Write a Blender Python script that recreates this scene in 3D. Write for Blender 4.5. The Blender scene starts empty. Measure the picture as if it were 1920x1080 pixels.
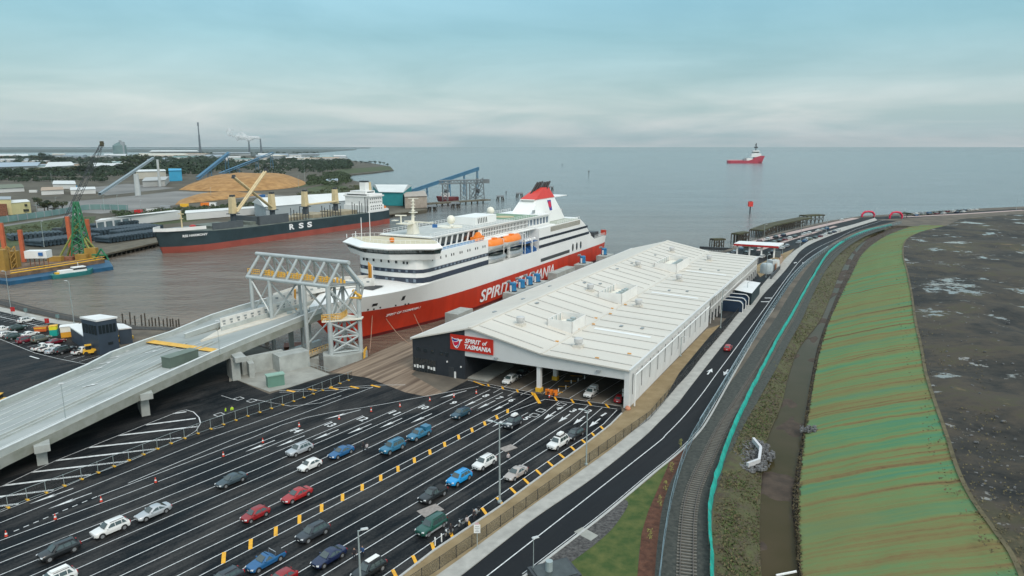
import bpy, bmesh, math, random
from mathutils import Vector, Matrix
random.seed(7)
R = math.radians
sc = bpy.context.scene
# ---------------------------------------------------------------- camera
F, CH, HOR = 1300.0, 52.0, 275.0
PITCH = math.atan((540 - HOR) / F)
cam = bpy.data.cameras.new('camera'); cam.sensor_width = 36; cam.lens = F / 1920 * 36
cam.clip_start = 1; cam.clip_end = 200000
co = bpy.data.objects.new('camera', cam); sc.collection.objects.link(co); sc.camera = co
co.location = (0, 0, CH); co.rotation_euler = (R(90) - PITCH, 0, 0)
sc.render.resolution_x = 1024; sc.render.resolution_y = 576
# ---------------------------------------------------------------- world and sun (overcast)
SUN_EL, SUN_AZ = 44, 150
w = bpy.data.worlds.new('World'); sc.world = w; w.use_nodes = True
nt = w.node_tree; nt.nodes.clear()
def N(tree, typ, **kw):
    n = tree.nodes.new(typ)
    for k, v in kw.items():
        if k.startswith('i_'):
            key = k[2:]; key = int(key) if key.isdigit() else key.replace('_', ' ')
            n.inputs[key].default_value = v
        else: setattr(n, k, v)
    return n
out = N(nt, 'ShaderNodeOutputWorld')
sky = N(nt, 'ShaderNodeTexSky', sky_type='NISHITA', sun_disc=False)
sky.sun_elevation = R(SUN_EL); sky.sun_rotation = R(SUN_AZ); sky.air_density = 1.5; sky.dust_density = 3
bg1 = N(nt, 'ShaderNodeBackground', i_Strength=0.055); nt.links.new(sky.outputs[0], bg1.inputs[0])
tc = N(nt, 'ShaderNodeTexCoord')
sep = N(nt, 'ShaderNodeSeparateXYZ'); nt.links.new(tc.outputs['Generated'], sep.inputs[0])
def mth(op, a=None, b=None, tree=None, clamp=False):
    tree = tree or nt
    m = tree.nodes.new('ShaderNodeMath'); m.operation = op; m.use_clamp = clamp
    for i, q in enumerate((a, b)):
        if q is None: continue
        if isinstance(q, (int, float)): m.inputs[i].default_value = q
        else: tree.links.new(q, m.inputs[i])
    return m.outputs[0]
zc = mth('MAXIMUM', mth('ABSOLUTE', sep.outputs[2]), 0.0)
den = mth('ADD', zc, 0.11)
cmb = N(nt, 'ShaderNodeCombineXYZ')
nt.links.new(mth('DIVIDE', sep.outputs[0], den), cmb.inputs[0]); nt.links.new(mth('DIVIDE', sep.outputs[1], den), cmb.inputs[1])
nz = N(nt, 'ShaderNodeTexNoise', i_Scale=0.62, i_Detail=8.0, i_Roughness=0.55, i_Distortion=0.4); nt.links.new(cmb.outputs[0], nz.inputs['Vector'])
# clear-height colour gradient of the cloud deck
rp = N(nt, 'ShaderNodeValToRGB'); cr = rp.color_ramp
nt.links.new(zc, rp.inputs[0])
cr.elements[0].position = 0.0; cr.elements[0].color = (0.62, 0.67, 0.69, 1)
cr.elements[1].position = 1.0; cr.elements[1].color = (1.15, 1.22, 1.25, 1)
for p_, c_ in ((0.04, (0.52, 0.61, 0.64, 1)), (0.095, (0.28, 0.46, 0.53, 1)), (0.145, (0.185, 0.41, 0.49, 1)), (0.2, (0.21, 0.46, 0.56, 1)), (0.35, (0.5, 0.62, 0.66, 1))):
    e = cr.elements.new(p_); e.color = c_
cl = N(nt, 'ShaderNodeValToRGB'); nt.links.new(nz.outputs[0], cl.inputs[0]); e0, e1 = cl.color_ramp.elements
e0.position = .36; e0.color = (.66, .82, .86, 1); e1.position = .68; e1.color = (1.20, 1.13, 1.12, 1)
vm = N(nt, 'ShaderNodeVectorMath', operation='MULTIPLY'); nt.links.new(rp.outputs[0], vm.inputs[0]); nt.links.new(cl.outputs[0], vm.inputs[1])
bg2 = N(nt, 'ShaderNodeBackground', i_Strength=0.92); nt.links.new(vm.outputs[0], bg2.inputs[0])
ad = N(nt, 'ShaderNodeAddShader'); nt.links.new(bg1.outputs[0], ad.inputs[0]); nt.links.new(bg2.outputs[0], ad.inputs[1])
nt.links.new(ad.outputs[0], out.inputs[0])
sl = bpy.data.lights.new('sun', 'SUN'); sl.energy = 1.35; sl.angle = R(22); sl.color = (1, 0.93, 0.84)
so = bpy.data.objects.new('sun', sl); sc.collection.objects.link(so)
so.rotation_euler = (R(90 - SUN_EL), 0, R(30))
sc.view_settings.view_transform = 'Standard'; sc.view_settings.look = 'None'; sc.view_settings.gamma = 1
sc.view_settings.exposure = 0.0
# ---------------------------------------------------------------- pixel (1920x1080) -> point on a plane, plain survey helper
_c, _s = math.cos(PITCH), math.sin(PITCH)
def ray(px, py):
    u, v = px - 960, py - 540
    return (u, F * _c - v * _s, -(F * _s + v * _c))
def G(px, py, z=0.0):
    r = ray(px, py); t = (z - CH) / r[2]
    return (t * r[0], t * r[1], z)
def GH(bx, by, ty, zb=0.0):
    g = G(bx, by, zb); r = ray(bx, ty); return CH + g[1] / r[1] * r[2]
def PX(pts, z=0.0): return [G(p[0], p[1], p[2] if len(p) > 2 else z) for p in pts]
# ---------------------------------------------------------------- materials
MT = {}
def mat(name, col, rough=0.6, var=0.12, scale=0.6, col2=None, metal=0.0, bump=0.0, spec=0.5, stretch=None, rot=0.0, detail=4.0, lo=0.35, hi=0.65, em=0):
    if name in MT: return MT[name]
    m = bpy.data.materials.new(name); m.use_nodes = True; t = m.node_tree
    b = t.nodes['Principled BSDF']; b.inputs['Roughness'].default_value = rough; b.inputs['Metallic'].default_value = metal
    b.inputs['Specular IOR Level'].default_value = spec
    c4 = tuple(col) + (1,)
    b.inputs['Base Color'].default_value = c4; m.diffuse_color = c4
    if var > 0 or col2:
        g = N(t, 'ShaderNodeNewGeometry'); mp = N(t, 'ShaderNodeMapping')
        t.links.new(g.outputs['Position'], mp.inputs[0])
        if stretch: mp.vector_type = 'TEXTURE'; mp.inputs['Rotation'].default_value = (0, 0, -rot); mp.inputs['Scale'].default_value = tuple(1 / k for k in stretch)
        n = N(t, 'ShaderNodeTexNoise', i_Scale=scale, i_Detail=detail, i_Roughness=0.6); t.links.new(mp.outputs[0], n.inputs['Vector'])
        r = N(t, 'ShaderNodeValToRGB'); t.links.new(n.outputs[0], r.inputs[0])
        a = [max(0, c * (1 - var)) for c in col]; d = [c * (1 + var) for c in (col2 or col)]
        if col2: a = list(col); d = list(col2)
        r.color_ramp.elements[0].position = lo; r.color_ramp.elements[0].color = (*a, 1)
        r.color_ramp.elements[1].position = hi; r.color_ramp.elements[1].color = (*d, 1)
        t.links.new(r.outputs[0], b.inputs['Base Color'])
        if bump:
            bp = N(t, 'ShaderNodeBump', i_Strength=bump, i_Distance=0.3); t.links.new(n.outputs[0], bp.inputs['Height']); t.links.new(bp.outputs[0], b.inputs['Normal'])
    MT[name] = m; return m
# ---------------------------------------------------------------- mesh collector
class MB:
    def __init__(s): s.v = []; s.f = []; s.m = []; s.smooth = False
    def add(s, vs, fs, m=0):
        o = len(s.v); s.v += [tuple(p) for p in vs]; s.f += [tuple(o + i for i in f) for f in fs]; s.m += [m] * len(fs); return s
    def box(s, c, d, rz=0.0, m=0, top=1.0, topy=None):
        ty = top if topy is None else topy
        ca, sa = math.cos(rz), math.sin(rz); vs = []
        for z, k, q in ((-.5, 1, 1), (.5, top, ty)):
            for x, y in ((-.5, -.5), (.5, -.5), (.5, .5), (-.5, .5)):
                X, Y = x * d[0] * k, y * d[1] * q
                vs.append((c[0] + X * ca - Y * sa, c[1] + X * sa + Y * ca, c[2] + z * d[2]))
        return s.add(vs, [(0, 3, 2, 1), (4, 5, 6, 7), (0, 1, 5, 4), (1, 2, 6, 5), (2, 3, 7, 6), (3, 0, 4, 7)], m)
    def bx(s, x0, x1, y0, y1, z0, z1, m=0): return s.box(((x0 + x1) / 2, (y0 + y1) / 2, (z0 + z1) / 2), (x1 - x0, y1 - y0, z1 - z0), 0, m)
    def tube(s, p, q, r, n=6, m=0, r2=None, caps=True):
        p = Vector(p); q = Vector(q); d = q - p
        if d.length < 1e-6: return s
        r2 = r if r2 is None else r2
        a = d.normalized(); u = a.orthogonal().normalized(); w_ = a.cross(u); vs = []
        for c, rr in ((p, r), (q, r2)):
            for i in range(n):
                t = 2 * math.pi * (i + .5) / n; vs.append(c + u * (math.cos(t) * rr) + w_ * (math.sin(t) * rr))
        fs = [(i, (i + 1) % n, n + (i + 1) % n, n + i) for i in range(n)]
        if caps: fs += [tuple(range(n - 1, -1, -1)), tuple(range(n, 2 * n))]
        return s.add(vs, fs, m)
    def path(s, pts, r, n=5, m=0):
        for a, b in zip(pts[:-1], pts[1:]): s.tube(a, b, r, n, m)
        return s
    def prism(s, pts, z0, z1, m=0, mtop=None):
        n = len(pts); vs = [(p[0], p[1], z0) for p in pts] + [(p[0], p[1], z1) for p in pts]
        s.add(vs, [tuple(range(n - 1, -1, -1))] + [(i, (i + 1) % n, n + (i + 1) % n, n + i) for i in range(n)], m)
        return s.add([(p[0], p[1], z1) for p in pts], [tuple(range(n))], m if mtop is None else mtop)
    def slab(s, pts, th, m=0):   # pts 3D top outline, extruded down
        n = len(pts); vs = [tuple(p) for p in pts] + [(p[0], p[1], p[2] - th) for p in pts]
        return s.add(vs, [tuple(range(n)), tuple(range(2 * n - 1, n - 1, -1))] + [(i, n + i, n + (i + 1) % n, (i + 1) % n) for i in range(n)], m)
    def sheet(s, pts, m=0): return s.add(pts, [tuple(range(len(pts)))], m)
    def offs(s, line, d):
        o = []
        for i, p in enumerate(line):
            a = Vector(line[max(0, i - 1)][:2]); b = Vector(line[min(len(line) - 1, i + 1)][:2]); t = (b - a).normalized()
            o.append((p[0] - t.y * d, p[1] + t.x * d, p[2]))
        return o
    def ribbon(s, line, w0, m=0, dz=0.0):
        a, b = s.offs(line, w0 / 2), s.offs(line, -w0 / 2); n = len(line)
        vs = [(p[0], p[1], p[2] + dz) for p in a + b]
        return s.add(vs, [(i, n + i, n + i + 1, i + 1) for i in range(n - 1)], m)
    def wall(s, line, th, h0, h1, m=0):   # thick vertical band following a 3D line
        a, b = s.offs(line, th / 2), s.offs(line, -th / 2); n = len(line); vs = []
        for L, h in ((a, h0), (b, h0), (b, h1), (a, h1)): vs += [(p[0], p[1], p[2] + h) for p in L]
        fs = []
        for i in range(n - 1):
            for k in range(4):
                k2 = (k + 1) % 4; fs.append((k * n + i, k * n + i + 1, k2 * n + i + 1, k2 * n + i))
        fs += [(0, n, 2 * n, 3 * n), (n - 1, 4 * n - 1, 3 * n - 1, 2 * n - 1)]
        return s.add(vs, fs, m)
    def lathe(s, prof, c, n=12, m=0, sx=1, sy=1):
        vs = []
        for r, z in prof:
            for i in range(n):
                t = 2 * math.pi * i / n; vs.append((c[0] + math.cos(t) * r * sx, c[1] + math.sin(t) * r * sy, c[2] + z))
        fs = []
        for k in range(len(prof) - 1):
            for i in range(n): fs.append((k * n + i, k * n + (i + 1) % n, (k + 1) * n + (i + 1) % n, (k + 1) * n + i))
        fs += [tuple(range(n - 1, -1, -1)), tuple(range((len(prof) - 1) * n, len(prof) * n))]
        return s.add(vs, fs, m)
    def mesh(s, name, mats, smooth=None, xf=None, recalc=True):
        me = bpy.data.meshes.new(name); vs = s.v if xf is None else [xf @ Vector(p) for p in s.v]
        me.from_pydata(vs, [], s.f)
        for q in (mats if isinstance(mats, (list, tuple)) else [mats]): me.materials.append(q)
        me.polygons.foreach_set('material_index', s.m)
        if recalc:
            b = bmesh.new(); b.from_mesh(me); bmesh.ops.recalc_face_normals(b, faces=b.faces); b.to_mesh(me); b.free()
        if smooth:
            me.polygons.foreach_set('use_smooth', [True] * len(me.polygons)); me.set_sharp_from_angle(angle=R(smooth))
        me.update(); return me
    def build(s, name, mats, parent=None, local=False, smooth=None, label=None, cat=None, group=None, kind=None, recalc=True):
        xf = None
        if parent is not None and not local:
            xf = Matrix.Identity(4); p_ = parent
            while p_ is not None: xf = Matrix.Translation(p_.location) @ Matrix.Rotation(p_.rotation_euler.z, 4, 'Z') @ xf; p_ = p_.parent
            xf.invert()
        o = bpy.data.objects.new(name, s.mesh(name, mats, smooth, xf, recalc)); sc.collection.objects.link(o)
        if parent is not None: o.parent = parent
        return tag(o, label, cat, group, kind)
def tag(o, label=None, cat=None, group=None, kind=None):
    if label: o['label'] = label
    if cat: o['category'] = cat
    if group: o['group'] = group
    if kind: o['kind'] = kind
    return o
def thing(name, label, cat, loc=(0, 0, 0), rz=0.0, group=None):
    o = bpy.data.objects.new(name, None); sc.collection.objects.link(o); o.empty_display_size = 0.5
    o.location = loc; o.rotation_euler = (0, 0, rz); return tag(o, label, cat, group)
def copy_tree(o, parent=None):
    c = o.copy(); sc.collection.objects.link(c); c.parent = parent
    for ch in list(o.children): copy_tree(ch, c)
    return c
def lerp(a, b, t): return tuple(x + (y - x) * t for x, y in zip(a, b))
def along(line, step, start=0.0):   # resample polyline
    o = []; need = start
    for a, b in zip(line[:-1], line[1:]):
        L = (Vector(b) - Vector(a)).length; p = need
        while p <= L:
            o.append((lerp(a, b, p / L), math.atan2(b[1] - a[1], b[0] - a[0]))); p += step
        need = p - L
    return o
def smoothline(pts, k=3):
    for _ in range(k - 1):
        q = [pts[0]]
        for a, b in zip(pts[:-1], pts[1:]): q += [lerp(a, b, .25), lerp(a, b, .75)]
        pts = q + [pts[-1]]
    return pts
def text_mesh(body, size, italic=0.0, spacing=1.0, ext=0.0, bold=0.0):
    c = bpy.data.curves.new('t', 'FONT'); c.body = body; c.size = size; c.shear = italic; c.space_character = spacing; c.extrude = ext; c.offset = bold
    c.resolution_u = 3
    o = bpy.data.objects.new('t', c); sc.collection.objects.link(o)
    dg = bpy.context.evaluated_depsgraph_get(); me = bpy.data.meshes.new_from_object(o.evaluated_get(dg))
    bpy.data.objects.remove(o); bpy.data.curves.remove(c); me.materials.clear()
    return me
def text_obj(name, body, width, height, org, xdir, ydir, m, parent, italic=0.0, ext=0.01, bold=0.0, sx=1.0):
    """flat lettering stretched to width x height, lower-left at org, along xdir (3D) and ydir"""
    me = text_mesh(body, 1.0, italic, 1.0, ext, bold)
    xs = [v.co.x for v in me.vertices]; ys = [v.co.y for v in me.vertices]
    x0, x1, y0, y1 = min(xs), max(xs), min(ys), max(ys)
    X = Vector(xdir); Y = Vector(ydir); Z = X.cross(Y).normalized()
    for v in me.vertices:
        a = (v.co.x - x0) / (x1 - x0) * width; b = (v.co.y - y0) / (y1 - y0) * height
        v.co = Vector(org) + X * a + Y * b + Z * v.co.z
    me.materials.append(m); me.update()
    o = bpy.data.objects.new(name, me); sc.collection.objects.link(o)
    if parent is not None: o.parent = parent
    return o
# common materials
WHITE = mat('white_paint', (.78, .78, .76), .45, .04, .3)
OFFW = mat('cream_paint', (.75, .72, .62), .5, .05, .3)
GREY = mat('grey_metal', (.30, .33, .34), .45, .1, .5, metal=.3)
DARK = mat('dark_steel', (.04, .045, .05), .5, .2, .8)
BLACK = mat('black_rubber', (.015, .015, .016), .7, 0)
GLASS = mat('dark_glass', (.02, .028, .032), .08, 0, spec=.9)
RED = mat('red_paint', (.45, .02, .02), .4, .06, .5)
YEL = mat('yellow_paint', (.75, .42, .03), .5, .08, .8)
ORG = mat('orange_paint', (.75, .20, .02), .45, .06, .8)
CONC = mat('concrete', (.36, .38, .36), .8, .16, .35, bump=.1)
GALV = mat('galvanised', (.36, .42, .42), .4, .08, .7, metal=.25)
BLUEP = mat('blue_paint', (.03, .13, .35), .45, .1, .7)
TEALP = mat('teal_paint', (.03, .28, .28), .5, .1, .6)
GREENP = mat('green_paint', (.02, .16, .07), .5, .1, .6)
RUST = mat('rusty_steel', (.22, .09, .05), .8, .35, .8)
WOODD = mat('old_timber', (.06, .052, .04), .9, .35, 1.2)
# ================================================================ SETTING
def water_mat(name, col, col2, rough, s1, bump, far=True):
    m = bpy.data.materials.new(name); m.use_nodes = True; t = m.node_tree; b = t.nodes['Principled BSDF']
    b.inputs['Roughness'].default_value = rough; b.inputs['IOR'].default_value = 1.33
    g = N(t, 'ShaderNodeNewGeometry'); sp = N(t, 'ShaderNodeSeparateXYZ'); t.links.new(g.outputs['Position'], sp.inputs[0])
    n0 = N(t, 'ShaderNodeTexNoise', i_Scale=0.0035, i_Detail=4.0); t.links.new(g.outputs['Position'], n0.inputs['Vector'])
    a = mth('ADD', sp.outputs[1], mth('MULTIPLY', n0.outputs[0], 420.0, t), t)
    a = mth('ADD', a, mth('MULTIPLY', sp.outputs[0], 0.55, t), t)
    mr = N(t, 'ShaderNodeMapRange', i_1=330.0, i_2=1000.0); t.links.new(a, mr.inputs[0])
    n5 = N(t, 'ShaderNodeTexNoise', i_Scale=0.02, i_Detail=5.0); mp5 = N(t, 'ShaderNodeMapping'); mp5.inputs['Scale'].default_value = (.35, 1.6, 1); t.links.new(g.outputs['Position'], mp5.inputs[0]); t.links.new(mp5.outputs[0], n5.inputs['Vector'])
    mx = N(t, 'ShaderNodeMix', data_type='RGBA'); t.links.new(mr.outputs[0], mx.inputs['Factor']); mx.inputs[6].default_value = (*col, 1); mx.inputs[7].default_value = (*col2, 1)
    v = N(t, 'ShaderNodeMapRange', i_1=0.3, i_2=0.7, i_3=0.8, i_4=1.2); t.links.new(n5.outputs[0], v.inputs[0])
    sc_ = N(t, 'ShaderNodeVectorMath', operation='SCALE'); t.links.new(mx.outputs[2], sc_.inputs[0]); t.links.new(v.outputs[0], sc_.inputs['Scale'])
    t.links.new(sc_.outputs[0], b.inputs['Base Color'])
    mp = N(t, 'ShaderNodeMapping'); mp.inputs['Scale'].default_value = (.55, 1.0, 1); mp.inputs['Rotation'].default_value = (0, 0, R(-12)); t.links.new(g.outputs['Position'], mp.inputs[0])
    n1 = N(t, 'ShaderNodeTexNoise', i_Scale=s1, i_Detail=5.0, i_Roughness=.6, i_Distortion=.3); t.links.new(mp.outputs[0], n1.inputs['Vector'])
    n2 = N(t, 'ShaderNodeTexNoise', i_Scale=s1 * .16, i_Detail=4.0, i_Roughness=.5); t.links.new(mp.outputs[0], n2.inputs['Vector'])
    s_ = mth('ADD', n1.outputs[0], mth('MULTIPLY', n2.outputs[0], 2.6, t), t)
    bp = N(t, 'ShaderNodeBump', i_Strength=bump, i_Distance=1.0); t.links.new(s_, bp.inputs['Height']); t.links.new(bp.outputs[0], b.inputs['Normal'])
    MT[name] = m; return m
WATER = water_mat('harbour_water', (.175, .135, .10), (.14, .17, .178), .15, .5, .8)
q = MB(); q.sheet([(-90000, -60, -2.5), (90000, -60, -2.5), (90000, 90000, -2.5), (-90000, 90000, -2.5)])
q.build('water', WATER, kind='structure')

# --- ferry frame (needed for the quay line)
SA = 62.4
_o = G(1138, 482, -2.5); _dx, _dy = math.cos(R(SA)), math.sin(R(SA)); _nx, _ny = _dy, -_dx
OC = (_o[0] - 12.5 * _nx, _o[1] - 12.5 * _ny)
def SH(x, y, z=0.0): return (OC[0] - _dx * x + _nx * y, OC[1] - _dy * x + _ny * y, z)
QY = 19.0   # quay edge, metres to port of the ferry's centre line

SOIL = mat('bare_ground', (.075, .065, .052), .95, .4, .12, col2=(.15, .125, .095), bump=.3)
shore = PX([(-900, 440), (-260, 520), (0, 561), (60, 577), (130, 592), (200, 602), (250, 611), (330, 613), (470, 640), (540, 668), (568, 681), (617, 697), (679, 674), (715, 656.6)])
shore += [SH(150, QY), SH(-16, QY), SH(-20, 40)]
shore += PX([(1345, 474), (1400, 456), (1440, 441), (1500, 426), (1560, 413), (1614, 405), (1650, 403), (1700, 400), (1760, 395), (1830, 391), (1920, 387), (2600, 350)])
rows = [1500, 1080, 1000, 940, 880, 820, 760, 700, 650, 600, 550, 510, 475, 450, 435, 423]
ax = [1347, 1340, 1335, 1337, 1353, 1374, 1400, 1430, 1455, 1483, 1510, 1533, 1556, 1590, 1625, 1672]
bx_ = [1455, 1428, 1424, 1426, 1430, 1440, 1465, 1480, 1500, 1538, 1560, 1576, 1597, 1622, 1650, 1685]
cx = [1520, 1496, 1490, 1484, 1492, 1503, 1512, 1522, 1533, 1550, 1570, 1588, 1604, 1628, 1656, 1690]
dx_ = [1530, 1503, 1498, 1497, 1502, 1509, 1519, 1529, 1540, 1556, 1579, 1599, 1618, 1648, 1678, 1712]
ex = [2060, 1915, 1868, 1825, 1795, 1776, 1755, 1736, 1727, 1716, 1709, 1701, 1693, 1699, 1727, 1775]
def dens(pts, n=6):
    o = []
    for i in range(len(pts) - 1):
        p0 = pts[max(i - 1, 0)]; p1, p2 = pts[i], pts[i + 1]; p3 = pts[min(i + 2, len(pts) - 1)]
        for k in range(n):
            t = k / n
            o.append(tuple(.5 * (2 * b + (c - a) * t + (2 * a - 5 * b + 4 * c - d) * t * t + (3 * b - a - 3 * c + d) * t ** 3) for a, b, c, d in zip(p0, p1, p2, p3)))
    o.append(tuple(pts[-1])); return o
zE = [5] * 12 + [4.5, 4, 3, 2]
LA = dens([G(x, y, 0) for x, y in zip(ax, rows)]); LB = dens([G(x, y, -1.6) for x, y in zip(bx_, rows)]); LC = dens([G(x, y, -1.6) for x, y in zip(cx, rows)])
LD = dens([G(x, y, -.9) for x, y in zip(dx_, rows)]); LE = dens([G(x, y, z) for x, y, z in zip(ex, rows, zE)])
farE = PX([(1775, 423, 2), (1800, 412, 2), (1850, 407, 2), (1920, 402, 2), (2600, 385, 2)])
gp = list(shore) + [G(2600, 385)] + [G(1920, 404), G(1850, 409), G(1775, 425)] + [p for p in LA[::-6]] + [(30, -80, 0), (-600, -80, 0), (-600, 200, 0)]
q = MB(); q.prism(gp, -9, 0); q.build('ground', SOIL, kind='structure')
# land right of the silt fence: verge, ditch, embankment, plateau
from mathutils import noise as mnoise
def wob(p, s, a): return (p[0], p[1], p[2] + a * mnoise.noise(Vector((p[0] * s, p[1] * s, 3.1))))
def strip(name, A, B, k, m, prof=None, rough=0, kind='structure', sc_=.15):
    q = MB(); n = len(A)
    for i in range(n):
        for j in range(k + 1):
            t = j / k; p = lerp(A[i], B[i], t); z = p[2] + (prof(t) if prof else 0)
            if 0 < j < k and rough: z += rough * mnoise.noise(Vector((p[0] * sc_, p[1] * sc_, 1.7))) + rough * .4 * mnoise.noise(Vector((p[0] * sc_ * 4, p[1] * sc_ * 4, 5.7)))
            q.v.append((p[0], p[1], z))
    for i in range(n - 1):
        for j in range(k): q.f.append((i * (k + 1) + j, i * (k + 1) + j + 1, (i + 1) * (k + 1) + j + 1, (i + 1) * (k + 1) + j)); q.m.append(0)
    return q.build(name, m, smooth=80, kind=kind)
VERGE = mat('rough_grass', (.065, .048, .032), .95, 0, .5, col2=(.082, .088, .034), bump=.9, detail=9)
strip('verge', LA, LB, 10, VERGE, lambda t: .5 * math.sin(t * 3.14), .35)
MUD = mat('ditch_mud', (.055, .038, .026), .9, .3, .5, bump=.3)
DW = mat('ditch_water', (.075, .054, .030), .3, 0, .03, col2=(.040, .034, .010), spec=.07)
def mixmat():   # green erosion matting with brown wash streaks running down the bank
    m = bpy.data.materials.new('seeded_bank'); m.use_nodes = True; t = m.node_tree; b = t.nodes['Principled BSDF']; b.inputs['Roughness'].default_value = .95; b.inputs['Specular IOR Level'].default_value = .1
    g = N(t, 'ShaderNodeNewGeometry'); mp = N(t, 'ShaderNodeMapping'); t.links.new(g.outputs['Position'], mp.inputs[0])
    p, r_ = Vector(G(1505, 835, 0)[:2]), Vector(G(1755, 790, 4)[:2]); a = R(-8)
    mp.vector_type = 'TEXTURE'; mp.inputs['Rotation'].default_value = (0, 0, a); mp.inputs['Scale'].default_value = (70, 1.5, 9999)
    n = N(t, 'ShaderNodeTexNoise', i_Scale=.55, i_Detail=7.0, i_Roughness=.6, i_Distortion=.12); t.links.new(mp.outputs[0], n.inputs['Vector'])
    n2 = N(t, 'ShaderNodeTexNoise', i_Scale=.035, i_Detail=3.0); t.links.new(g.outputs['Position'], n2.inputs['Vector'])
    n3 = N(t, 'ShaderNodeTexNoise', i_Scale=.9, i_Detail=8.0, i_Roughness=.8); t.links.new(g.outputs['Position'], n3.inputs['Vector'])
    s = mth('ADD', n.outputs[0], mth('MULTIPLY', mth('SUBTRACT', n3.outputs[0], .5, t), .17, t), t)
    r = N(t, 'ShaderNodeValToRGB'); t.links.new(s, r.inputs[0]); c = r.color_ramp
    c.elements[0].position = .31; c.elements[0].color = (.07, .05, .03, 1); c.elements[1].position = .68; c.elements[1].color = (.075, .20, .135, 1)
    for po, co_ in ((.38, (.19, .13, .06, 1)), (.435, (.175, .18, .075, 1)), (.50, (.135, .215, .09, 1)), (.6, (.085, .21, .11, 1))): e = c.elements.new(po); e.color = co_
    mx = N(t, 'ShaderNodeMix', data_type='RGBA'); mr = N(t, 'ShaderNodeMapRange', i_1=.42, i_2=.68, i_3=0, i_4=.6); t.links.new(n2.outputs[0], mr.inputs[0]); t.links.new(mr.outputs[0], mx.inputs['Factor'])
    t.links.new(r.outputs[0], mx.inputs[6]); mx.inputs[7].default_value = (.175, .165, .07, 1); t.links.new(mx.outputs[2], b.inputs['Base Color'])
    bp = N(t, 'ShaderNodeBump', i_Strength=.6, i_Distance=.4); t.links.new(s, bp.inputs['Height']); t.links.new(bp.outputs[0], b.inputs['Normal'])
    return m
strip('ditch_bank', [lerp(a, b, -.05) for a, b in zip(LC, LB)], LD, 3, MUD, None, .1)
# mud islands narrow the water near the camera
strip('ditch_bed', [lerp(b, c, -.02) for b, c in zip(LB, LC)], [lerp(b, c, 1.02) for b, c in zip(LB, LC)], 16, MUD, lambda t: -.18, .35, sc_=.12)
strip('ditch_water', [(p[0], p[1], -1.74) for p in LB], [(p[0], p[1], -1.74) for p in LC], 2, DW)
strip('green_embankment', LD, LE, 14, mixmat(), lambda t: .35 * math.sin(t * 3.14), .3, sc_=.25)
def platmat():
    m = bpy.data.materials.new('wet_fill'); m.use_nodes = True; t = m.node_tree; b = t.nodes['Principled BSDF']
    g = N(t, 'ShaderNodeNewGeometry'); mp = N(t, 'ShaderNodeMapping'); mp.inputs['Scale'].default_value = (.9, 1.1, 1); t.links.new(g.outputs['Position'], mp.inputs[0])
    n = N(t, 'ShaderNodeTexNoise', i_Scale=.035, i_Detail=9.0, i_Roughness=.66, i_Distortion=.6); t.links.new(mp.outputs[0], n.inputs['Vector'])
    n2 = N(t, 'ShaderNodeTexNoise', i_Scale=.05, i_Detail=8.0, i_Roughness=.72); t.links.new(mp.outputs[0], n2.inputs['Vector'])
    n3 = N(t, 'ShaderNodeTexNoise', i_Scale=.22, i_Detail=8.0, i_Roughness=.75); t.links.new(mp.outputs[0], n3.inputs['Vector']); s = mth('ADD', n.outputs[0], mth('MULTIPLY', mth('SUBTRACT', n3.outputs[0], .5, t), .5, t), t)
    r = N(t, 'ShaderNodeValToRGB'); t.links.new(s, r.inputs[0]); c = r.color_ramp
    c.elements[0].position = .36; c.elements[0].color = (.008, .008, .007, 1); c.elements[1].position = .72; c.elements[1].color = (.15, .105, .06, 1)
    for po, co_ in ((.45, (.028, .025, .019, 1)), (.54, (.055, .043, .029, 1)), (.62, (.05, .046, .022, 1))): e = c.elements.new(po); e.color = co_
    pr = N(t, 'ShaderNodeMapRange', i_1=.575, i_2=.59, i_3=0, i_4=1); t.links.new(n2.outputs[0], pr.inputs[0])
    mx = N(t, 'ShaderNodeMix', data_type='RGBA'); t.links.new(pr.outputs[0], mx.inputs['Factor']); t.links.new(r.outputs[0], mx.inputs[6]); mx.inputs[7].default_value = (.22, .205, .18, 1)  # puddles get a paler colour standing in for reflected sky
    t.links.new(mx.outputs[2], b.inputs['Base Color'])
    ro = N(t, 'ShaderNodeMapRange', i_1=0, i_2=1, i_3=.9, i_4=.14); t.links.new(pr.outputs[0], ro.inputs[0]); t.links.new(ro.outputs[0], b.inputs['Roughness'])
    bs = mth('MULTIPLY', mth('SUBTRACT', 1.0, pr.outputs[0], t), n.outputs[0], t)
    bp = N(t, 'ShaderNodeBump', i_Strength=.5, i_Distance=.8); t.links.new(bs, bp.inputs['Height']); t.links.new(bp.outputs[0], b.inputs['Normal'])
    return m
PLAT = platmat()
edge = [wob(p, .3, 0) for p in LE]
PF = [(p[0] + 330, p[1] + (60 if p[1] < 300 else 60), p[2]) for p in LE]
PF = [((p[0] + 260 + i * 4), p[1] - 20 + i * 1.2, p[2]) for i, p in enumerate(LE)]
strip('soil_plateau', LE, PF, 90, PLAT, None, 1.7, sc_=.045)
q = MB(); q.prism(list(reversed([LE[-1], PF[-1], (PF[-1][0] + 60, PF[-1][1] + 70, 2), G(1920, 400, 2), G(1800, 411, 2)])), -3, 2.0); q.build('soil_plateau_end', PLAT, kind='structure')
RIM = mat('sandy_rim', (.10, .085, .045), .95, .3, .5)
q = MB(); q.ribbon([wob(p, .4, .1) for p in LE], .6, dz=.12); q.build('embankment_rim', RIM, kind='structure')

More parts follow.
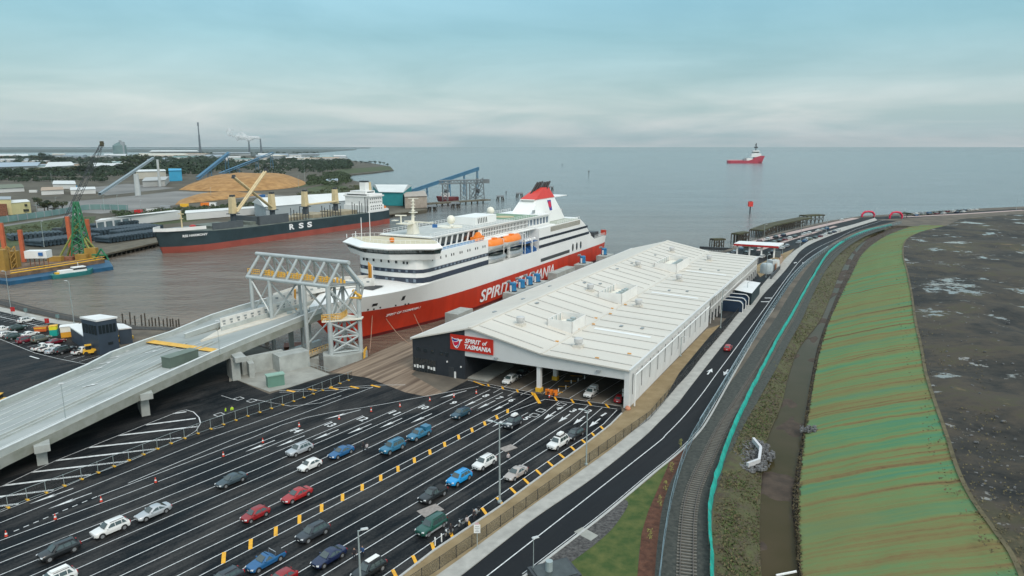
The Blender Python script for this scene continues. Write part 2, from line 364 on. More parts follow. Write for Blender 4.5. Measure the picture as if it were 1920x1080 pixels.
# ---------------------------------------------------------------- paved areas
def asph(name, a, b, rough=.55, sc_=.06):
    m = bpy.data.materials.new(name); m.use_nodes = True; t = m.node_tree; p = t.nodes['Principled BSDF']; p.inputs['Specular IOR Level'].default_value = .12
    g = N(t, 'ShaderNodeNewGeometry'); mp = N(t, 'ShaderNodeMapping'); mp.vector_type = 'TEXTURE'; mp.inputs['Rotation'].default_value = (0, 0, R(53.7)); mp.inputs['Scale'].default_value = (2.2, .9, 1); t.links.new(g.outputs['Position'], mp.inputs[0])
    n = N(t, 'ShaderNodeTexNoise', i_Scale=sc_, i_Detail=9.0, i_Roughness=.72, i_Distortion=.5); t.links.new(mp.outputs[0], n.inputs['Vector'])
    n2 = N(t, 'ShaderNodeTexNoise', i_Scale=3.0, i_Detail=3.0); t.links.new(g.outputs['Position'], n2.inputs['Vector'])
    s = mth('ADD', n.outputs[0], mth('MULTIPLY', mth('SUBTRACT', n2.outputs[0], .5, t), .25, t), t)
    mp3 = N(t, 'ShaderNodeMapping'); mp3.vector_type = 'TEXTURE'; mp3.inputs['Rotation'].default_value = (0, 0, R(53.7)); mp3.inputs['Scale'].default_value = (26, .7, 1); t.links.new(g.outputs['Position'], mp3.inputs[0]); n4 = N(t, 'ShaderNodeTexNoise', i_Scale=.9, i_Detail=4.0); t.links.new(mp3.outputs[0], n4.inputs['Vector']); s = mth('ADD', s, mth('MULTIPLY', mth('SUBTRACT', n4.outputs[0], .5, t), .34, t), t)
    r = N(t, 'ShaderNodeValToRGB'); t.links.new(s, r.inputs[0]); c = r.color_ramp; c.elements[0].position = .40; c.elements[0].color = (*a, 1); c.elements[1].position = .66; c.elements[1].color = (*b, 1)
    t.links.new(r.outputs[0], p.inputs['Base Color'])
    q_ = N(t, 'ShaderNodeMapRange', i_1=.35, i_2=.65, i_3=rough - .12, i_4=rough + .2); t.links.new(n.outputs[0], q_.inputs[0]); t.links.new(q_.outputs[0], p.inputs['Roughness'])
    return m
ASP = asph('wet_asphalt', (.004, .0062, .0085), (.050, .049, .048), .62, .13); ROADM = asph('road_asphalt', (.014, .0155, .018), (.024, .025, .027), .65, .03)
q = MB()
kerb = PX([(1166, 775), (1144, 797), (1100, 831), (1028, 883), (936, 951), (813, 1033), (760, 1074)]); kx = tuple(a + (a - b) * .9 for a, b in zip(kerb[-1], kerb[-2])); kx2 = tuple(a + (a - b) * 2.2 for a, b in zip(kerb[-1], kerb[-2]))
yard = PX([(877, 713), (1000, 737), (1165, 763)]) + kerb + [kx, kx2, (-60, 20, 0), (-500, 20, 0)] + PX([(-500, 640), (0, 582), (60, 596), (129, 611), (147, 640)]) + PX([(200, 660), (330, 640), (442, 660), (442, 712), (505, 739), (618, 703), (640, 700), (690, 708), (760, 735), (800, 743), (832, 737)])
q.sheet([(p[0], p[1], .03) for p in yard]); q.build('yard_asphalt', ASP, kind='structure')
rl = PX([(700, 1205), (865, 1080), (960, 1005), (1010, 967), (1117, 893), (1205, 822), (1234, 794), (1268, 760), (1292, 729), (1317, 697), (1341, 666), (1364, 637), (1389, 606), (1413, 577), (1430, 554), (1451, 531), (1474, 505), (1490, 484), (1503, 469), (1524, 456), (1560, 441), (1600, 427), (1645, 413)])
rr = PX([(840, 1190), (985, 1080), (1050, 1030), (1140, 960), (1220, 892), (1272, 850), (1310, 812), (1332, 780), (1370, 712), (1420, 625), (1460, 565), (1490, 520), (1522, 485), (1562, 455), (1612, 432), (1682, 414)])
rc = dens(PX([(760, 1200), (914, 1080), (1220, 841), (1249, 815), (1283, 780), (1317, 738), (1343, 702), (1389, 640), (1447, 560), (1472, 525), (1502, 487), (1532, 465), (1568, 448), (1605, 430), (1660, 412)]), 4)
RL, RR = dens(rl, 4), dens(rr, 4)
q = MB(); q.sheet([(p[0], p[1], .04) for p in RL + RR[::-1]]); q.build('road', ROADM, kind='structure')
PAVE = mat('pale_footpath', (.37, .36, .33), .85, .14, .5, bump=.05)
fl = PX([(560, 1260), (820, 1080), (917, 1009), (1015, 937), (1130, 855), (1172, 822), (1220, 779), (1268, 727), (1292, 701), (1317, 669), (1341, 640), (1365, 611), (1389, 583), (1410, 559), (1430, 534), (1444, 518), (1460, 500), (1478, 480), (1502, 462), (1530, 444), (1567, 430), (1600, 421), (1640, 409)])
FL = dens(fl, 4)
q = MB(); q.slab([(p[0], p[1], .16) for p in FL + RL[::-1]], .3); q.build('footpath', PAVE, kind='structure')
KERB = mat('kerb_concrete', (.42, .42, .40), .8, .08, 1.0)
q = MB(); q.wall([(p[0], p[1], 0) for p in RR[:40]], .35, -.1, .15); q.build('road_kerb', KERB, kind='structure')
q = MB(); q.wall([(p[0], p[1], 0) for p in kerb + [kx, kx2]], .3, -.1, .14); q.build('yard_kerb', KERB, kind='structure')
SAND = mat('sandy_verge', (.21, .15, .075), .95, 0, .25, col2=(.30, .225, .125), bump=.3, detail=7)
sv = kerb + [kx, kx2]; q = MB(); side = PX([(1178, 766), (1325, 617), (1362, 605)]) + PX([(1331, 634), (1273, 703), (1244, 757)])
q.sheet([(p[0], p[1], .012) for p in [side[0]] + sv + [G(560, 1262), G(820, 1082), G(917, 1011), G(1015, 939), G(1130, 857), G(1172, 824), G(1218, 783)] + side[:2:-1] + side[2:0:-1]])
q.build('sandy_verge', SAND, kind='structure')
q = MB(); q.sheet([(p[0], p[1], .024) for p in PX([(1217, 785), (1244, 753), (1273, 700), (1331, 630), (1362, 597), (1300, 590), (1345, 520), (1440, 480), (1475, 482), (1460, 501), (1444, 519), (1430, 535), (1410, 560), (1389, 584), (1365, 612), (1341, 641), (1317, 670), (1292, 702), (1268, 728)])]); q.build('service_path', ASP, kind='structure')
q = MB(); q.sheet([(p[0], p[1], .02) for p in PX([(1350, 478), (1440, 443), (1560, 416), (1614, 408), (1660, 406), (1700, 404), (1800, 398), (1920, 391), (1920, 395), (1800, 402), (1700, 409), (1640, 412), (1590, 424), (1540, 443), (1492, 467), (1462, 487), (1440, 500), (1400, 520)])]); q.build('approach_road', ASP, kind='structure')
q = MB(); q.sheet([(p[0], p[1], .032) for p in PX([(1490, 466), (1455, 480), (1430, 492), (1412, 500), (1425, 520), (1440, 510), (1462, 497)])]); q.build('sand_wedge', SAND, kind='structure')
q = MB(); q.ribbon([(p[0], p[1], .05) for p in PX([(1380, 462), (1470, 440), (1560, 419), (1605, 409)])], 5.0); q.ribbon([(p[0], p[1], .05) for p in PX([(1420, 470), (1480, 450), (1567, 424)])], 2.5); q.ribbon([(p[0], p[1], .05) for p in PX([(1690, 407), (1800, 401.5), (1920, 394)])], 5.0); q.build('kerb_islands', mat('pink_paving', (.42, .32, .29), .85, .1, .4), kind='structure')
LAWN = mat('lawn', (.035, .068, .012), .95, 0, .5, col2=(.105, .115, .03), bump=.6, detail=9, lo=.38, hi=.72)
q = MB(); q.sheet([(p[0], p[1], .03) for p in PX([(1256, 862), (1250, 880), (1234, 916), (1215, 960), (1203, 1000), (1198, 1040), (1195, 1080), (1190, 1200), (880, 1200), (985, 1084), (1161, 944), (1220, 896)])]); q.build('lawn', LAWN, kind='structure')
GRAV = mat('dark_gravel', (.035, .033, .033), .95, 0, 2.2, col2=(.11, .105, .10), bump=.7, detail=3)
q = MB(); q.sheet([(p[0], p[1], .055) for p in smoothline(PX([(1163, 936), (1176, 938), (1179, 947), (1166, 968), (1149, 992), (1118, 1020), (1092, 1039), (1064, 1060), (1040, 1070), (990, 1082), (996, 1075), (1092, 996), (1161, 938)]), 3)]); q.build('gravel_bed', GRAV, kind='structure')
MUL = mat('bark_mulch', (.06, .022, .012), .95, 0, 1.2, col2=(.12, .05, .028), bump=.6, detail=6)
q = MB(); q.sheet([(p[0], p[1], .05) for p in PX([(1310, 806), (1298, 840), (1287, 862), (1272, 900), (1262, 930), (1248, 975), (1243, 995), (1238, 1080), (1230, 1200), (1190, 1200), (1195, 1080), (1203, 1000), (1215, 960), (1234, 916), (1250, 880), (1256, 862), (1285, 838)])]); q.build('mulch_bed', MUL, kind='structure')
CPAD = mat('pad_concrete', (.30, .30, .27), .85, .14, .3, bump=.1)
q = MB(); q.slab([(p[0], p[1], .1) for p in PX([(430, 716), (442, 712), (505, 735), (545, 726), (618, 702), (567, 683), (540, 668), (470, 645), (430, 660)])], .6); q.build('concrete_pad', CPAD, kind='structure')
q = MB(); q.sheet([(p[0], p[1], .07) for p in PX([(1076, 998), (1092, 989), (1122, 1005), (1108, 1015)])]); q.build('drain_apron', CPAD, kind='structure')
# timber apron
TIMB = mat('weathered_planking', (.10, .066, .045), .9, 0, .35, col2=(.30, .225, .16), stretch=(.10, 2.0, 1), rot=R(-62), bump=.4, detail=8)
q = MB(); ap = PX([(617, 698), (679, 675), (715, 657.5)]) + [SH(150, QY + .1), SH(-15, QY + .1), SH(-15, 24), SH(142, 24)] + PX([(771, 702), (832, 737), (800, 744), (760, 736), (690, 709), (640, 701)])
q.sheet([(p[0], p[1], .05) for p in ap]); q.build('timber_apron', TIMB, kind='structure')
q = MB(); a0, a1 = Vector(G(560, 725)[:2]), Vector(G(770, 634)[:2])
LOGM = mat('grey_planks', (.13, .095, .07), .9, .2, .6)
q = MB()
for k in range(15):
    s0, s1 = SH(150 + 1.1 * k, QY + .5 + k * 2.0), SH(190 - k * .9, QY + .5 + k * 2.0)
    u0, u1 = SH(141 + k * .1, QY + .9 + k * 2.0), SH(181 - k * 1.1, QY + .9 + k * 2.0)
    q.ribbon([(u0[0], u0[1], .09), (u1[0], u1[1], .09)], .35)
q.build('apron_rails', LOGM, kind='structure')
# ---------------------------------------------------------------- road markings
MW = mat('marking_white', (.42, .43, .43), .6, 0, 1.6, col2=(.70, .71, .70), lo=.32, hi=.55, detail=6); MY = mat('marking_yellow', (.55, .28, .03), .6, 0, 1.6, col2=(.80, .40, .02), lo=.32, hi=.5)
mk, my = MB(), MB()
def ext(a, b, d):  # extend b->a beyond a by d metres
    v = Vector(a[:2]) - Vector(b[:2]); v = v.normalized() * d; return (a[0] + v.x, a[1] + v.y, 0)
def ln(pts, w=.13, e=0, m=mk, z=.06):
    P = PX(pts); 
    if e: P = [ext(P[0], P[1], e)] + P
    m.ribbon([(p[0], p[1], z) for p in P], w)
E45 = 40
for L in ([(0, 981), (240, 884.5), (399, 820), (480, 791.5), (656, 728.4)], [(240, 906.7), (447, 820), (480, 808), (699, 726.5)]): ln(L, e=0 if L[0][0] else 20)
ln([(184, 931), (240, 910), (476, 820), (528, 797.5), (576, 783), (624, 773), (672, 766), (720, 758), (800, 743), (897, 725)])
for L in ([(0, 1014.5), (240, 925.5), (480, 832.5), (557, 802)], [(0, 1034), (240, 943), (480, 847), (622, 790)], [(0, 1056), (240, 961.5), (480, 863.5), (681, 779.4)], [(0, 1079), (240, 980), (480, 880.8), (740, 769)],
          [(240, 1002), (480, 898.5), (796, 758)], [(240, 1024.6), (480, 918), (849, 748)], [(240, 1048.7), (480, 939.3), (700, 836), (919, 731)], [(240, 1074), (505, 950), (700, 856.5), (943, 736)], [(280, 1080), (532.5, 959.5), (700, 877), (960, 744.5)],
          [(528, 1028), (700, 935.5), (938, 802), (990, 774)], [(488, 1080), (703.6, 959.5), (980, 800.5), (1016, 779), (1047.6, 753.4)], [(550, 1080), (752, 959.5), (954, 840), (1040, 780.6), (1075, 758)],
          [(605, 1080), (813, 951.5), (920, 884), (1023.5, 819), (1069, 790), (1103, 761)], [(830, 970), (936, 902), (978, 873), (1023.5, 844.4), (1086, 802), (1129, 765)]): ln(L, e=E45)
YU = [(240, 1128), (400, 1046), (700, 898), (960, 763.5), (998, 742)]; YL = [(280, 1130), (400, 1067), (700, 910), (960, 772), (1022, 749)]
EE = [(600, 1165), (720, 1080), (760, 1052), (920, 941), (1040, 856.5), (1098, 820), (1132, 795), (1157, 769)]
for L in (YU, YL, EE): ln(L)
ln([(877, 713.5), (1000, 736.5)]); ln([(900, 721.5), (995, 741)]); ln([(1027, 742.5), (1165, 762)]); ln([(1022, 749), (1157, 767.5)])
def bars(A, B, step, w, skew=.9, m=my):
    a, b = PX(A), PX(B)
    for p, t in along(a, step, 1.5):
        # nearest point on b
        best = None
        for u, v in zip(b[:-1], b[1:]):
            U, V_ = Vector(u[:2]), Vector(v[:2]); d = V_ - U; k = max(0, min(1, (Vector(p[:2]) - U).dot(d) / d.length_squared)); c = U + d * k
            if best is None or (c - Vector(p[:2])).length < best[0]: best = ((c - Vector(p[:2])).length, c, d.normalized())
        if best[0] > 6: continue
        c = best[1] + best[2] * skew; m.ribbon([(p[0], p[1], .075), (c.x, c.y, .075)], w)
SKE, SKT = -1.15, 1.2
bars(YU[1:4], YL, 3.9, .5, -1.5)
KB = [(1166, 775), (1144, 797), (1100, 831), (1028, 883), (936, 951), (813, 1033), (740, 1090)]
bars(EE[1:7], KB, 3.7, .45, -SKE)
bars([(877, 713.5), (1000, 736.5)], [(900, 721.5), (995, 741)], 3.7, .4, SKT); bars([(1027, 742.5), (1165, 762)], [(1022, 749), (1157, 767.5)], 3.7, .4, SKT)
bars([(524, 733), (704, 722)], [(524, 737), (704, 727)], 4.5, .6, 2.0); ln([(524, 733), (626, 728), (704, 722.5), (760, 722)]); ln([(524, 736), (626, 732), (700, 726)])
ln([(1000, 737), (1012, 757)], .7, m=my, z=.08)
# lines inside the shed
for a, b in (((925, 737), (1010, 690)), ((952, 743), (1040, 694)), ((976, 741), (1064, 700)), ((1040, 744), (1110, 700)), ((1068, 747), (1140, 703)), ((1100, 752), (1166, 712)), ((1128, 757), (1180, 722)), ((1019, 738), (1060, 705))): ln([a, b], .14)
bars([(1030, 740), (1075, 700)], [(1048, 742), (1095, 703)], 4, .5, 1, my)
# hatched island under the ramp
for a, b in (((6, 911), (170, 890.5)), ((58, 886), (242, 865)), ((105, 864), (294, 842)), ((167, 839.5), (340, 821)), ((222, 817), (371.6, 800)), ((274, 797), (367, 785)), ((324, 776), (349.5, 772.4)), ((-40, 937), (101, 919)), ((-20, 952), (35, 945))): ln([a, b], .55)
ln([(-60, 938), (6, 911), (105, 864), (222, 817), (335, 772)], .14); ln([(335, 772), (349, 769), (363, 773), (373, 783), (376, 794), (368, 808), (345, 822)], .18)
ln([(345, 822), (296, 842), (245, 864), (170, 892), (100, 922), (-60, 984)], .12)
for k in range(9): a = lerp((26, 997), (183, 931), k / 8.6); b = lerp((26, 997), (183, 931), (k + .55) / 8.6); ln([a, b], .18)
for p in ([(415, 742), (440, 750)], [(470, 748), (545, 762), (600, 756), (640, 742)], [(420, 800), (395, 806)]): ln(p, .12)
def square(px, py, s, m=mk):
    g = G(px, py); a = R(53.7)
    for k in range(4):
        t = a + k * math.pi / 2; cx_, cy_ = g[0] + math.cos(t) * s, g[1] + math.sin(t) * s; u = (-math.sin(t), math.cos(t))
        m.ribbon([(cx_ - u[0] * s, cy_ - u[1] * s, .085), (cx_ + u[0] * s, cy_ + u[1] * s, .085)], .16)
for p in ((448, 748), (411, 778), (472, 752), (1053, 759), (1014, 770), (1002, 779)): square(*p, .75)
def arrow(px, py, L=6.0, ang=53.7, w=.2, hw=.42, flip=False, m=mk):
    g = G(px, py); a = R(ang + (0 if flip else 180)); c, s = math.cos(a), math.sin(a)
    pts = [(-L / 2, -w / 2), (0, -w / 2), (-.1 * L, -hw), (L / 2, 0), (-.1 * L, hw), (0, w / 2), (-L / 2, w / 2)]
    m.sheet([(g[0] + x * c - y * s, g[1] + x * s + y * c, .09) for x, y in pts])
for p in ((545.5, 828), (611, 816), (674, 805), (733, 794), (790, 785), (887, 755), (912, 759.5), (938, 764), (940, 792), (488, 837), (97, 931), (132, 940)): arrow(*p)
for p in ((1031, 779.5), (1057.7, 784.7), (1086, 788.6), (1115, 793.4)): arrow(*p, 5, 58, .28, .6)
arrow(642, 778, 8, 40); arrow(850, 740, 7, 40)
arrow(1331, 697, 5, 62, .35, .7, True); arrow(1361, 699, 5, 62, .35, .7); arrow(1491, 493, 5, 55, .35, .8, True); arrow(1507, 493, 5, 55, .35, .8)
for i, p in enumerate(((556.5, 808), (620, 797), (680.5, 786), (740, 775), (795, 764.5), (850, 756), (911, 742.6), (936.6, 747), (960, 751))):
    pass
mk.ribbon([(p[0], p[1], .06) for p in rc], .16)
mk.ribbon([(p[0], p[1], .06) for p in mk.offs(RR[4:50], .5)], .1)
ln([(1434, 559), (1448, 559)], .9); ln([(1427, 566), (1443, 566)], .9)
# left car park bays
BA = math.atan2(G(93.4, 604.7)[1] - G(72.6, 609.3)[1], G(93.4, 604.7)[0] - G(72.6, 609.3)[0])
ln([(0, 636), (65, 662), (110, 673), (160, 683), (200, 690)], .14); ln([(0, 594), (72, 611), (95, 616)], .22); ln([(56, 668), (73, 673)], .4)
for k in range(14):
    a = lerp((-30, 582), (105, 608), k / 13.0); g = G(*a); mk.ribbon([(g[0], g[1], .06), (g[0] - 5.5 * math.cos(BA), g[1] - 5.5 * math.sin(BA), .06)], .13)
for k in range(16):
    a = lerp((-20, 632), (190, 690), k / 15.0); g = G(*a); mk.ribbon([(g[0], g[1], .06), (g[0] + 5.5 * math.cos(BA), g[1] + 5.5 * math.sin(BA), .06)], .13)
mk.build('road_markings_white', MW, kind='structure'); my.build('road_markings_yellow', MY, kind='structure')
nums = []
for t_, p in zip(('14', '13', '12', '11', '10', '9', '8', '7', '6', '5', '4', '3', '2', '1'), ((556.5, 808), (620, 797), (680.5, 786), (740, 775), (795, 764.5), (850, 756), (911, 742.6), (936.6, 747), (960, 751), (987, 785), (1049, 766), (1075, 770.5), (1104, 772), (1132, 778))):
    g = G(*p); a = R(53.7); wd = 1.7 if len(t_) > 1 else 1.0
    if t_ == '1': wd = .45
    X = (math.sin(a), -math.cos(a), 0); Y = (math.cos(a), math.sin(a), 0)
    o = text_obj('lane_number', t_, wd, 2.0, (g[0] - X[0] * wd / 2 - Y[0] * 1.0, g[1] - X[1] * wd / 2 - Y[1] * 1.0, .095), X, Y, MW, None, ext=0, bold=.03)
    tag(o, kind='structure')
q = MB(); q.ribbon([(p[0], p[1], .1) for p in PX([(-60, 567), (0, 580), (60, 594), (100, 603), (135, 608)])], 3.2); q.build('path', PAVE, kind='structure')
REV = mat('rock_revetment', (.05, .048, .045), .95, .5, 1.5, bump=.6)
q = MB(); sl_ = PX([(-260, 521), (0, 562), (60, 578), (130, 593), (200, 603), (250, 612), (330, 614)])
q.wall([(p[0], p[1], 0) for p in sl_], 5, -4, -.6); q.wall([(p[0], p[1], 0) for p in q.offs(sl_, -2)], 3, -1, .15); q.build('revetment', REV, kind='structure')
for p in ((928, 808), (1007, 771)): pass
for n_, (px_, py_, s_) in enumerate(((807, 958, 2.2), (1068, 866 - 26, 0), (953, 841, 1.8), (758, 1026, 0), (744, 0, 0))):
    if s_: q = MB(); g = G(px_, py_); q.box((g[0], g[1], .08), (s_ * 1.5, s_, .08), R(40)); q.build('drain_grate', mat('grate_concrete', (.28, .25, .23), .85, .15, 2), kind='structure')
# ================================================================ TERMINAL SHED
BA0 = G(1178, 766); BL = R(SA)
tb = thing('terminal_shed', 'long white pitched-roof vehicle shed with charcoal end block beside the red and white ferry', 'terminal building', (BA0[0], BA0[1], 0), BL)
ROOF = mat('roof_sheet', (.60, .565, .50), .55, .045, .05, stretch=(3, .3, 1), rot=-BL); WALLW = mat('precast_white', (.66, .66, .65), .7, .06, .5)
CHAR = mat('charcoal_cladding', (.022, .027, .034), .55, .12, .6); FASC = mat('fascia_grey', (.60, .61, .60), .6, .04, .2)
LEN, WID = 165.0, 53.0
prof = [(0, 8.3), (19.3, 9.0), (37, 12.5), (53, 8.1)]
def pz(v):
    for (a, b), (c, d) in zip(prof[:-1], prof[1:]):
        if a <= v <= c: return b + (d - b) * (v - a) / (c - a)
    return 8.3
q = MB()
for (a, b), (c, d) in zip(prof[:-1], prof[1:]): q.add([(-.6, a, b), (LEN, a, b), (LEN, c, d), (-.6, c, d), (-.6, a, b - .3), (LEN, a, b - .3), (LEN, c, d - .3), (-.6, c, d - .3)], [(0, 1, 2, 3), (7, 6, 5, 4), (0, 3, 7, 4), (1, 5, 6, 2), (0, 4, 5, 1), (3, 2, 6, 7)])
q.build('roof', ROOF, tb, True)
SEAM = mat('seam_grey', (.42, .41, .38), .6, .1, .5)
q = MB()
for k in range(27):
    u = 2.5 + 6.1 * k
    q.box((u, 28.2, 0), (.22, .01, .01))
    q.v = q.v[:-8]; q.f = q.f[:-6]; q.m = q.m[:-6]
    for (v0, v1) in ((20.3, 36.2), (.3, 18.6)):
        a, b = pz(v0), pz(v1); w_ = .11 if v0 > 10 else .08
        q.add([(u - w_, v0, a + .02), (u + w_, v0, a + .02), (u + w_, v0, a + .14), (u - w_, v0, a + .14), (u - w_, v1, b + .02), (u + w_, v1, b + .02), (u + w_, v1, b + .14), (u - w_, v1, b + .14)], [(0, 1, 2, 3), (4, 7, 6, 5), (0, 4, 5, 1), (1, 5, 6, 2), (2, 6, 7, 3), (3, 7, 4, 0)])
q.build('roof_seams', SEAM, tb, True)
q = MB(); q.wall([(-.5, 37, 12.5), (LEN, 37, 12.5)], .9, -.12, .12); q.wall([(-.5, 19.3, 9.0), (LEN, 19.3, 9.0)], .5, -.05, .14); q.build('ridge_cap', ROOF, tb, True)
q = MB(); q.wall([(-.5, -.15, 8.2), (LEN, -.15, 8.2)], .35, -.35, .15); q.wall([(-.5, 53.15, 8.0), (LEN, 53.15, 8.0)], .35, -.35, .15); q.build('gutter', FASC, tb, True)
q = MB()
for k in range(27):
    u = 2.5 + 6.1 * k
    FO = mat('faded_orange', (.62, .30, .08), .6, .1, 1)
    if k in (1, 3, 4, 5, 6, 7, 8, 9): MB().box((u + .4, 19.9 if k % 2 else 18.2, pz(19) + .25), (.4, .7, .25)).build('orange_bracket', FO, tb, True)
    if k in (0, 1): MB().box((u + .3, 8 - 5 * k, pz(8) + .2), (.4, .8, .22)).build('orange_bracket', FO, tb, True)
# front fascia
q = MB(); pts = [(0, 6.0), (38.6, 5.6), (38.6, pz(38.6) - .32), (37, 12.18), (19.3, 8.68), (0, 7.98)]
q.add([(0, v, z) for v, z in pts] + [(.5, v, z) for v, z in pts], [(0, 1, 2, 3, 4, 5), (11, 10, 9, 8, 7, 6)] + [(i, 6 + i, 6 + (i + 1) % 6, (i + 1) % 6) for i in range(6)]); q.build('fascia', FASC, tb, True)
q = MB(); pts = [(38.6, 0), (53, 0), (53, 7.75), (38.6, pz(38.6) - .32)]
q.add([(-.05, v, z) for v, z in pts] + [(30, v, z) for v, z in pts], [(0, 1, 2, 3), (7, 6, 5, 4)] + [(i, 4 + i, 4 + (i + 1) % 4, (i + 1) % 4) for i in range(4)]); q.build('end_block', CHAR, tb, True)
for v, z in ((51.2, 5.5), (49.3, 5.4), (47.4, 5.4), (44.9, 5.4), (43.4, 5.3)):
    f = MB().bx(-.14, -.04, v - .5, v + .5, z - .45, z + .45).build('window', CHAR, tb, True); MB().bx(-.18, -.1, v - .38, v + .38, z - .34, z + .34).build('pane', GLASS, f, True)
sf = MB().bx(-.12, -.03, 46.5, 52.8, .1, 3.3).build('glass_front', GLASS, tb, True)
q = MB()
for k in range(9): q.bx(-.2, -.12, 46.5 + .78 * k, 46.56 + .78 * k, .1, 3.3)
q.build('mullion', DARK, sf, True)
for k in range(8):
    if k != 3: MB().bx(-.24, -.2, 46.65 + .78 * k, 47.15 + .78 * k, .9 + .1 * (k % 3), 1.75 - .15 * (k % 2)).build('poster', WHITE, sf, True)
MB().bx(-.14, -.04, 41.6, 43.0, 0, 2.4).build('door', DARK, tb, True)
MB().bx(-.3, -.1, 41.0, 41.4, 0, 1.5).build('white_board', WHITE, tb, True)
for v, z in ((43.3, 3.6), (39.6, 2.9)): MB().box((-.2, v, z), (.25, .25, .35)).build('wall_lamp', WHITE, tb, True)
for v in (30.5, 6.5): MB().lathe([(.05, 0), (.5, .05), (.5, .2), (.1, .3)], (-.15, v, 6.2 if v > 20 else 6.9), 10).build('camera_housing', GREY, tb, True)
# columns
for u in (.4, 9, 18, 27, 36, 45):
    c_ = MB().bx(u, u + .9, 19.9, 20.8, 0, 8.0).build('column', WALLW, tb, True); MB().bx(u - .15, u + 1.05, 19.7, 21, 0, .9).build('column_guard', YEL, c_, True)
MB().bx(-.1, 1.3, -.05, 1.0, 0, 7.9).build('corner_column', WALLW, tb, True)
# side wall in panels with dark slots
q = MB(); 
for k in range(12): q.bx(1.3 + 6.1 * k - (0 if k else 0), 1.3 + 6.1 * (k + 1) - .12, 0, .35, 0, 7.85)
q.build('side_wall', WALLW, tb, True)
for k in range(13): MB().bx(2.2 + 6.1 * k, 2.5 + 6.1 * k, -.04, .02, 2.3, 6.7).build('wall_slot', DARK, tb, True)
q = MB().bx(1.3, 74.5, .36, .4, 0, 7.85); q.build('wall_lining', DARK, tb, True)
q = MB(); q.tube((1.2, -.9, 6.9), (70, -.9, 6.9), .16, 8); q.tube((1.2, -.9, 6.9), (1.2, -.9, .3), .16, 8)
for k in range(12): q.tube((5 + 6 * k, -.9, 6.9), (5 + 6 * k, 0, 6.9), .07)
q.build('roof_pipe', WHITE, tb, True)
q = MB()
for k in range(38): u = 75.5 + 2.4 * k; q.bx(u, u + .25, 0, .3, 0 if k % 2 else 3, 7.9)
q.bx(75, LEN, .05, .25, 4.6, 5.0); q.build('side_posts', WHITE, tb, True)
q = MB()
for k in range(24): u = 78 + 3.6 * k; q.tube((u, -.8, 8.5), (u + 3, -.8, 8.5), .1, 5); q.tube((u, -.8, 8.5), (u, -.8, 6.2), .05, 4)
q.build('eave_rail', WHITE, tb, True)
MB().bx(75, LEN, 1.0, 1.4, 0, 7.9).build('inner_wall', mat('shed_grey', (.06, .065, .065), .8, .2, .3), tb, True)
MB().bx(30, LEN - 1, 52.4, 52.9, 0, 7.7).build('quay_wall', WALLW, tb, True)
MB().bx(95, 95.4, 1.5, 52, 0, 7.9).build('added_dark_wall', mat('dim_lining', (.03, .03, .03), .8, .2, .3), tb, True)  # wall added across the open drive-through to darken the interior
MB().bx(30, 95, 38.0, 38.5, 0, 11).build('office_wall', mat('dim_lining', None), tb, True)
MB().bx(.8, 60, 33.2, 38.5, .04, .28).build('island_floor', CPAD, tb, True)
q = MB()
for u in range(6, 95, 12): q.bx(u, u + .4, 1, 52, 7.2, 7.9)
q.build('roof_beam', DARK, tb, True)
# roof plant
def cowl(u, v):
    z = pz(v); c = MB().box((u, v, z + .15), (2.0, 2.0, .7)).build('vent_curb', ROOF, tb, True)
    MB().lathe([(.75, .4), (.75, 1.0), (1.0, 1.05), (1.0, 1.9), (.8, 2.05), (.1, 2.15)], (u, v, z), 14).build('vent_cowl', mat('vent_grey', (.5, .5, .49), .5, .05, .5), c, True, smooth=35)
for u, v in ((11.4, 30.3), (8.4, 14.5), (55.8, 30.2), (95, 14.4), (101.6, 30.5), (141.4, 14.5), (52.7, 14.8), (142.3, 29.4)): cowl(u, v)
for u, v0, v1, L, wv in ((17, 19.6, 26, 8.5, 0), (52, 19.4, 26.3, 14.5, 0), (108, 18.6, 26.5, 19, 0)):
    z0 = pz(v0) - .2; z1 = pz(v1) + 1.6; q = MB(); t = .15
    z1 = max(z1, z0 + 3.0)
    for a in ((u, u + t, v0, v1), (u + L - t, u + L, v0, v1), (u, u + L, v0, v0 + t), (u, u + L, v1 - t, v1)): q.bx(*a, z0, z1)
    s = q.build('plant_screen', mat('screen_grey', (.74, .73, .70), .6, .05, .4), tb, True)
    q = MB(); q.bx(u + 1, u + L - 1, v0 + 1, v1 - 1, z0, z1 - 1.6); q.build('plant_deck', OFFW, s, True)
    for k in range(int(L / 2.6)): MB().lathe([(.7, 0), (.7, .9), (.4, 1.0)], (u + 2 + 2.4 * k, v0 + 2.6, z1 - 1.6), 10).build('plant_unit', GALV, s, True); MB().tube((u + 1.5 + 2.4 * k, v1 - .6, z1 - 1.6), (u + 1.5 + 2.4 * k, v1 - .6, z1 + .1), .12).build('vent_pipe', GALV, s, True)
q = MB()
for u, v in ((30, 12), (31, 7), (78, 13), (80, 8), (120, 13), (122, 7), (30, 35), (62, 34.5), (66, 31), (90, 34), (104, 33.5), (128, 32), (20, 42), (38, 43), (60, 45)): MB().box((u, v, pz(v) + .14), (1.3, .7, .2)).build('skylight_vent', GREY, tb, True)
q = MB()
for u0, u1 in ((24, 33), (72, 82), (114, 124)): MB().sheet([(u0, 17, pz(17) + .05), (u0 + 1.4, 17, pz(17) + .05), (u0 + 1.4, 3, pz(3) + .05), (u0, 3, pz(3) + .05)]).build('roof_walkway', WHITE, tb, True)
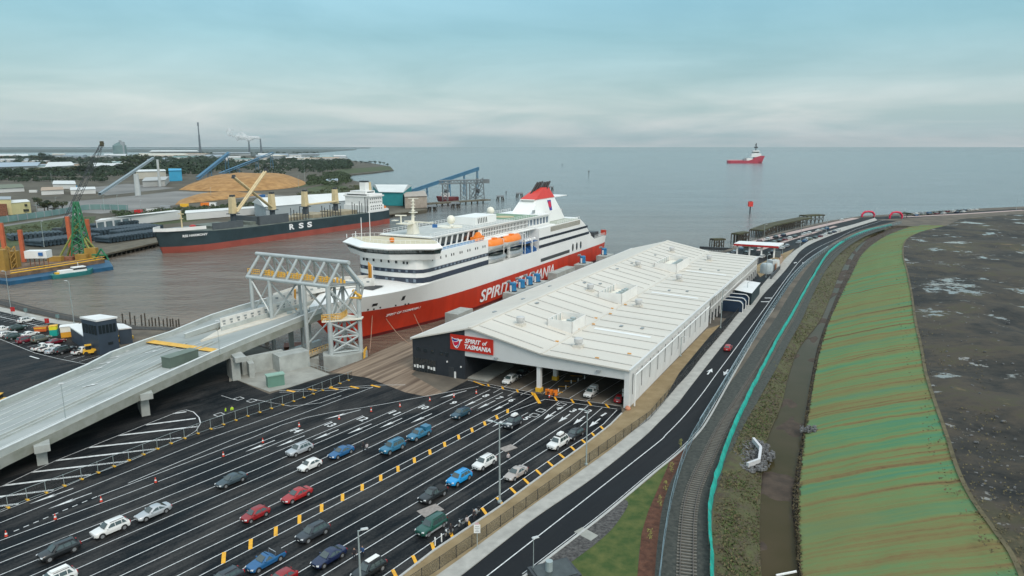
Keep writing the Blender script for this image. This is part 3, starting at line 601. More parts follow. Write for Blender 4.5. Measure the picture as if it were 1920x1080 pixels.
# sign with lettering and emblem
def FS(v, z, e=0): return (-e, v, z)
sg = MB().bx(-.3, -.02, 31.2, 42.3, 6.85, 10.35).build('sign', mat('sign_red', (.52, .025, .012), .45, .03, .5), tb, True)
SW = mat('sign_white', (.85, .85, .85), .5, 0)
text_obj('lettering', 'SPIRIT', 4.2, 1.05, (-.33, 38.4, 8.75), (0, -1, 0), (0, 0, 1), SW, sg, .25, .02, .03)
text_obj('lettering', 'of', 1.3, .95, (-.33, 33.9, 8.8), (0, -1, 0), (0, 0, 1), SW, sg, .25, .02, .02)
text_obj('lettering', 'TASMANIA', 6.8, 1.05, (-.33, 38.5, 7.4), (0, -1, 0), (0, 0, 1), SW, sg, .2, .02, .03)
NAVY = mat('emblem_navy', (.03, .03, .25), .5, 0); ERED = mat('emblem_red', (.6, .01, .05), .5, 0)
def emblem(base, X, Y, s, parent, out):
    def P(a, b, e): return tuple(Vector(base) + Vector(X) * (a * s) + Vector(Y) * (b * s) + Vector(out) * e)
    bird = [(-.05, 1.0), (.2, .86), (.5, .84), (.75, .88), (.9, .8), (1.05, .86), (1.25, .82), (1.1, .7), (.98, .62), (.9, .35), (.75, .05), (.6, -.12), (.45, -.1), (.3, .0), (.15, .25), (.03, .6)]
    MB().sheet([P(a, b, .02) for a, b in bird]).build('emblem', SW, parent, True)
    MB().sheet([P(a, b, .04) for a, b in [(.02, .88), (.3, .78), (.6, .77), (.78, .8), (.55, .62), (.3, .55), (.1, .62), (.05, .7)]]).build('emblem', NAVY, parent, True)
    MB().sheet([P(a, b, .04) for a, b in [(.12, .56), (.32, .5), (.58, .55), (.84, .72), (.82, .5), (.66, .25), (.42, .1), (.28, .15), (.18, .35)]]).build('emblem', ERED, parent, True)
    MB().sheet([P(a, b, .04) for a, b in [(.88, .6), (.82, .35), (.68, .05), (.58, -.04), (.48, -.03), (.62, .14), (.76, .38)]]).build('emblem', NAVY, parent, True)
emblem((-.32, 41.8, 7.5), (0, -1, 0), (0, 0, 1), 2.3, sg, (-1, 0, 0))
# interior stop lights and orange barrier
for v, u, z in ((20.9, 3, 0),):
    bt = thing('water_barrier', 'orange plastic barrier panels beside the white column at the shed mouth', 'barrier', G(1031, 741))
    q = MB()
    for k in range(3): q.box((G(1031, 741)[0] + k * .9 - .6, G(1031, 741)[1] - .3 * k, .7), (.75, .25, 1.4), .2)
    q.build('panel', ORG, bt)
    q = MB()
    for k in range(3): q.box((G(1031, 741)[0] + k * .9 - .6, G(1031, 741)[1] - .3 * k, .08), (.9, .6, .14), .2)
    q.build('foot', BLACK, bt)

# ================================================================ FERRY
fr = thing('ferry', 'large red and white passenger ferry moored behind the white shed, bow under the steel gantry', 'ferry', (OC[0], OC[1], -2.5), R(SA + 180))
HRED = mat('hull_red', (.50, .035, .012), .38, .16, .25, stretch=(.6, .6, .15)); HWHITE = mat('hull_white', (.82, .82, .80), .4, .03, .08); BOOT = mat('boot_top', (.12, .01, .01), .5, .1, .2)
SHIPZ = 2.5
def L3(x, y, z): return (x, y, z + SHIPZ)
def itab(tab, x):
    for (a, b), (c, d) in zip(tab[:-1], tab[1:]):
        if a <= x <= c: return b + (d - b) * (x - a) / (c - a)
    return tab[0][1] if x < tab[0][0] else tab[-1][1]
TW = [(0, 10.5), (8, 12), (20, 12.5), (120, 12.5), (132, 12.1), (140, 11.3), (150, 9.6), (160, 7.2), (168, 5), (175, 3.1), (181, 1.5), (186, .05), (200, 0)]
TD = [(0, 12.2), (5, 12.5), (160, 12.5), (166, 12.2), (172, 11.2), (178, 9.3), (184, 6.5), (189, 3.6), (193, 1.3), (195, .08)]
ST = [(186, -2.5), (188, .9), (191, 4.6), (195, 8.6)]
def hbr(x, z):
    d = itab(TD, x); w_ = itab(TW, x); zs = itab(ST, x) if x > 186 else -2.5
    if z <= zs: return max(.02, w_ if x <= 186 else .02)
    t = (z - zs) / (11.4 - zs)
    if x > 186: return max(.02, d * max(0, t) ** .8)
    return w_ + (d - w_) * max(0, t) ** (1.35 if x > 120 else 1)
def redz(x): return 5.3 if x < 150 else 5.3 + (x - 150) * .045
def topz(x): return 9.0 if x < 18.6 else (9.0 + (x - 18.6) * .48 if x < 23.6 else (11.4 if x < 184 else 11.4 - (x - 184) * .09))
xs = [1, 4, 8, 14, 18.6, 21, 23.7, 40, 60, 80, 100, 120, 130, 138, 145, 150, 155, 160, 164, 168, 171, 174, 177, 180, 182, 184, 186, 188, 189.5, 191, 192.5, 194, 194.9]
q = MB(); rings = []
for x in xs:
    lv = [-5, -2.4, -1.6, 0, 2, 3.8, redz(x), redz(x) + .01, 8, topz(x)]; zs = itab(ST, x) if x > 186 else -9; r_ = []
    for z in lv:
        zz = max(z, min(zs, topz(x) - .1)); r_.append((hbr(x, zz), zz))
    rings.append(r_)
nl = len(rings[0])
for sgn in (1, -1):
    base = len(q.v)
    for x, r_ in zip(xs, rings):
        for y, z in r_: q.v.append(L3(x, y * sgn, z))
    for i in range(len(xs) - 1):
        for k in range(nl - 1):
            a = base + i * nl + k; q.f.append((a, a + nl, a + nl + 1, a + 1) if sgn > 0 else (a, a + 1, a + nl + 1, a + nl)); q.m.append(2 if k < 2 else (0 if k < 6 else 1))
q.f.append(tuple(range(nl)) + tuple(len(xs) * nl + k for k in range(nl - 1, -1, -1))); q.m.append(0)
q.build('hull', [HRED, HWHITE, BOOT], fr, True, smooth=24, recalc=True)
# foredeck shell (whaleback) rising to the centre line
q = MB(); xd = [x for x in xs if x >= 155]; n = 7
for x in xd:
    b = itab(TD, x)
    for k in range(n):
        t = -1 + 2 * k / (n - 1); q.v.append(L3(x, b * t, topz(x) + (1.0 * (1 - t * t)) * min(1, (195.5 - x) / 14)))
for i in range(len(xd) - 1):
    for k in range(n - 1): a = i * n + k; q.f.append((a, a + 1, a + n + 1, a + n)); q.m.append(0)
q.build('foredeck', HWHITE, fr, True, smooth=40)
MB().bx(2, 120, -12.2, 12.2, 8.7 + SHIPZ, 8.98 + SHIPZ).build('mooring_deck', mat('deck_grey', (.25, .26, .26), .7, .1, .3), fr, True)
# superstructure
def fwd(e=0): return [(121, 12.5 + e), (157, 12.5 + e), (159.6, 11.9 + e * .8), (161 + e * .7, 10.3 + e * .7), (161.9 + e, 7), (162.4 + e, 3), (162.5 + e, 0), (162.4 + e, -3), (161.9 + e, -7), (161 + e * .7, -10.3 - e * .7), (159.6, -11.9 - e * .8), (157, -12.5 - e), (121, -12.5 - e)]
q = MB(); q.prism(fwd(), 11.38 + SHIPZ, 20.4 + SHIPZ); q.bx(30, 121, -8.5, 8.5, 8.9 + SHIPZ, 20 + SHIPZ)
side = [(22.8, 11.39), (27, 14.3), (32, 17.8), (36.7, 20), (80, 20), (80, 11.39)]
for y0, y1 in ((8.5, 12.5), (-12.5, -8.5)):
    q.add([L3(x, y0, z) for x, z in side] + [L3(x, y1, z) for x, z in side], [tuple(range(6)), tuple(range(11, 5, -1))] + [(i, 6 + i, 6 + (i + 1) % 6, (i + 1) % 6) for i in range(6)])
q.bx(80, 121, 8.5, 12.4, 8.9 + SHIPZ, 11.36 + SHIPZ); q.bx(80, 121, -12.4, -8.5, 8.9 + SHIPZ, 11.36 + SHIPZ)
q.add([L3(18.6, -8.5, 9), L3(18.6, 8.5, 9), L3(30, 8.5, 16.5), L3(30, -8.5, 16.5)], [(0, 1, 2, 3)])
q.build('superstructure', HWHITE, fr, True)
NAVG = mat('band_glass', (.035, .048, .075), .2, .15, .3, spec=.6)
def band(line, z0, z1, e=.05):
    return MB().wall([(x, y, 0) for x, y in line], .1, z0 + SHIPZ, z1 + SHIPZ).build('window_band', NAVG, fr, True)
B1 = band(fwd(.04), 14.9, 16.0); B2 = band(fwd(.04), 11.9, 13.5)
B3 = band([(80, 12.54), (27.6, 12.54)], 15.3, 16.3); B4 = band([(80, 12.54), (25.6, 12.54)], 12.1, 13.3)
band([(80, -12.54), (27.6, -12.54)], 15.3, 16.3); band([(80, -12.54), (25.6, -12.54)], 12.1, 13.3)
RIBW = MB().bx(36.9, 69, 12.45, 12.53, 17.7 + SHIPZ, 19.7 + SHIPZ).build('window_band', GLASS, fr, True)
q = MB()
for k in range(34): x = 37.2 + .95 * k; q.bx(x, x + .3, 12.5, 12.6, 17.6 + SHIPZ, 19.8 + SHIPZ)
q.build('mullions', OFFW, RIBW, True)
PANE = mat('pane_light', (.16, .2, .25), .2, .3, .5)
for k in range(15): x = 122.5 + 2.2 * k; MB().bx(x, x + 1.1, 12.6, 12.63, 15.15 + SHIPZ, 15.8 + SHIPZ).build('band_pane', PANE, B1, True)
for k in range(9):
    y = -9.5 + 2.4 * k; MB().bx(162.55 - abs(y) ** 2 * .012, 162.7 - abs(y) ** 2 * .012, y, y + .8, 15.1 + SHIPZ, 15.85 + SHIPZ).build('band_pane', PANE, B1, True)
    if k in (1, 2, 4, 5, 7, 8): MB().bx(162.55 - abs(y) ** 2 * .012, 162.7 - abs(y) ** 2 * .012, y, y + .9, 12.2 + SHIPZ, 13.2 + SHIPZ).build('band_pane', PANE, B2, True)
for k in range(20): x = 29 + 2.5 * k; MB().bx(x, x + 1.6, 12.6, 12.63, 15.5 + SHIPZ, 16.1 + SHIPZ).build('band_pane', GLASS, B3, True); MB().bx(x, x + 1.6, 12.6, 12.63, 12.4 + SHIPZ, 13.1 + SHIPZ).build('band_pane', GLASS, B4, True)
# small windows on the high front side wall and front
for x in (123, 124.4, 128, 129.4, 133, 134.4, 138, 139.2, 143, 144.3, 147.5, 150.5, 152, 155): MB().bx(x, x + .55, 12.48, 12.55, 18.1 + SHIPZ, 18.9 + SHIPZ).build('porthole', GLASS, fr, True)
for y in (-8.5, -7.2, -4.6, -1.6, 1.2, 3.9, 6.6, 7.9): MB().bx(162.2, 162.56 - abs(y) * abs(y) * .003, y, y + .6, 17.7 + SHIPZ, 18.5 + SHIPZ).build('porthole', GLASS, fr, True)
for x in (44.9, 40.3, 35.6): MB().lathe([(.001, -.02), (1, 0), (1, .06), (.001, .07)], (0, 0, 0), 20).build('oval_window', GLASS, fr, True)
ov = [o for o in fr.children if o.name.startswith('oval_window')]
for o, x in zip(ov, (44.9, 40.3, 35.6)): o.rotation_euler = (R(90), 0, 0); o.scale = (.95, 1.75, 1); o.location = (x, 12.56, 8.1 + SHIPZ)
MB().bx(48.6, 78.2, 12.48, 12.56, 6.35 + SHIPZ, 7.7 + SHIPZ).build('side_grille', mat('grille', (.06, .065, .065), .6, .3, 3), fr, True)
# upper decks
q = MB(); q.bx(83, 150, -9, 9, 20 + SHIPZ, 24.3 + SHIPZ); q.bx(60, 83, -8, 8, 20 + SHIPZ, 24.2 + SHIPZ); q.bx(62, 155, -11.2, 11.2, 20 + SHIPZ, 20.25 + SHIPZ)
q.bx(62, 152, -9.8, 9.8, 24.3 + SHIPZ, 24.7 + SHIPZ); q.bx(80, 121, 8, 10.4, 20.2 + SHIPZ, 20.5 + SHIPZ); q.bx(80, 121, -12.6, -8, 20.0 + SHIPZ, 20.4 + SHIPZ)
q.build('upper_deck', HWHITE, fr, True)
WB = MB().bx(83, 119, 9.0, 9.06, 20.9 + SHIPZ, 23.6 + SHIPZ).build('window_band', GLASS, fr, True)
q = MB()
for k in range(31): x = 83.2 + 1.2 * k; q.bx(x, x + .35, 9.0, 9.15, 20.8 + SHIPZ, 23.8 + SHIPZ)
q.bx(83, 119, 9.0, 9.15, 22.2 + SHIPZ, 22.5 + SHIPZ)
q.build('mullions', HWHITE, WB, True)
q = MB()
for k in range(8):
    x = 123 + 3.4 * k; q.add([L3(x, 9.08, 21), L3(x + 2.2, 9.08, 21), L3(x + 1.2, 9.08, 23.8), L3(x - 1, 9.08, 23.8)], [(0, 1, 2, 3)])
q.build('slanted_window', GLASS, fr, True, recalc=False)
q = MB()
for k in range(7): x = 62 + 3 * k; q.bx(x, x + 2, 8.0, 8.06, 20.8 + SHIPZ, 23.2 + SHIPZ)
q.build('slanted_window', PANE, fr, True)
GREEND = mat('deck_green', (.16, .26, .17), .8, .1, .3); DECKB = mat('deck_pale', (.45, .47, .45), .75, .1, .3)
MB().bx(74, 95, -9.5, 9.5, 24.7 + SHIPZ, 24.76 + SHIPZ).build('sports_deck', GREEND, fr, True)
MB().lathe([(.1, .08), (4, .08), (4, .1), (.1, .1)], L3(86, 0, 24.72), 20).build('deck_circle', mat('deck_sand', (.5, .42, .25), .8, .1, .4), fr, True)
MB().bx(96, 150, -9.5, 9.5, 24.7 + SHIPZ, 24.75 + SHIPZ).build('roof_deck', DECKB, fr, True)
MB().bx(37, 62, -12, 12, 20.02 + SHIPZ, 20.1 + SHIPZ).build('aft_deck', mat('deck_olive', (.40, .43, .36), .8, .1, .3), fr, True)
MB().bx(101.5, 117, -4, 5, 24.7 + SHIPZ, 27.4 + SHIPZ).build('louvre_house', HWHITE, fr, True)
lh = fr.children[-1]
for k in range(6): x = 108.5 + 1.2 * k; MB().add([L3(x, 5.05, 25.1), L3(x + .5, 5.05, 25.1), L3(x + .8, 5.05, 27.0), L3(x + .3, 5.05, 27.0)], [(0, 1, 2, 3)]).build('louvre', GLASS, [o for o in fr.children if o.name == 'louvre_house'][0], True, recalc=False)
def dome(x, y, z, r):
    d = MB().lathe([(r * .35, 0), (r * .35, r * .9), (r * .5, r)], L3(x, y, z), 10).build('dome_mast', HWHITE, fr, True)
    MB().lathe([(r * .5, 0), (r * .9, r * .35), (r, r * .9), (r * .87, r * 1.4), (r * .5, r * 1.78), (.01, r * 1.9)], L3(x, y, z + r * .8), 16).build('radome', OFFW, d, True, smooth=60)
dome(97, 0, 25.5, 1.5); dome(125, 0, 24.7, 1.5); dome(129, 3, 24.6, .5)
MB().lathe([(4.5, 0), (4.5, .5)], L3(126, 0, 24.6), 14).build('radome_base', OFFW, fr, True)
# railings as thin ribbons of posts
def rail(line, h=1.1, name='railing', m=HWHITE, par=fr, step=2.0, r=.045):
    q = MB()
    for p, _ in along(line, step): q.tube(p, (p[0], p[1], p[2] + h), r, 4)
    for f_ in (.5, 1): q.path([(p[0], p[1], p[2] + h * f_) for p in line], r, 4)
    return q.build(name, m, par, par is not None and par is fr)
rail([L3(62, 9.8, 24.7), L3(152, 9.8, 24.7)]); rail([L3(37, 12.2, 20.1), L3(62, 12.2, 20.1)]); rail([L3(80, 10.3, 20.5), L3(121, 10.3, 20.5)]); rail([L3(62, -9.8, 24.7), L3(150, -9.8, 24.7)])
rail([L3(2, 12.2, 9), L3(17, 12.2, 9)], 1.3, step=1.0); rail([L3(2, 12.2, 9), L3(2, -12.2, 9)], 1.3, step=1.0); rail([L3(121, 12.2, 20.4), L3(154, 12.2, 20.4)])
MB().bx(1.5, 3, 10, 12.3, 9 + SHIPZ, 11.4 + SHIPZ).build('stern_house', HRED, fr, True); MB().bx(9, 15, 6, 11, 9 + SHIPZ, 11.5 + SHIPZ).build('winch_house', DARK, fr, True)
# bridge
def bo(k=1.0, dx=0): return [(167.6 + dx, -5 * k), (167.6 + dx, 5 * k), (166 + dx, 8 * k), (163 + dx, 13 * k), (161 + dx, 17.2 * k), (157.5, 17.8 * k), (154, 14.5 * k), (151, 9), (151, -9), (154, -14.5 * k), (157.5, -17.8 * k), (161 + dx, -17.2 * k), (163 + dx, -13 * k), (166 + dx, -8 * k)]
def loft(q, A, za, B, zb, m=0, cap=True):
    n = len(A); q.add([(x, y, za) for x, y in A] + [(x, y, zb) for x, y in B], [(i, (i + 1) % n, n + (i + 1) % n, n + i) for i in range(n)] + ([tuple(range(n - 1, -1, -1)), tuple(range(n, 2 * n))] if cap else []), m)
q = MB(); loft(q, bo(.93, -2), 19.2 + SHIPZ, bo(.96, -1.2), 20.9 + SHIPZ); loft(q, bo(.99, .2), 22.4 + SHIPZ, bo(1.0, .3), 22.75 + SHIPZ); loft(q, bo(1.0, .3), 22.75 + SHIPZ, bo(.93, -1.6), 23.9 + SHIPZ)
BR = q.build('bridge', HWHITE, fr, True)
q = MB(); loft(q, bo(.94, -1.5), 20.9 + SHIPZ, bo(.975, -.5), 22.4 + SHIPZ); q.build('bridge_glass', mat('bridge_glass', (.015, .035, .035), .06, 0, spec=.9), BR, True)
q = MB(); A_, B_ = bo(.945, -1.47), bo(.98, -.45)
for i in range(14):
    a, b, c, d = A_[i], A_[(i + 1) % 14], B_[i], B_[(i + 1) % 14]; L = math.hypot(b[0] - a[0], b[1] - a[1]); k = max(1, int(L / 1.6))
    for j in range(k): t = j / k; q.tube((a[0] + (b[0] - a[0]) * t, a[1] + (b[1] - a[1]) * t, 20.9 + SHIPZ), (c[0] + (d[0] - c[0]) * t, c[1] + (d[1] - c[1]) * t, 22.4 + SHIPZ), .06, 4)
q.build('bridge_mullion', DARK, BR, True)
q = MB(); q.prism(bo(.9, -2.2), 23.9 + SHIPZ, 23.95 + SHIPZ); q.build('bridge_roof_deck', mat('deck_cream', (.55, .50, .36), .8, .08, .4), BR, True)
ln_ = [(x, y, 23.95 + SHIPZ) for x, y in bo(.9, -2.2)][:7]; ln2 = [(x, y, 23.95 + SHIPZ) for x, y in bo(.9, -2.2)][8:]
q = MB()
for L in (ln_, ln2):
    for p, _ in along(L, 1.5): q.tube(p, (p[0], p[1], p[2] + 1), .04, 4)
    q.path([(p[0], p[1], p[2] + 1) for p in L], .04, 4)
q.build('bridge_railing', HWHITE, BR, True)
for x, y, h in ((161, -12, 2.4), (163, -8, 7), (162, -5.5, 8.5), (160, -16.5, 1.2), (156, 15, 1.2)): MB().tube(L3(x, y, 23.9), L3(x, y, 23.9 + h), .11, 5).build('antenna', HWHITE, BR, True)
MB().lathe([(.3, 0), (.75, .3), (.75, 1.2), (.3, 1.5)], L3(162.5, 3, 23.95), 10).build('orange_dome', ORG, BR, True)
# main mast
MS = MB().box(L3(147.5, 0, 26.2), (3.4, 3.0, 4.8), 0, 0, .7).build('mast_tower', OFFW, fr, True)
q = MB(); q.tube(L3(147.5, 0, 28.4), L3(147, 0, 36), .55, 8, 0, .25)
for z in (30, 31, 32, 33, 34, 35): q.lathe([(.3, 0), (.75, .05), (.75, .15), (.3, .2)], L3(147.2, 0, z), 8)
q.lathe([(.2, 0), (1.5, .1), (1.5, .2), (.2, .25)], L3(147.1, 0, 31.4), 10); q.box(L3(146.9, 0, 35.9), (.3, 3.8, .2)); q.build('mast_pole', OFFW, MS, True)
q = MB(); q.box(L3(150, -1, 28.2), (4, 4.5, .25)); q.box(L3(147.5, 4, 28.6), (.5, 7.5, .4)); q.tube(L3(151, -2, 28.3), L3(151, -2, 30.6), .25); q.box(L3(151, -2, 30.8), (.5, 3.6, .35), .4); q.box(L3(151, 1, 29.2), (.4, 2.8, .3), .9); q.box(L3(152.2, -3.4, 29.3), (1.6, 1.6, .2))
q.build('radar_platform', OFFW, MS, True)
MB().box(L3(144, 6, 27.2), (.1, 1.6, 1.1), .5).build('signal_flag', BLUEP, MS, True)
# funnel
def trap(q, x0, x1, y, z0, X0, X1, Y, z1, m=0, cx=None):
    vs = [L3(a, b, z0) for a, b in ((x0, -y), (x1, -y), (x1, y), (x0, y))] + [L3(a, b, z1) for a, b in ((X0, -Y), (X1, -Y), (X1, Y), (X0, Y))]
    q.add(vs, [(0, 3, 2, 1), (4, 5, 6, 7), (0, 1, 5, 4), (1, 2, 6, 5), (2, 3, 7, 6), (3, 0, 4, 7)], m)
q = MB(); trap(q, 38, 73, 5.5, 20.2, 42, 70.5, 5, 24.7); trap(q, 42, 70.5, 5, 24.7, 46, 64.5, 3.8, 29.9); FN = q.build('funnel', HWHITE, fr, True)
MB().bx(31, 66, -3.2, 3.2, 29.9 + SHIPZ, 30.25 + SHIPZ).build('funnel_fin', HWHITE, FN, True)
q = MB(); trap(q, 45.5, 65, 3.6, 30.2, 48, 53, 1.8, 34.6); q.build('funnel_top', mat('funnel_red', (.6, .03, .015), .4, .05, .5), FN, True)
for k in range(6): MB().tube(L3(61 - 1.8 * k * .9, -1.6 + .65 * k, 30.6 + .2 * k), L3(52.5 - 1.2 * k, -1.4 + .6 * k, 36.6 + .15 * (k % 3)), .5, 8).build('exhaust_pipe', mat('sooty_steel', (.03, .024, .022), .6, .2, 1), FN, True)
q = MB()
yy = lambda z: 5 - (z - 24.7) * .23 + .07
pl = lambda pts, e=0: [L3(x, yy(z) + e, z) for x, z in pts]
q.sheet(pl([(51, 24.9), (53.5, 24.9), (54.2, 29.3), (50.5, 29.3)])); q.build('emblem', NAVY, FN, True, recalc=False)
q = MB(); q.sheet(pl([(52.7, 25.8), (54.0, 27), (53.6, 28.6), (52, 29), (50.9, 28.2), (51.2, 26.6)], .03)); q.build('emblem', ERED, FN, True, recalc=False)
MB().bx(68.5, 71, 5.0, 5.15, 25 + SHIPZ, 26.3 + SHIPZ).build('funnel_grille', GREY, FN, True)
# lifeboats in the side recess
def boat(q, q2, x0, x1, yc, z, r, ht):
    n = 9
    for Q, lv in ((q, [(0.15, 0), (.75, .25), (1, .5)]), (q2, [(1, .5), (.98, .66), (.7, .92), (.3, 1.0)])):
        b0 = len(Q.v)
        for s_, h in lv:
            for k in range(2 * n):
                t = math.pi * 2 * k / (2 * n); cx_ = math.cos(t); Q.v.append(L3((x0 + x1) / 2 + (x1 - x0) / 2 * (abs(cx_) ** .6) * (1 if cx_ > 0 else -1) * (.82 + .18 * s_), yc + r * math.sin(t) * s_, z + h * ht))
        for i in range(len(lv) - 1):
            for k in range(2 * n): a = b0 + i * 2 * n + k; b = b0 + i * 2 * n + (k + 1) % (2 * n); Q.f.append((a, b, b + 2 * n, a + 2 * n)); Q.m.append(0)
        Q.f.append(tuple(range(b0 + (len(lv) - 1) * 2 * n, b0 + len(lv) * 2 * n))); Q.m.append(0); Q.f.append(tuple(range(b0 + 2 * n - 1, b0 - 1, -1))); Q.m.append(0)
BO = mat('lifeboat_orange', (.85, .22, .02), .4, .04, .5)
for x0, x1 in ((109.8, 120.4), (95.7, 108.6)):
    q, q2 = MB(), MB(); boat(q, q2, x0, x1, 11.6, 16.0, 2.2, 4.0); b_ = q2.build('lifeboat', BO, fr, True, smooth=50); q.build('lifeboat_hull', HWHITE, b_, True, smooth=50)
    MB().bx((x0 + x1) / 2 - 1, (x0 + x1) / 2 + 1, 10.9, 12.3, 19.8 + SHIPZ, 20.5 + SHIPZ).build('lifeboat_hatch', BO, b_, True)
for x0, x1 in ((106.5, 119.6), (92.8, 104.3)):
    q, q2 = MB(), MB(); boat(q, q2, x0, x1, 11.2, 11.6, 1.9, 2.6); b_ = q.build('tender', HWHITE, fr, True, smooth=50); q2.build('tender_canopy', GREY, b_, True, smooth=50)
    MB().lathe([(.01, 0), (1, 0), (1, .2), (.6, .35), (.01, .4)], (0, 0, 0), 18).build('tender_hatch', mat('hatch_dark', (.02, .04, .04), .2, 0), b_, True)
    o = [c for c in b_.children if c.name.startswith('tender_hatch')][0]; o.scale = ((x1 - x0) * .36, 1.4, 1); o.location = L3((x0 + x1) / 2, 11.3, 14.15)
for x in (121, 109.3, 94.5, 106, 92, 104.8): q = MB(); q.tube(L3(x, 9, 20), L3(x, 12.3, 19.3), .18); q.tube(L3(x, 12.3, 19.3), L3(x, 12.3, 11.5), .14); q.tube(L3(x - 1.6, 8.7, 15.5), L3(x, 12.5, 15.5), .16); q.build('davit', HWHITE, fr, True)
q = MB()
for k in range(10): q.bx(81.5 + k * 1.0, 82.1 + k, 8.6, 12.2, 11.4 + SHIPZ, 12.6 + SHIPZ + (k % 3) * .5)
q.bx(81, 92, 8.6, 12.4, 15.4 + SHIPZ, 15.6 + SHIPZ); q.build('raft_rack', BLUEP, fr, True)
for k in range(5): MB().tube(L3(82 + 2 * k, 11.5, 16.4), L3(83.3 + 2 * k, 11.5, 16.4), .55, 10).build('raft_canister', HWHITE, fr, True)
MB().box(L3(86, 12.2, 14), (.6, .6, 6.5)).build('davit_post', HWHITE, fr, True)
RC = MB().box(L3(125, 10.5, 21.3), (6, 2, 1.3), 0, 0, 1.0).build('rescue_boat', BO, fr, True); MB().box(L3(124.6, 10.5, 22.6), (3.6, 1.8, 1.6), 0, 0, .35).build('rescue_cabin', BO, RC, True)
MB().bx(80, 121, 8.5, 8.56, 12 + SHIPZ, 14.5 + SHIPZ).build('recess_glazing', GLASS, fr, True)
q = MB()
for k in range(20): q.bx(81 + 2 * k, 81.5 + 2 * k, 8.56, 8.62, 16.6 + SHIPZ, 19.6 + SHIPZ)
q.build('recess_frames', GREY, fr, True)
q = MB(); q.bx(122, 152, 11.2, 11.25, 20.3 + SHIPZ, 21.2 + SHIPZ); q.build('blue_screen', mat('blue_screen', (.16, .30, .48), .3, .1, .4), fr, True)
# bow hatches and marks
MB().sheet([L3(170.5, 5.8, 12.45), L3(172.5, 1.5, 12.65), L3(177, 1.5, 12.6), L3(176, 6, 12.2)]).build('deck_opening', DARK, fr, True, recalc=False)
def onhull(px, py, e=.06):
    # march the ray to the port hull surface
    r = ray(px, py); best = None
    for k in range(4000):
        t = .08 + k * .00006; X, Y, Z = r[0] * t, r[1] * t, CH + r[2] * t; dx0, dy0 = X - OC[0], Y - OC[1]
        xs_ = -(dx0 * _dx + dy0 * _dy); ys_ = dx0 * _nx + dy0 * _ny
        if 0 < xs_ < 194 and ys_ <= hbr(xs_, Z) + e and Z < 12: return (xs_, ys_, Z + SHIPZ)
    return None
def hullpatch(pix, name, m, e=.06):
    P = [onhull(a, b, e) for a, b in pix]
    if all(P): MB().sheet(P).build(name, m, fr, True, recalc=False)
hullpatch([(697, 575), (699, 570), (709, 568), (707, 573)], 'hawse_opening', BLACK); hullpatch([(752, 564), (755, 556), (761, 554), (758, 562)], 'hawse_opening', BLACK)
for a, b in ((690, 581), (701, 580), (713, 577), (760, 571), (766, 570), (742, 573)): hullpatch([(a - 1.5, b + 1.5), (a - 1.5, b - 1.5), (a + 1.5, b - 1.8), (a + 1.5, b + 1.2)], 'fairlead', DARK)
HL = mat('hull_letter_white', (.8, .8, .8), .45, 0)
def hull_text(body, x0, x1, z0, h, it):
    text_obj('hull_lettering', body, x0 - x1, h, L3(x0, 12.56, z0), (-1, 0, 0), (0, 0, 1), HL, fr, it, .02, .02)
hull_text('SPIRIT', 127.2, 104.5, -.6, 4.1, .3); hull_text('OF', 103.3, 98.2, .2, 2.4, .3); hull_text('TASMANIA', 97.5, 65.2, -.6, 4.3, .3)
p0, p1 = onhull(723, 594, .3), onhull(788, 578, .3)
if p0 and p1:
    X = (Vector(p1) - Vector(p0)); L = X.length; X = X.normalized(); Yv = Vector((0, .35, 1)); Yv = (Yv - X * Yv.dot(X)).normalized()
    text_obj('name_lettering', 'SPIRIT OF TASMANIA I', L, .75, Vector(p0) + Vector((0, .1, 0)), X, Yv, HL, fr, .35, .02, .01)
MB().tube(L3(35, 2, 20.1), L3(34, 2, 24), .08).build('ensign_staff', HWHITE, fr, True); MB().box(L3(33.2, 2, 23.6), (1.6, .05, .9), .4).build('ensign', RED, fr, True)
# ================================================================ RAMP BRIDGE AND GANTRY
DECKM = mat('ramp_concrete', (.25, .28, .27), .75, 0, .12, col2=(.37, .395, .385), stretch=(.25, 1.5, 1), rot=R(-45), bump=.1, detail=6); PARA = mat('parapet_concrete', (.35, .38, .36), .8, 0, .25, col2=(.46, .49, .47), bump=.1, detail=7)
GIRD = mat('girder_concrete', (.30, .31, .28), .85, 0, .3, col2=(.20, .21, .17), bump=.15, detail=7)
def Vz(base, top, zb=0.0):
    g = G(base[0], base[1], zb); r = ray(*top); return (g[0], g[1], CH + g[1] / r[1] * r[2])
NEAR = PX([(-200, 950, 4.6), (0, 843, 5.6), (125, 785, 6.2), (300, 704, 7.2), (396, 661, 7.8), (470, 630, 8.6), (603, 577, 10.3)])
FAR = PX([(-200, 826, 4.6), (0, 752, 5.9), (90, 714, 6.3), (162, 684, 6.6), (208, 660, 6.9), (271, 637, 7.2), (321, 621, 7.4)])
FAR2 = PX([(321, 621, 7.4), (396, 590, 8.2), (450, 573, 9.0), (507, 557, 9.8)])
IN1 = PX([(346, 640, 7.6), (415, 613, 8.4), (500, 587, 9.4), (606, 558, 10.5)])
IN3 = PX([(346, 626, 7.6), (396, 609, 8.2), (450, 591, 9.0), (507, 574, 9.8)])
rb = thing('ramp_bridge', 'long pale concrete access ramp bridge rising from lower left towards the steel gantry', 'ramp bridge', G(270, 780))
dn = lambda L, d: [(p[0], p[1], p[2] - d) for p in L]
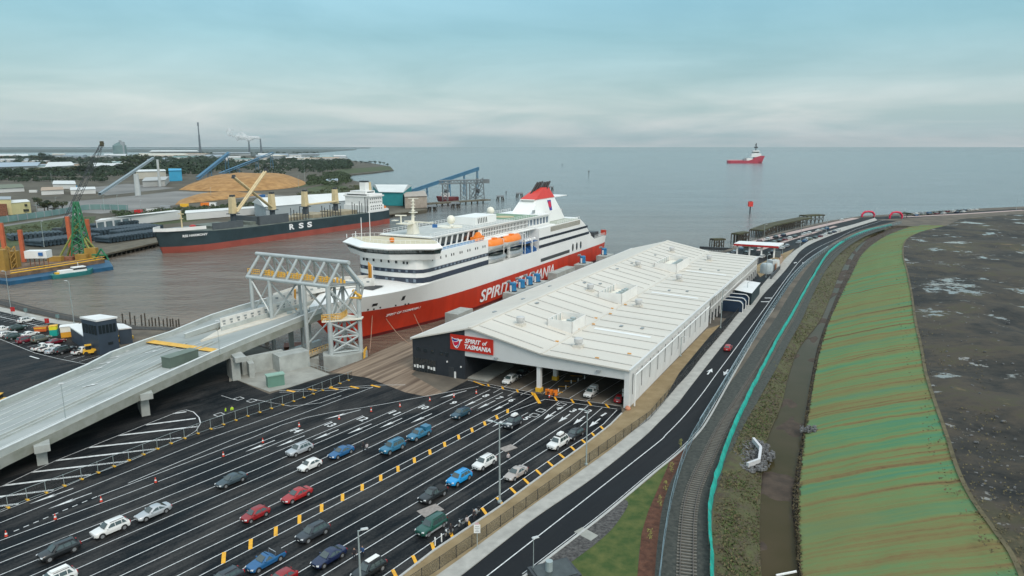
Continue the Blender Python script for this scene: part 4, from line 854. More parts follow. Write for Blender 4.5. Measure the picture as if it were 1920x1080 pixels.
def fill(q, A, B, k=10, m=0):   # ruled surface between two lines resampled
    def rs(L):
        S = [0]
        for a, b in zip(L[:-1], L[1:]): S.append(S[-1] + (Vector(b) - Vector(a)).length)
        o = []
        for i in range(k + 1):
            t = S[-1] * i / k
            for j in range(len(L) - 1):
                if t <= S[j + 1] + 1e-6: o.append(lerp(L[j], L[j + 1], (t - S[j]) / max(1e-6, S[j + 1] - S[j]))); break
        return o
    a, b = rs(A), rs(B); n = k + 1
    q.add(a + b, [(i, i + 1, n + i + 1, n + i) for i in range(k)], m)
def deckb(q, A, B, th, k=14):
    fill(q, A, B, k); fill(q, dn(A, th), dn(B, th), k); fill(q, A, dn(A, th), k); fill(q, B, dn(B, th), k)
q = MB(); NEARs = NEAR[:5]; deckb(q, dn(NEARs, 1.1), dn(FAR, 1.1), .5); q.build('deck', DECKM, rb)
q = MB(); deckb(q, dn(NEAR[4:], 1.1), dn(IN1, 1.1), .5); q.build('deck', DECKM, rb)
q = MB(); deckb(q, dn(FAR2, 1.1), dn(IN3, 1.1), .5); q.build('deck', DECKM, rb)
q = MB(); deckb(q, dn(PX([(321, 621, 7.4), (400, 600, 7.9)]), 1.12), dn(PX([(396, 661, 7.8), (420, 640, 8.0)]), 1.12), .5); q.build('deck', DECKM, rb)
for L in (NEAR, FAR, FAR2, IN1[1:], IN3): MB().wall(L, .4, -1.25, 0).build('parapet', PARA, rb)
q = MB()
for L in (NEAR, FAR, FAR2, IN3): q.wall([(p[0], p[1], p[2]) for p in L], .55, -.06, .06)
q.build('parapet_coping', mat('coping', (.58, .61, .60), .7, .08, .6), rb)
q = MB(); q.wall(q.offs(NEAR, -.1), .5, -2.9, -1.2); q.wall(q.offs(NEAR, 2.5), .5, -2.9, -1.4); q.wall(q.offs(NEAR, 5.0), .5, -2.9, -1.5); q.wall(q.offs(FAR, 1), .5, -2.9, -1.4); q.wall(IN3, .6, -2.6, -1.2); q.build('girder', GIRD, rb)
# kerb lines dividing the carriageways
q = MB()
for t in (.3, .36, .6, .8):
    L = [lerp(NEAR[i], FAR[i], t) for i in range(6)]; L = dn([lerp(a, b, 0) for a, b in zip(L, L)], 1.1); q.wall(L, .28, -.02, .32 if t in (.3, .36) else .08)
q.build('kerb_upstand', PARA, rb)
q = MB()
for t in (.15, .47, .7, .9):
    L = dn([lerp(NEAR[i], FAR[i], t) for i in range(6)], 1.1); q.ribbon(L, .14, dz=.05)
q.build('lane_line', MW, rb)
q = MB()
for px_, py_, z in ((170, 722, 5.5), (228, 727, 5.5), (180, 691, 5.6), (199, 680, 5.7), (217, 669, 5.8), (234, 659, 5.9), (285, 659, 6.2), (305, 649, 6.3)):
    g = G(px_, py_, z + .12); a = R(48); c_, s_ = math.cos(a), math.sin(a)
    q.sheet([(g[0] + x * c_ - y * s_, g[1] + x * s_ + y * c_, g[2]) for x, y in ((-1.5, -.15), (.2, -.15), (.2, -.45), (1.5, 0), (.2, .45), (.2, .15), (-1.5, .15))])
q.build('deck_arrow', MW, rb)
YD = mat('deck_yellow', (.70, .40, .06), .6, .12, 1.0)
q = MB(); a_, b_ = G(277, 640, 6.4), G(412, 659, 6.9); q.ribbon([a_, lerp(a_, b_, .5), b_], 2.3, dz=.12); q.build('yellow_strip', YD, rb)
for b, h, wd in (((268, 783), 4.2, 5.5), ((72, 876), 3.2, 5.5)):
    g = G(*b); q = MB(); q.box((g[0] - 1.3, g[1] + 3.0, h / 2), (1.5, wd, h), R(35)); q.build('pier', CONC, rb)
    q = MB(); q.box((g[0] - 1.3, g[1] + 3.4, h + .4), (2.2, wd + 5, 1.2), R(35)); q.build('crosshead', CONC, rb)
g = G(436, 716); q = MB(); q.box((g[0] - .8, g[1] + 3, 2.6), (1.8, 5.0, 5.2), R(35)); q.build('pier', CONC, rb)
q = MB(); q.box((g[0], g[1] + 3, 5.4), (2.4, 9, 1.1), R(35)); q.build('crosshead', CONC, rb)
for px_, py_, w_, h in ((548, 664, 1.3, 7.2), (580, 662, 1.6, 7.6), (500, 640, 1.3, 7)): g = G(px_, py_, -2.5); MB().box((g[0], g[1], -3 + (h + 5) / 2), (w_, w_, h + 5), R(20)).build('pier', GALV, rb)
for px_, py_, z in ((118, 788, 6.0), (414, 655, 7.7), (372, 650, 0)):
    if z: pass
# near under-deck concrete blocks, green kiosk
for p, d, rz, lab in (((493, 695), (10, 1.2, 4.2), 42, 'pale concrete retaining block nearest the ramp pier'), ((547, 690), (7.5, 4, 4.0), 42, 'pale concrete retaining block beside the pad railing'), ((470, 703), (1.2, 5, 3.4), 30, 'small concrete retaining block in shadow under the ramp')):
    g = G(*p); o = MB().box((g[0], g[1], d[2] / 2), d, R(rz)).build('concrete_block', CONC); tag(o, lab, 'concrete block', 'concrete blocks under the ramp')
g = G(514, 726); kio = thing('green_kiosk', 'small sage green equipment cabinet standing on the pale concrete pad', 'cabinet', g)
GRN = mat('sage_green', (.12, .24, .19), .5, .06, .5)
MB().box((g[0], g[1] + 1, 1.3), (3.6, 1.8, 2.5), R(32)).build('cabinet_body', GRN, kio); MB().box((g[0], g[1] + 1, 2.65), (3.9, 2.1, .22), R(32)).build('cabinet_roof', mat('sage_light', (.25, .40, .33), .5, .05, .5), kio)
g = G(320, 692, 6.2); g2 = G(373, 673, 6.4); a = math.atan2(g2[1] - g[1], g2[0] - g[0]); L = math.hypot(g2[0] - g[0], g2[1] - g[1])
bxn = thing('deck_container', 'plain dark green rectangular container sitting on the concrete ramp bridge', 'container', (g[0], g[1], 5.3), a)
MB().bx(0, L, 0, 2.6, 0, 3.2).build('container_body', mat('dull_green', (.10, .135, .11), .6, .1, .4), bxn, True); MB().bx(-.1, L + .1, -.1, 2.7, 3.2, 3.32).build('container_lid', mat('dull_green_top', (.14, .18, .15), .6, .1, .4), bxn, True)
# --- white linkspans to the ship
LSW = mat('linkspan_white', (.66, .66, .63), .5, .1, .4); LSO = mat('linkspan_orange', (.75, .34, .04), .5, .05, .5)
l1 = thing('lower_linkspan', 'white steel loading ramp with perforated side wall between the concrete branches', 'loading ramp', G(413, 630, 7))
A1 = PX([(376, 640, 7), (500, 605, 8.0), (608, 571, 9.2), (668, 548, 10.5)]); B1_ = PX([(414, 618, 7), (500, 594, 8.0), (600, 563, 9.2), (660, 540, 10.5)])
q = MB(); deckb(q, [(p[0], p[1], p[2] + .25) for p in A1], [(p[0], p[1], p[2] + .25) for p in B1_], .5); q.build('ramp_deck', mat('ramp_sand', (.62, .58, .50), .7, .06, .5), l1)
W1 = MB().wall(B1_, .3, .2, 2.9).build('side_wall', LSW, l1)
q = MB()
for p, t in along(B1_, 1.9, 1):
    for k in (0, 1): q.box((p[0] + math.sin(t) * .17, p[1] - math.cos(t) * .17, p[2] + 1.6 + .7 * k - .3), (.95 if k else .55, .1, .4), t + .2)
q.build('side_opening', GREY, W1)
q = MB(); g0 = G(553, 574, 9.3); g1 = G(566, 534, 12); q.path([lerp(A1[1], A1[2], .5), G(553, 573, 9.1), (g0[0] + .3, g0[1], 14)], .3, 5); q.build('orange_rail', LSO, l1)
q = MB(); g0 = G(560, 576, 8.8); g1 = G(583, 569, 9); q.add([g0, g1, (g1[0], g1[1], 14.8), (g0[0], g0[1], 14.2), ], [(0, 1, 2, 3)]); gg = G(575, 566, 9)
q = MB().box(((g0[0] + g1[0]) / 2, (g0[1] + g1[1]) / 2 + .5, 11.6), (3.4, .4, 6), math.atan2(g1[1] - g0[1], g1[0] - g0[0])); q.build('raised_flap', LSW, l1)
l2 = thing('upper_linkspan', 'white steel upper ramp with orange rails and raised flaps reaching over the ferry bow', 'loading ramp', G(520, 560, 10))
C0, C1, C2, C3 = (G(507, 566, 9.2), G(568, 548, 12.0), G(640, 534, 13), G(700, 530, 13.0))
side = lambda c, d, off: (c[0] + d[1] * off, c[1] - d[0] * off, c[2])
CL = [C0, C1, C2, C3]; q = MB(); L_ = q.offs(CL, 2.6); Rr_ = q.offs(CL, -2.6)
deckb(q, L_, Rr_, .5, 9); q.build('ramp_deck', mat('ramp_sand', None), l2)
for S_ in (L_, Rr_):
    W = MB().wall(S_, .25, -.4, 1.9).build('side_wall', LSW, l2); q = MB()
    for p, t in along(S_, 2.0, 1): q.box((p[0] + math.sin(t) * .15, p[1] - math.cos(t) * .15, p[2] + .9), (.8, .06, .5), t)
    q.build('side_opening', GREY, W)
q = MB()
for o_ in (-1.5, 0, 1.5): q.path([(p[0], p[1], p[2] + .12) for p in q.offs(CL, o_)], .14, 4)
q.build('orange_rail', LSO, l2)
t = math.atan2(C3[1] - C2[1], C3[0] - C2[0]); FL_ = MB().box((C3[0] - .5, C3[1] - .2, C3[2] + 2.6), (.3, 5.6, 5.6), t).build('raised_flap', LSW, l2)
q = MB()
for o_ in (-2.0, 0, 2.2):
    c = (C3[0] - .5 + math.cos(t) * -.3 - math.sin(t) * o_, C3[1] - .2 - math.sin(t) * .3 + math.cos(t) * o_); q.tube((c[0], c[1], C3[2] - .2), (c[0], c[1], C3[2] + 5.8), .2, 5)
q.build('orange_rail', LSO, FL_)
# --- gantry
gt = thing('steel_gantry', 'tall pale grey tubular steel gantry with orange walkways standing over the ferry bow', 'gantry', G(640, 665))
P1 = Vector((-44.9, 165.6, 18.6)); P3 = Vector((-38.2, 168.7, 18.6)); Lf = Vector(G(463, 519, 18.6)); D = (Lf - P1)
ap0 = Vector(((P1.x + P3.x) / 2, (P1.y + P3.y) / 2, 24.4)); fr_ = lambda t: P1 + D * t; bk_ = lambda t: P3 + D * t; apx = lambda t: ap0 + D * t
GT = mat('gantry_steel', (.43, .47, .47), .4, .07, .5, metal=.1)
q = MB(); q.tube(fr_(-.02), fr_(1.0), .48, 10); q.build('chord', GT, gt, smooth=50); q = MB(); q.tube(bk_(-.02), bk_(1.0), .48, 10); q.build('chord', GT, gt, smooth=50)
q = MB(); q.tube(apx(-.08), apx(1.05), .55, 10); q.build('top_chord', GT, gt, smooth=50)
NB = 6
for k in range(NB + 1):
    t = k / NB; q = MB(); q.tube(fr_(t), apx(max(0, min(1, t + .02))), .38, 8); q.tube(bk_(t), apx(max(0, min(1, t + .02))), .3, 8); q.tube(fr_(t), bk_(t), .3, 8)
    if k < NB: q.tube(bk_((k + 1) / NB), apx(t), .26, 8)
    q.build('truss_frame', GT, gt, smooth=50)
q = MB()
for t0, t1 in ((0.03, .16), (.22, .36), (.38, .52), (.56, .68), (.70, .86), (.88, 1.04)):
    for z in (.9, 1.5, 2.0): q.tube(fr_(t0) + Vector((.9, .5, z)), fr_(t1) + Vector((.9, .5, z)), .09, 4)
    a, b = fr_(t0), fr_(t1)
    for s in range(7): c = a.lerp(b, s / 6) + Vector((.9, .5, 0)); q.tube(c + Vector((0, 0, .4)), c + Vector((0, 0, 2)), .06, 4)
q.build('walkway_rail', YD, gt)
q = MB(); q.slab([tuple(v + Vector((0, 0, .5))) for v in (fr_(-.02), fr_(1), bk_(1), bk_(-.02))], .2); q.build('walkway_floor', GREY, gt)
q = MB()
for k in range(26): p = fr_(k / 25).lerp(bk_(k / 25), .55); q.box((p.x, p.y, p.z + .9), (.5, .9, .7 + .5 * (k % 3)), .3)
q.build('winch_gear', YD, gt)
def leg(a, zb, r=.5, zt=18.5): return MB().tube((a[0], a[1], zb), (a[0], a[1], zt), r, 10).build('leg', GT, gt, smooth=50)
leg(P1, 1.3, .62); leg(P3, 1.3, .55); B2_ = Vector((-42.7, 171.2, 0)); leg(B2_, 1.3, .45); 
for t in (.28, .71, .95): leg(fr_(t), -3, .5)
for t in (.28, .71): leg(bk_(t), -3, .42)
q = MB()
TT = [P1, B2_, P3]
for i in range(3):
    a, b = TT[i], TT[(i + 1) % 3]
    for z0, z1 in ((1.8, 5.6), (5.6, 9.4)): q.tube((a[0], a[1], z0), (b[0], b[1], z1), .26, 7); q.tube((b[0], b[1], z0), (a[0], a[1], z1), .26, 7)
    for z0, z1 in ((10, 18),): q.tube((a[0], a[1], z0), (b[0], b[1], z1), .28, 7); q.tube((b[0], b[1], z0), (a[0], a[1], z1), .2, 7)
    for z in (5.6, 9.6, 1.7): q.tube((a[0], a[1], z), (b[0], b[1], z), .26, 7)
for t in (.28, .71): a, b = fr_(t), bk_(t); q.tube((a.x, a.y, 8), (b.x, b.y, 18), .25, 7); q.tube((b.x, b.y, 8), (a.x, a.y, 18), .25, 7); q.tube((a.x, a.y, 3), (b.x, b.y, 10), .25, 7)
a, b = fr_(.71), fr_(.95); q.tube((a.x, a.y, 9), (b.x, b.y, 18), .25, 7); q.tube((b.x, b.y, 9), (a.x, a.y, 18), .2, 7)
q.build('bracing', GT, gt, smooth=50)
q = MB()
for z in (10.1,):
    q.slab([(P1.x - 1.6, P1.y - 1.2, z), (P3.x + .8, P3.y - 1, z), (P3.x + .8, P3.y + 1, z), (B2_.x, B2_.y + 1, z), (P1.x - 2, P1.y + 1.5, z)], .3)
q.build('platform', OFFW, gt)
q = MB(); pl_ = [(P1.x - 1.6, P1.y - 1.2, 10.1), (P1.x + 2.6, P1.y + .4, 10.1), (B2_.x + 1, B2_.y - .2, 10.1)]
for h in (.4, .8, 1.2, 1.6): q.path([(p[0], p[1], p[2] + h) for p in pl_], .1, 4)
for p, _ in along(pl_, .6): q.tube(p, (p[0], p[1], p[2] + 1.6), .07, 4)
q.build('platform_rail', YD, gt); q = MB(); q.path([(P3.x - 1.4, P3.y, 17), (P3.x + .8, P3.y - .6, 15.5)], .4, 5); q.path([(P3.x - 2.4, P3.y - .2, 15.2), (P3.x + .8, P3.y - .6, 15.2)], .25, 5); q.build('end_gear', YD, gt)
q = MB(); q.tube(apx(-.02), P3 + Vector((1.4, -.7, -.3)), .4, 8); q.tube(P3 + Vector((1.4, -.7, -.3)), (P3.x + .4, P3.y, 14.5), .3, 8)
q.build('end_brace', GT, gt, smooth=50)
q = MB(); cap = [(P1.x - 1.6, P1.y - 1.6), (P1.x + 2.5, P1.y - 1.7), (P3.x + .6, P3.y - 1.4), (P3.x + 1.5, P3.y + .6), (B2_.x + 1, B2_.y + 1.4), (P1.x - 2.8, P1.y + 2.4)]
q.prism(cap, -3.2, 1.4); pc = q.build('pile_cap', CONC, gt); q = MB()
for k in range(10): c = (P3.x + .9, P3.y - 1.9 + .32 * k); q.tube((c[0], c[1], -1), (c[0] + .3, c[1], 2.2), .12, 4)
for z in (0, .8, 1.6): q.tube((P3.x + 1, P3.y - 2, z), (P3.x + 1.2, P3.y + 1, z), .12, 4)
q.build('yellow_ladder', YD, gt)
o = MB().box((*fr_(.28)[:2], -1.6), (5, 4, 2.4), .3).build('pile_cap', CONC, gt)
# mooring lines
ROPE = mat('rope', (.35, .22, .15), .9, .2, 2)
for i, (a, b, lab) in enumerate(((onhull(698, 592, .2), G(693, 661, 0), 'steep pinkish mooring rope hanging from the bow just right of the gantry'), (onhull(724, 598, .2), G(772, 648, 0), 'middle slanting mooring rope from the ferry bow to the shed corner'), (onhull(776, 589, .2), G(806, 640, 0), 'right slanting mooring rope from the ferry bow passing behind the shed roof'))):
    if a:
        A = (OC[0] - _dx * a[0] + _nx * a[1], OC[1] - _dy * a[0] + _ny * a[1], a[2] - SHIPZ); q = MB(); pts = [lerp(A, b, k / 8) for k in range(9)]; pts = [(p[0], p[1], p[2] - .8 * math.sin(math.pi * k / 8)) for k, p in enumerate(pts)]
        tag(q.path(pts, .1, 5).build('mooring_rope', ROPE), lab, 'rope', 'mooring ropes of the ferry')
# dolphins with blue fenders along the ferry
FB = mat('fender_blue', (.02, .17, .36), .4, .1, .6)
for (xa, xb, ya, yb, z, lab) in ((146, 155, 16.4, 21, 2.2, 'pale grey concrete mooring block nearest the bow beyond the shed'), (90, 118, 16.5, 21.5, 1.6, 'long pale grey concrete mooring platform carrying the four blue fenders'), (60, 79, 16, 20, 2.4, 'pale grey concrete mooring block after the hull lettering'), (43, 53, 16.5, 21.5, 2.0, 'pale grey concrete mooring block with one blue fender mid stern'), (16, 26, 16.5, 21.5, 2.0, 'pale grey concrete mooring block with one blue fender at the stern')):
    q = MB(); P_ = [SH(xa, ya), SH(xb, ya), SH(xb, yb), SH(xa, yb)]; q.prism(P_, -5, z); tag(q.build('mooring_dolphin', CONC), lab, 'mooring block', 'concrete mooring dolphins beside the ferry')
k = 0
for x, y, z, lab in ((114.2, 18.6, 1.6, 'blue fender drum on the long platform, nearest the bow of the four'), (107.4, 18.6, 1.6, 'blue fender drum second from the bow on the long platform'), (101, 18.6, 1.6, 'blue fender drum third from the bow on the long platform'), (94.4, 18.6, 1.6, 'blue fender drum fourth and farthest on the long platform'), (48, 18.6, 2, 'single blue fender drum on its own block amid the stern half'), (21.2, 18.6, 2, 'single blue fender drum on the block by the stern')):
    g = SH(x, y, z); t_ = thing('fender_unit', lab, 'fender', g, R(SA), 'blue fender drums along the ferry')
    MB().lathe([(1.3, 0), (1.3, .2), (1.25, .3), (1.25, 3.0), (1.0, 3.2), (.1, 3.25)], (0, 0, 0), 16).build('drum', FB, t_, True, smooth=40); MB().lathe([(1.5, -.02), (1.5, .25), (1.3, .3)], (0, 0, 0), 16).build('base_ring', BLACK, t_, True)
    MB().bx(-1.7, -1.5, -.3, .3, .2, 2.4).build('bracket', WHITE, t_, True); MB().tube((-.2, 1.0, 3.6), (-.2, 2.2, 3.2), .5, 8).build('hook', GREY, t_, True)
# railing on pad, bollards
o = rail(PX([(568, 684, .1), (617, 700, .1)]), 1.1, 'pad_railing', GALV, None, 1.5, .04); tag(o, 'low galvanised railing at the edge of the concrete pad by the basin', 'railing')
# fence parapet blue-teal beam at basin
for (a, b, w_, h, z, m_, lab, nm) in (((545, 664), (600, 646), 1.2, 1.4, -1.2, GALV, 'pale teal floating beam in the basin under the ramp', 'pontoon_beam'), ((520, 690), (620, 652), 1.6, .5, .2, mat('walk_tan', (.45, .38, .27), .8, .1, 1), 'sandy walkway with yellow rails leading to the gantry pile cap', 'access_walkway')):
    g, h_ = G(*a, z), G(*b, z); q = MB().wall([g, h_], w_, 0, h); tag(q.build(nm, m_), lab, 'walkway')
g, h_ = G(520, 688, .8), G(620, 650, .8); o = rail([g, h_], 1.0, 'walkway_railing', YD, None, 1.0, .06); tag(o, 'yellow railing along the sandy walkway to the gantry pile cap', 'railing')
g = G(558, 648, -1.8); br_ = thing('work_pontoon', 'rust red flat work pontoon floating in the basin behind the ramp', 'pontoon', g); MB().box((g[0], g[1], -2.1), (7, 4, 1.2), .3).build('pontoon_hull', RUST, br_); MB().box((g[0], g[1], -1.45), (7.2, 4.2, .12), .3).build('pontoon_deck', mat('rust_deck', (.3, .14, .10), .8, .2, 1), br_)

# ================================================================ CONTROL BUILDING AND LEFT CAR PARK
cb = thing('control_building', 'two storey dark blue-grey control building with flat white roof beside the car park', 'building', G(200, 655))
rz9 = PX([(149, 594, 9.2), (187.5, 589, 9.2), (220, 593.5, 9.2), (180, 600.5, 9.2)])
DBL = mat('slate_cladding', (.04, .06, .085), .5, .1, .4)
ctr = tuple(sum(p[i] for p in rz9) / 4 for i in range(2)); ins = lambda P, k, z: [(ctr[0] + (p[0] - ctr[0]) * k, ctr[1] + (p[1] - ctr[1]) * k, z) for p in P]
q = MB(); q.prism(rz9, 8.75, 9.2); q.build('roof', mat('roof_white', (.72, .73, .72), .6, .04, .3), cb)
q = MB(); body = ins(rz9, .93, 0); q.prism(body, 0, 8.74); q.build('tower', DBL, cb)
def wallpatch(P, i, t0, t1, z0, z1, nm, m_, par, e=.06):
    a, b = Vector(P[i][:2]), Vector(P[(i + 1) % len(P)][:2]); n_ = Vector(((b - a).y, -(b - a).x)).normalized(); c = Vector(ctr)
    if n_.dot((a + b) / 2 - c) < 0: n_ = -n_
    p0, p1 = a.lerp(b, t0) + n_ * e, a.lerp(b, t1) + n_ * e
    return MB().wall([(p0.x, p0.y, 0), (p1.x, p1.y, 0)], .06, z0, z1).build(nm, m_, par)
for i in (2, 3, 1):
    for k in range(5):
        if (i == 3): wallpatch(body, i, .06 + .19 * k, .2 + .19 * k, 5.2, 7.6, 'window', GLASS, cb)
        elif i == 2: wallpatch(body, i, .08 + .18 * k, .22 + .18 * k, 5.4, 7.6, 'window', GLASS, cb)
wallpatch(body, 2, .3, .55, 2.2, 2.9, 'window', GLASS, cb)
lo = PX([(130, 612, 4), (160, 604, 4), (178, 622, 4), (157, 630, 4)]); q = MB(); q.prism(lo, 3.7, 4.0); q.build('roof', mat('roof_white', None), cb)
q = MB(); q.prism([lerp(p, (sum(c[0] for c in lo) / 4, sum(c[1] for c in lo) / 4, 0), .06) for p in lo], 0, 3.7); q.build('wing', DBL, cb)
lo2 = PX([(222, 617, 4.4), (247, 614, 4.4), (232, 607, 4.4), (218, 606, 4.4)]); q = MB(); q.prism(lo2, 4.1, 4.4); q.build('roof', mat('roof_white', None), cb); q = MB(); q.prism([lerp(p, (sum(c[0] for c in lo2) / 4, sum(c[1] for c in lo2) / 4, 0), .06) for p in lo2], 0, 4.1); q.build('wing', DBL, cb)
a, b = G(188, 650, 0), G(160, 640, 0); q = MB()
for k in range(12): p = lerp((a[0], a[1], .2), (b[0], b[1], 4.4), k / 11); q.box(p, (.35, 1.2, .08), .8)
for o_ in (-.6, .6): q.tube((a[0], a[1] + o_, .9), (b[0], b[1] + o_, 5.2), .06, 4)
q.build('outside_stair', GALV, cb)
# portable cabin, skip, booth, yellow machines
g = G(128, 632); pc = thing('portable_cabin', 'small portable site cabin, cream above and orange below, beside the control building', 'cabin', g)
MB().box((g[0], g[1] + 1, .8), (4.2, 2.6, 1.5), .5).build('lower_body', mat('site_orange', (.72, .34, .03), .5, .05, .6), pc); MB().box((g[0], g[1] + 1, 2.3), (4.25, 2.65, 1.5), .5).build('upper_body', OFFW, pc); MB().box((g[0], g[1] + 1, 3.12), (4.5, 2.9, .14), .5).build('roof', WHITE, pc)
for dx0 in (-1.1, 1.1): MB().box((g[0] + dx0 * .88, g[1] - .1 + dx0 * .48 - .2, 2.3), (.9, .12, .8), .5).build('window', GLASS, pc)
g = G(78, 622); sk = thing('skip_bin', 'orange-red open skip bin standing among the parked cars', 'skip', g, .3); MB().box((0, 0, .9), (2.8, 1.7, 1.4), 0, 0, 1.18, 1.05).build('bin_body', mat('skip_red', (.55, .12, .03), .6, .1, .6), sk, True); MB().box((0, 0, 1.62), (3.1, 1.6, .06)).build('bin_fill', SAND, sk, True); MB().box((0, -.9, 1.25), (3.0, .1, .3)).build('bin_stripe', YEL, sk, True)
g = G(102, 629); bo_ = thing('gate_booth', 'small square booth, yellow top over teal base, in the car park', 'booth', g, .4); MB().box((0, 0, .9), (1.8, 1.8, 1.8)).build('booth_base', mat('booth_teal', (.01, .35, .30), .5, 0), bo_, True); MB().box((0, 0, 2.3), (1.85, 1.85, 1.0)).build('booth_top', mat('booth_yellow', (.75, .70, .03), .5, 0), bo_, True); MB().box((0, 0, 2.85), (2.0, 2.0, .12)).build('booth_roof', YEL, bo_, True)
WHL = mat('tyre', (.02, .02, .02), .8, 0)
def machine(px_, py_, rz, lab, cab=True, s=1.0):
    g = G(px_, py_); t_ = thing('yellow_loader', lab, 'loader', g, rz, 'yellow machines by the ramp')
    MB().box((0, 0, .95 * s), (3.6 * s, 1.6 * s, .9 * s), 0, 0, .92).build('chassis', YEL, t_, True); MB().box((-.5 * s, 0, 1.9 * s), (1.3 * s, 1.4 * s, 1.1 * s), 0, 0, .85).build('cab_glass', GLASS, t_, True); MB().box((-.5 * s, 0, 2.5 * s), (1.5 * s, 1.6 * s, .12)).build('cab_roof', YEL, t_, True)
    for sx_ in (-1.1, 1.1):
        for sy_ in (-.85, .85): MB().tube((sx_ * s, sy_ * s - .15, .5 * s), (sx_ * s, sy_ * s + .15, .5 * s), .5 * s, 12).build('wheel', WHL, t_, True)
    MB().box((2.2 * s, 0, .5 * s), (.5, 1.8 * s, .7)).build('bucket', mat('machine_yellow_dark', (.45, .28, .02), .6, 0), t_, True)
machine(171, 664, .6, 'yellow wheeled loader nearest the white truck under the ramp edge'); machine(187, 654, .7, 'yellow wheeled loader second from the white truck', s=1.05); machine(223, 643, .6, 'small yellow loader half hidden by the ramp parapet', s=.8); machine(235, 636, .6, 'smallest yellow loader beside the building, farthest along the ramp', s=.8); machine(4, 758, .2, 'yellow roller at the left picture edge beside the ramp', s=.9)
for px_, py_, h, lab in ((25, 590, 2.4, 'red sign flag near the white parked four wheel drive'), (89, 611, 2.2, 'red sign flag behind the orange skip')):
    g = G(px_, py_ + 4); t_ = thing('red_flag_sign', lab, 'sign', g, 0, 'red flag signs in the car park'); MB().tube((0, 0, 0), (0, 0, h + .6), .05, 5).build('pole', GREY, t_, True); MB().box((.1, 0, h), (1.3, .08, 1.4)).build('flag', RED, t_, True)
for px_, py_, lab in ((49, 588, 'small grey information sign on the waterside path, left one'), (109, 600, 'small grey information sign on the waterside path, right one')):
    g = G(px_, py_ + 3); t_ = thing('path_sign', lab, 'sign', g, .2, 'signs on the waterside path'); MB().tube((0, 0, 0), (0, 0, 2.2), .05, 5).build('pole', GREY, t_, True); MB().box((0, 0, 1.7), (1.0, .06, 1.1)).build('board', mat('sign_teal', (.12, .2, .2), .6, 0), t_, True)
ORD = '1st 2nd 3rd 4th 5th 6th 7th 8th 9th 10th 11th 12th 13th 14th 15th 16th 17th 18th 19th 20th 21st 22nd 23rd 24th 25th 26th 27th 28th 29th 30th'.split()
# old timber piles in the water
i = 0
for i, (px_, y0, y1) in enumerate(sorted(((231, 607, 588), (245, 606, 585), (254, 611, 592), (266, 607, 590), (273, 608, 587), (286, 611, 595), (292, 610, 597), (299, 611, 594), (307, 612, 599), (314, 611, 596), (320, 612, 598), (325, 614, 597), (331, 614, 600), (336, 613, 598), (236, 612, 600), (280, 609, 599)))):
    g = G(px_, y0 + 4, -2.5); h = GH(px_, y0 + 4, y1, -2.5); o = MB().tube((0, 0, -1.5), (.1, 0, h + 2.5), .2, 7).build('timber_pile', WOODD); o.location = g
    tag(o, 'weathered timber pile in the water, %s from the left beyond the control building' % ORD[i], 'pile', 'old timber piles beyond the control building')
# shed-side objects along the service road: tanks, white roofed kiosk, bins, yellow frame
# ================================================================ LOCAL HULL HELPER
def hullform(L, B, D, sheer=1.0, fine=.22, stern=.06, draft=2.0, red=0.0, n=16, mats=1):
    """hull from x=0 (bow) to x=L (stern), keel at -draft, deck at D"""
    q = MB(); lv = [-draft, 0, red, red + .01, D] if red else [-draft, 0, D]; m_ = len(lv); R_ = []
    for i in range(n + 1):
        x = L * i / n
        f = 1 if x > fine * L else (x / (fine * L)) ** .55; g_ = 1 if x < L * (1 - stern) else .8
        t = x / L; sh_ = sheer * (1 - t / .3) ** 2 if t < .3 else 0
        R_.append([(x + ((.0 if z > D * .7 else (D - z) * .35 * (1 - min(1, x / (fine * L))))), B / 2 * (f * (.8 if z < 0 else 1) if i else .02) * g_, z + (sh_ if z == D else 0)) for z in lv])
    for sgn in (1, -1):
        b = len(q.v)
        for r_ in R_:
            for x, y, z in r_: q.v.append((x, y * sgn, z))
        for i in range(n):
            for k in range(m_ - 1): a = b + i * m_ + k; q.f.append((a, a + m_, a + m_ + 1, a + 1)); q.m.append(0 if (not red or k >= 2) else 1)
    b2 = (n + 1) * m_; q.f.append(tuple([i * m_ + m_ - 1 for i in range(n + 1)] + [b2 + i * m_ + m_ - 1 for i in range(n, -1, -1)])); q.m.append(2 if mats > 2 else 0)
    q.f.append(tuple([n * m_ + k for k in range(m_)] + [b2 + n * m_ + k for k in range(m_ - 1, -1, -1)])); q.m.append(0)
    return q
# ================================================================ BULK CARRIER
ba, bb = G(305, 478, -2.5), G(720, 418, -2.5); BAng = math.atan2(bb[1] - ba[1], bb[0] - ba[0]); BLn = 176
bc = thing('bulk_carrier', 'dark green-black bulk carrier with red waterline belt and cream deck cranes at the far wharf', 'cargo ship', (ba[0] - 5 * math.sin(BAng), ba[1] + 5 * math.cos(BAng), -2.5), BAng)
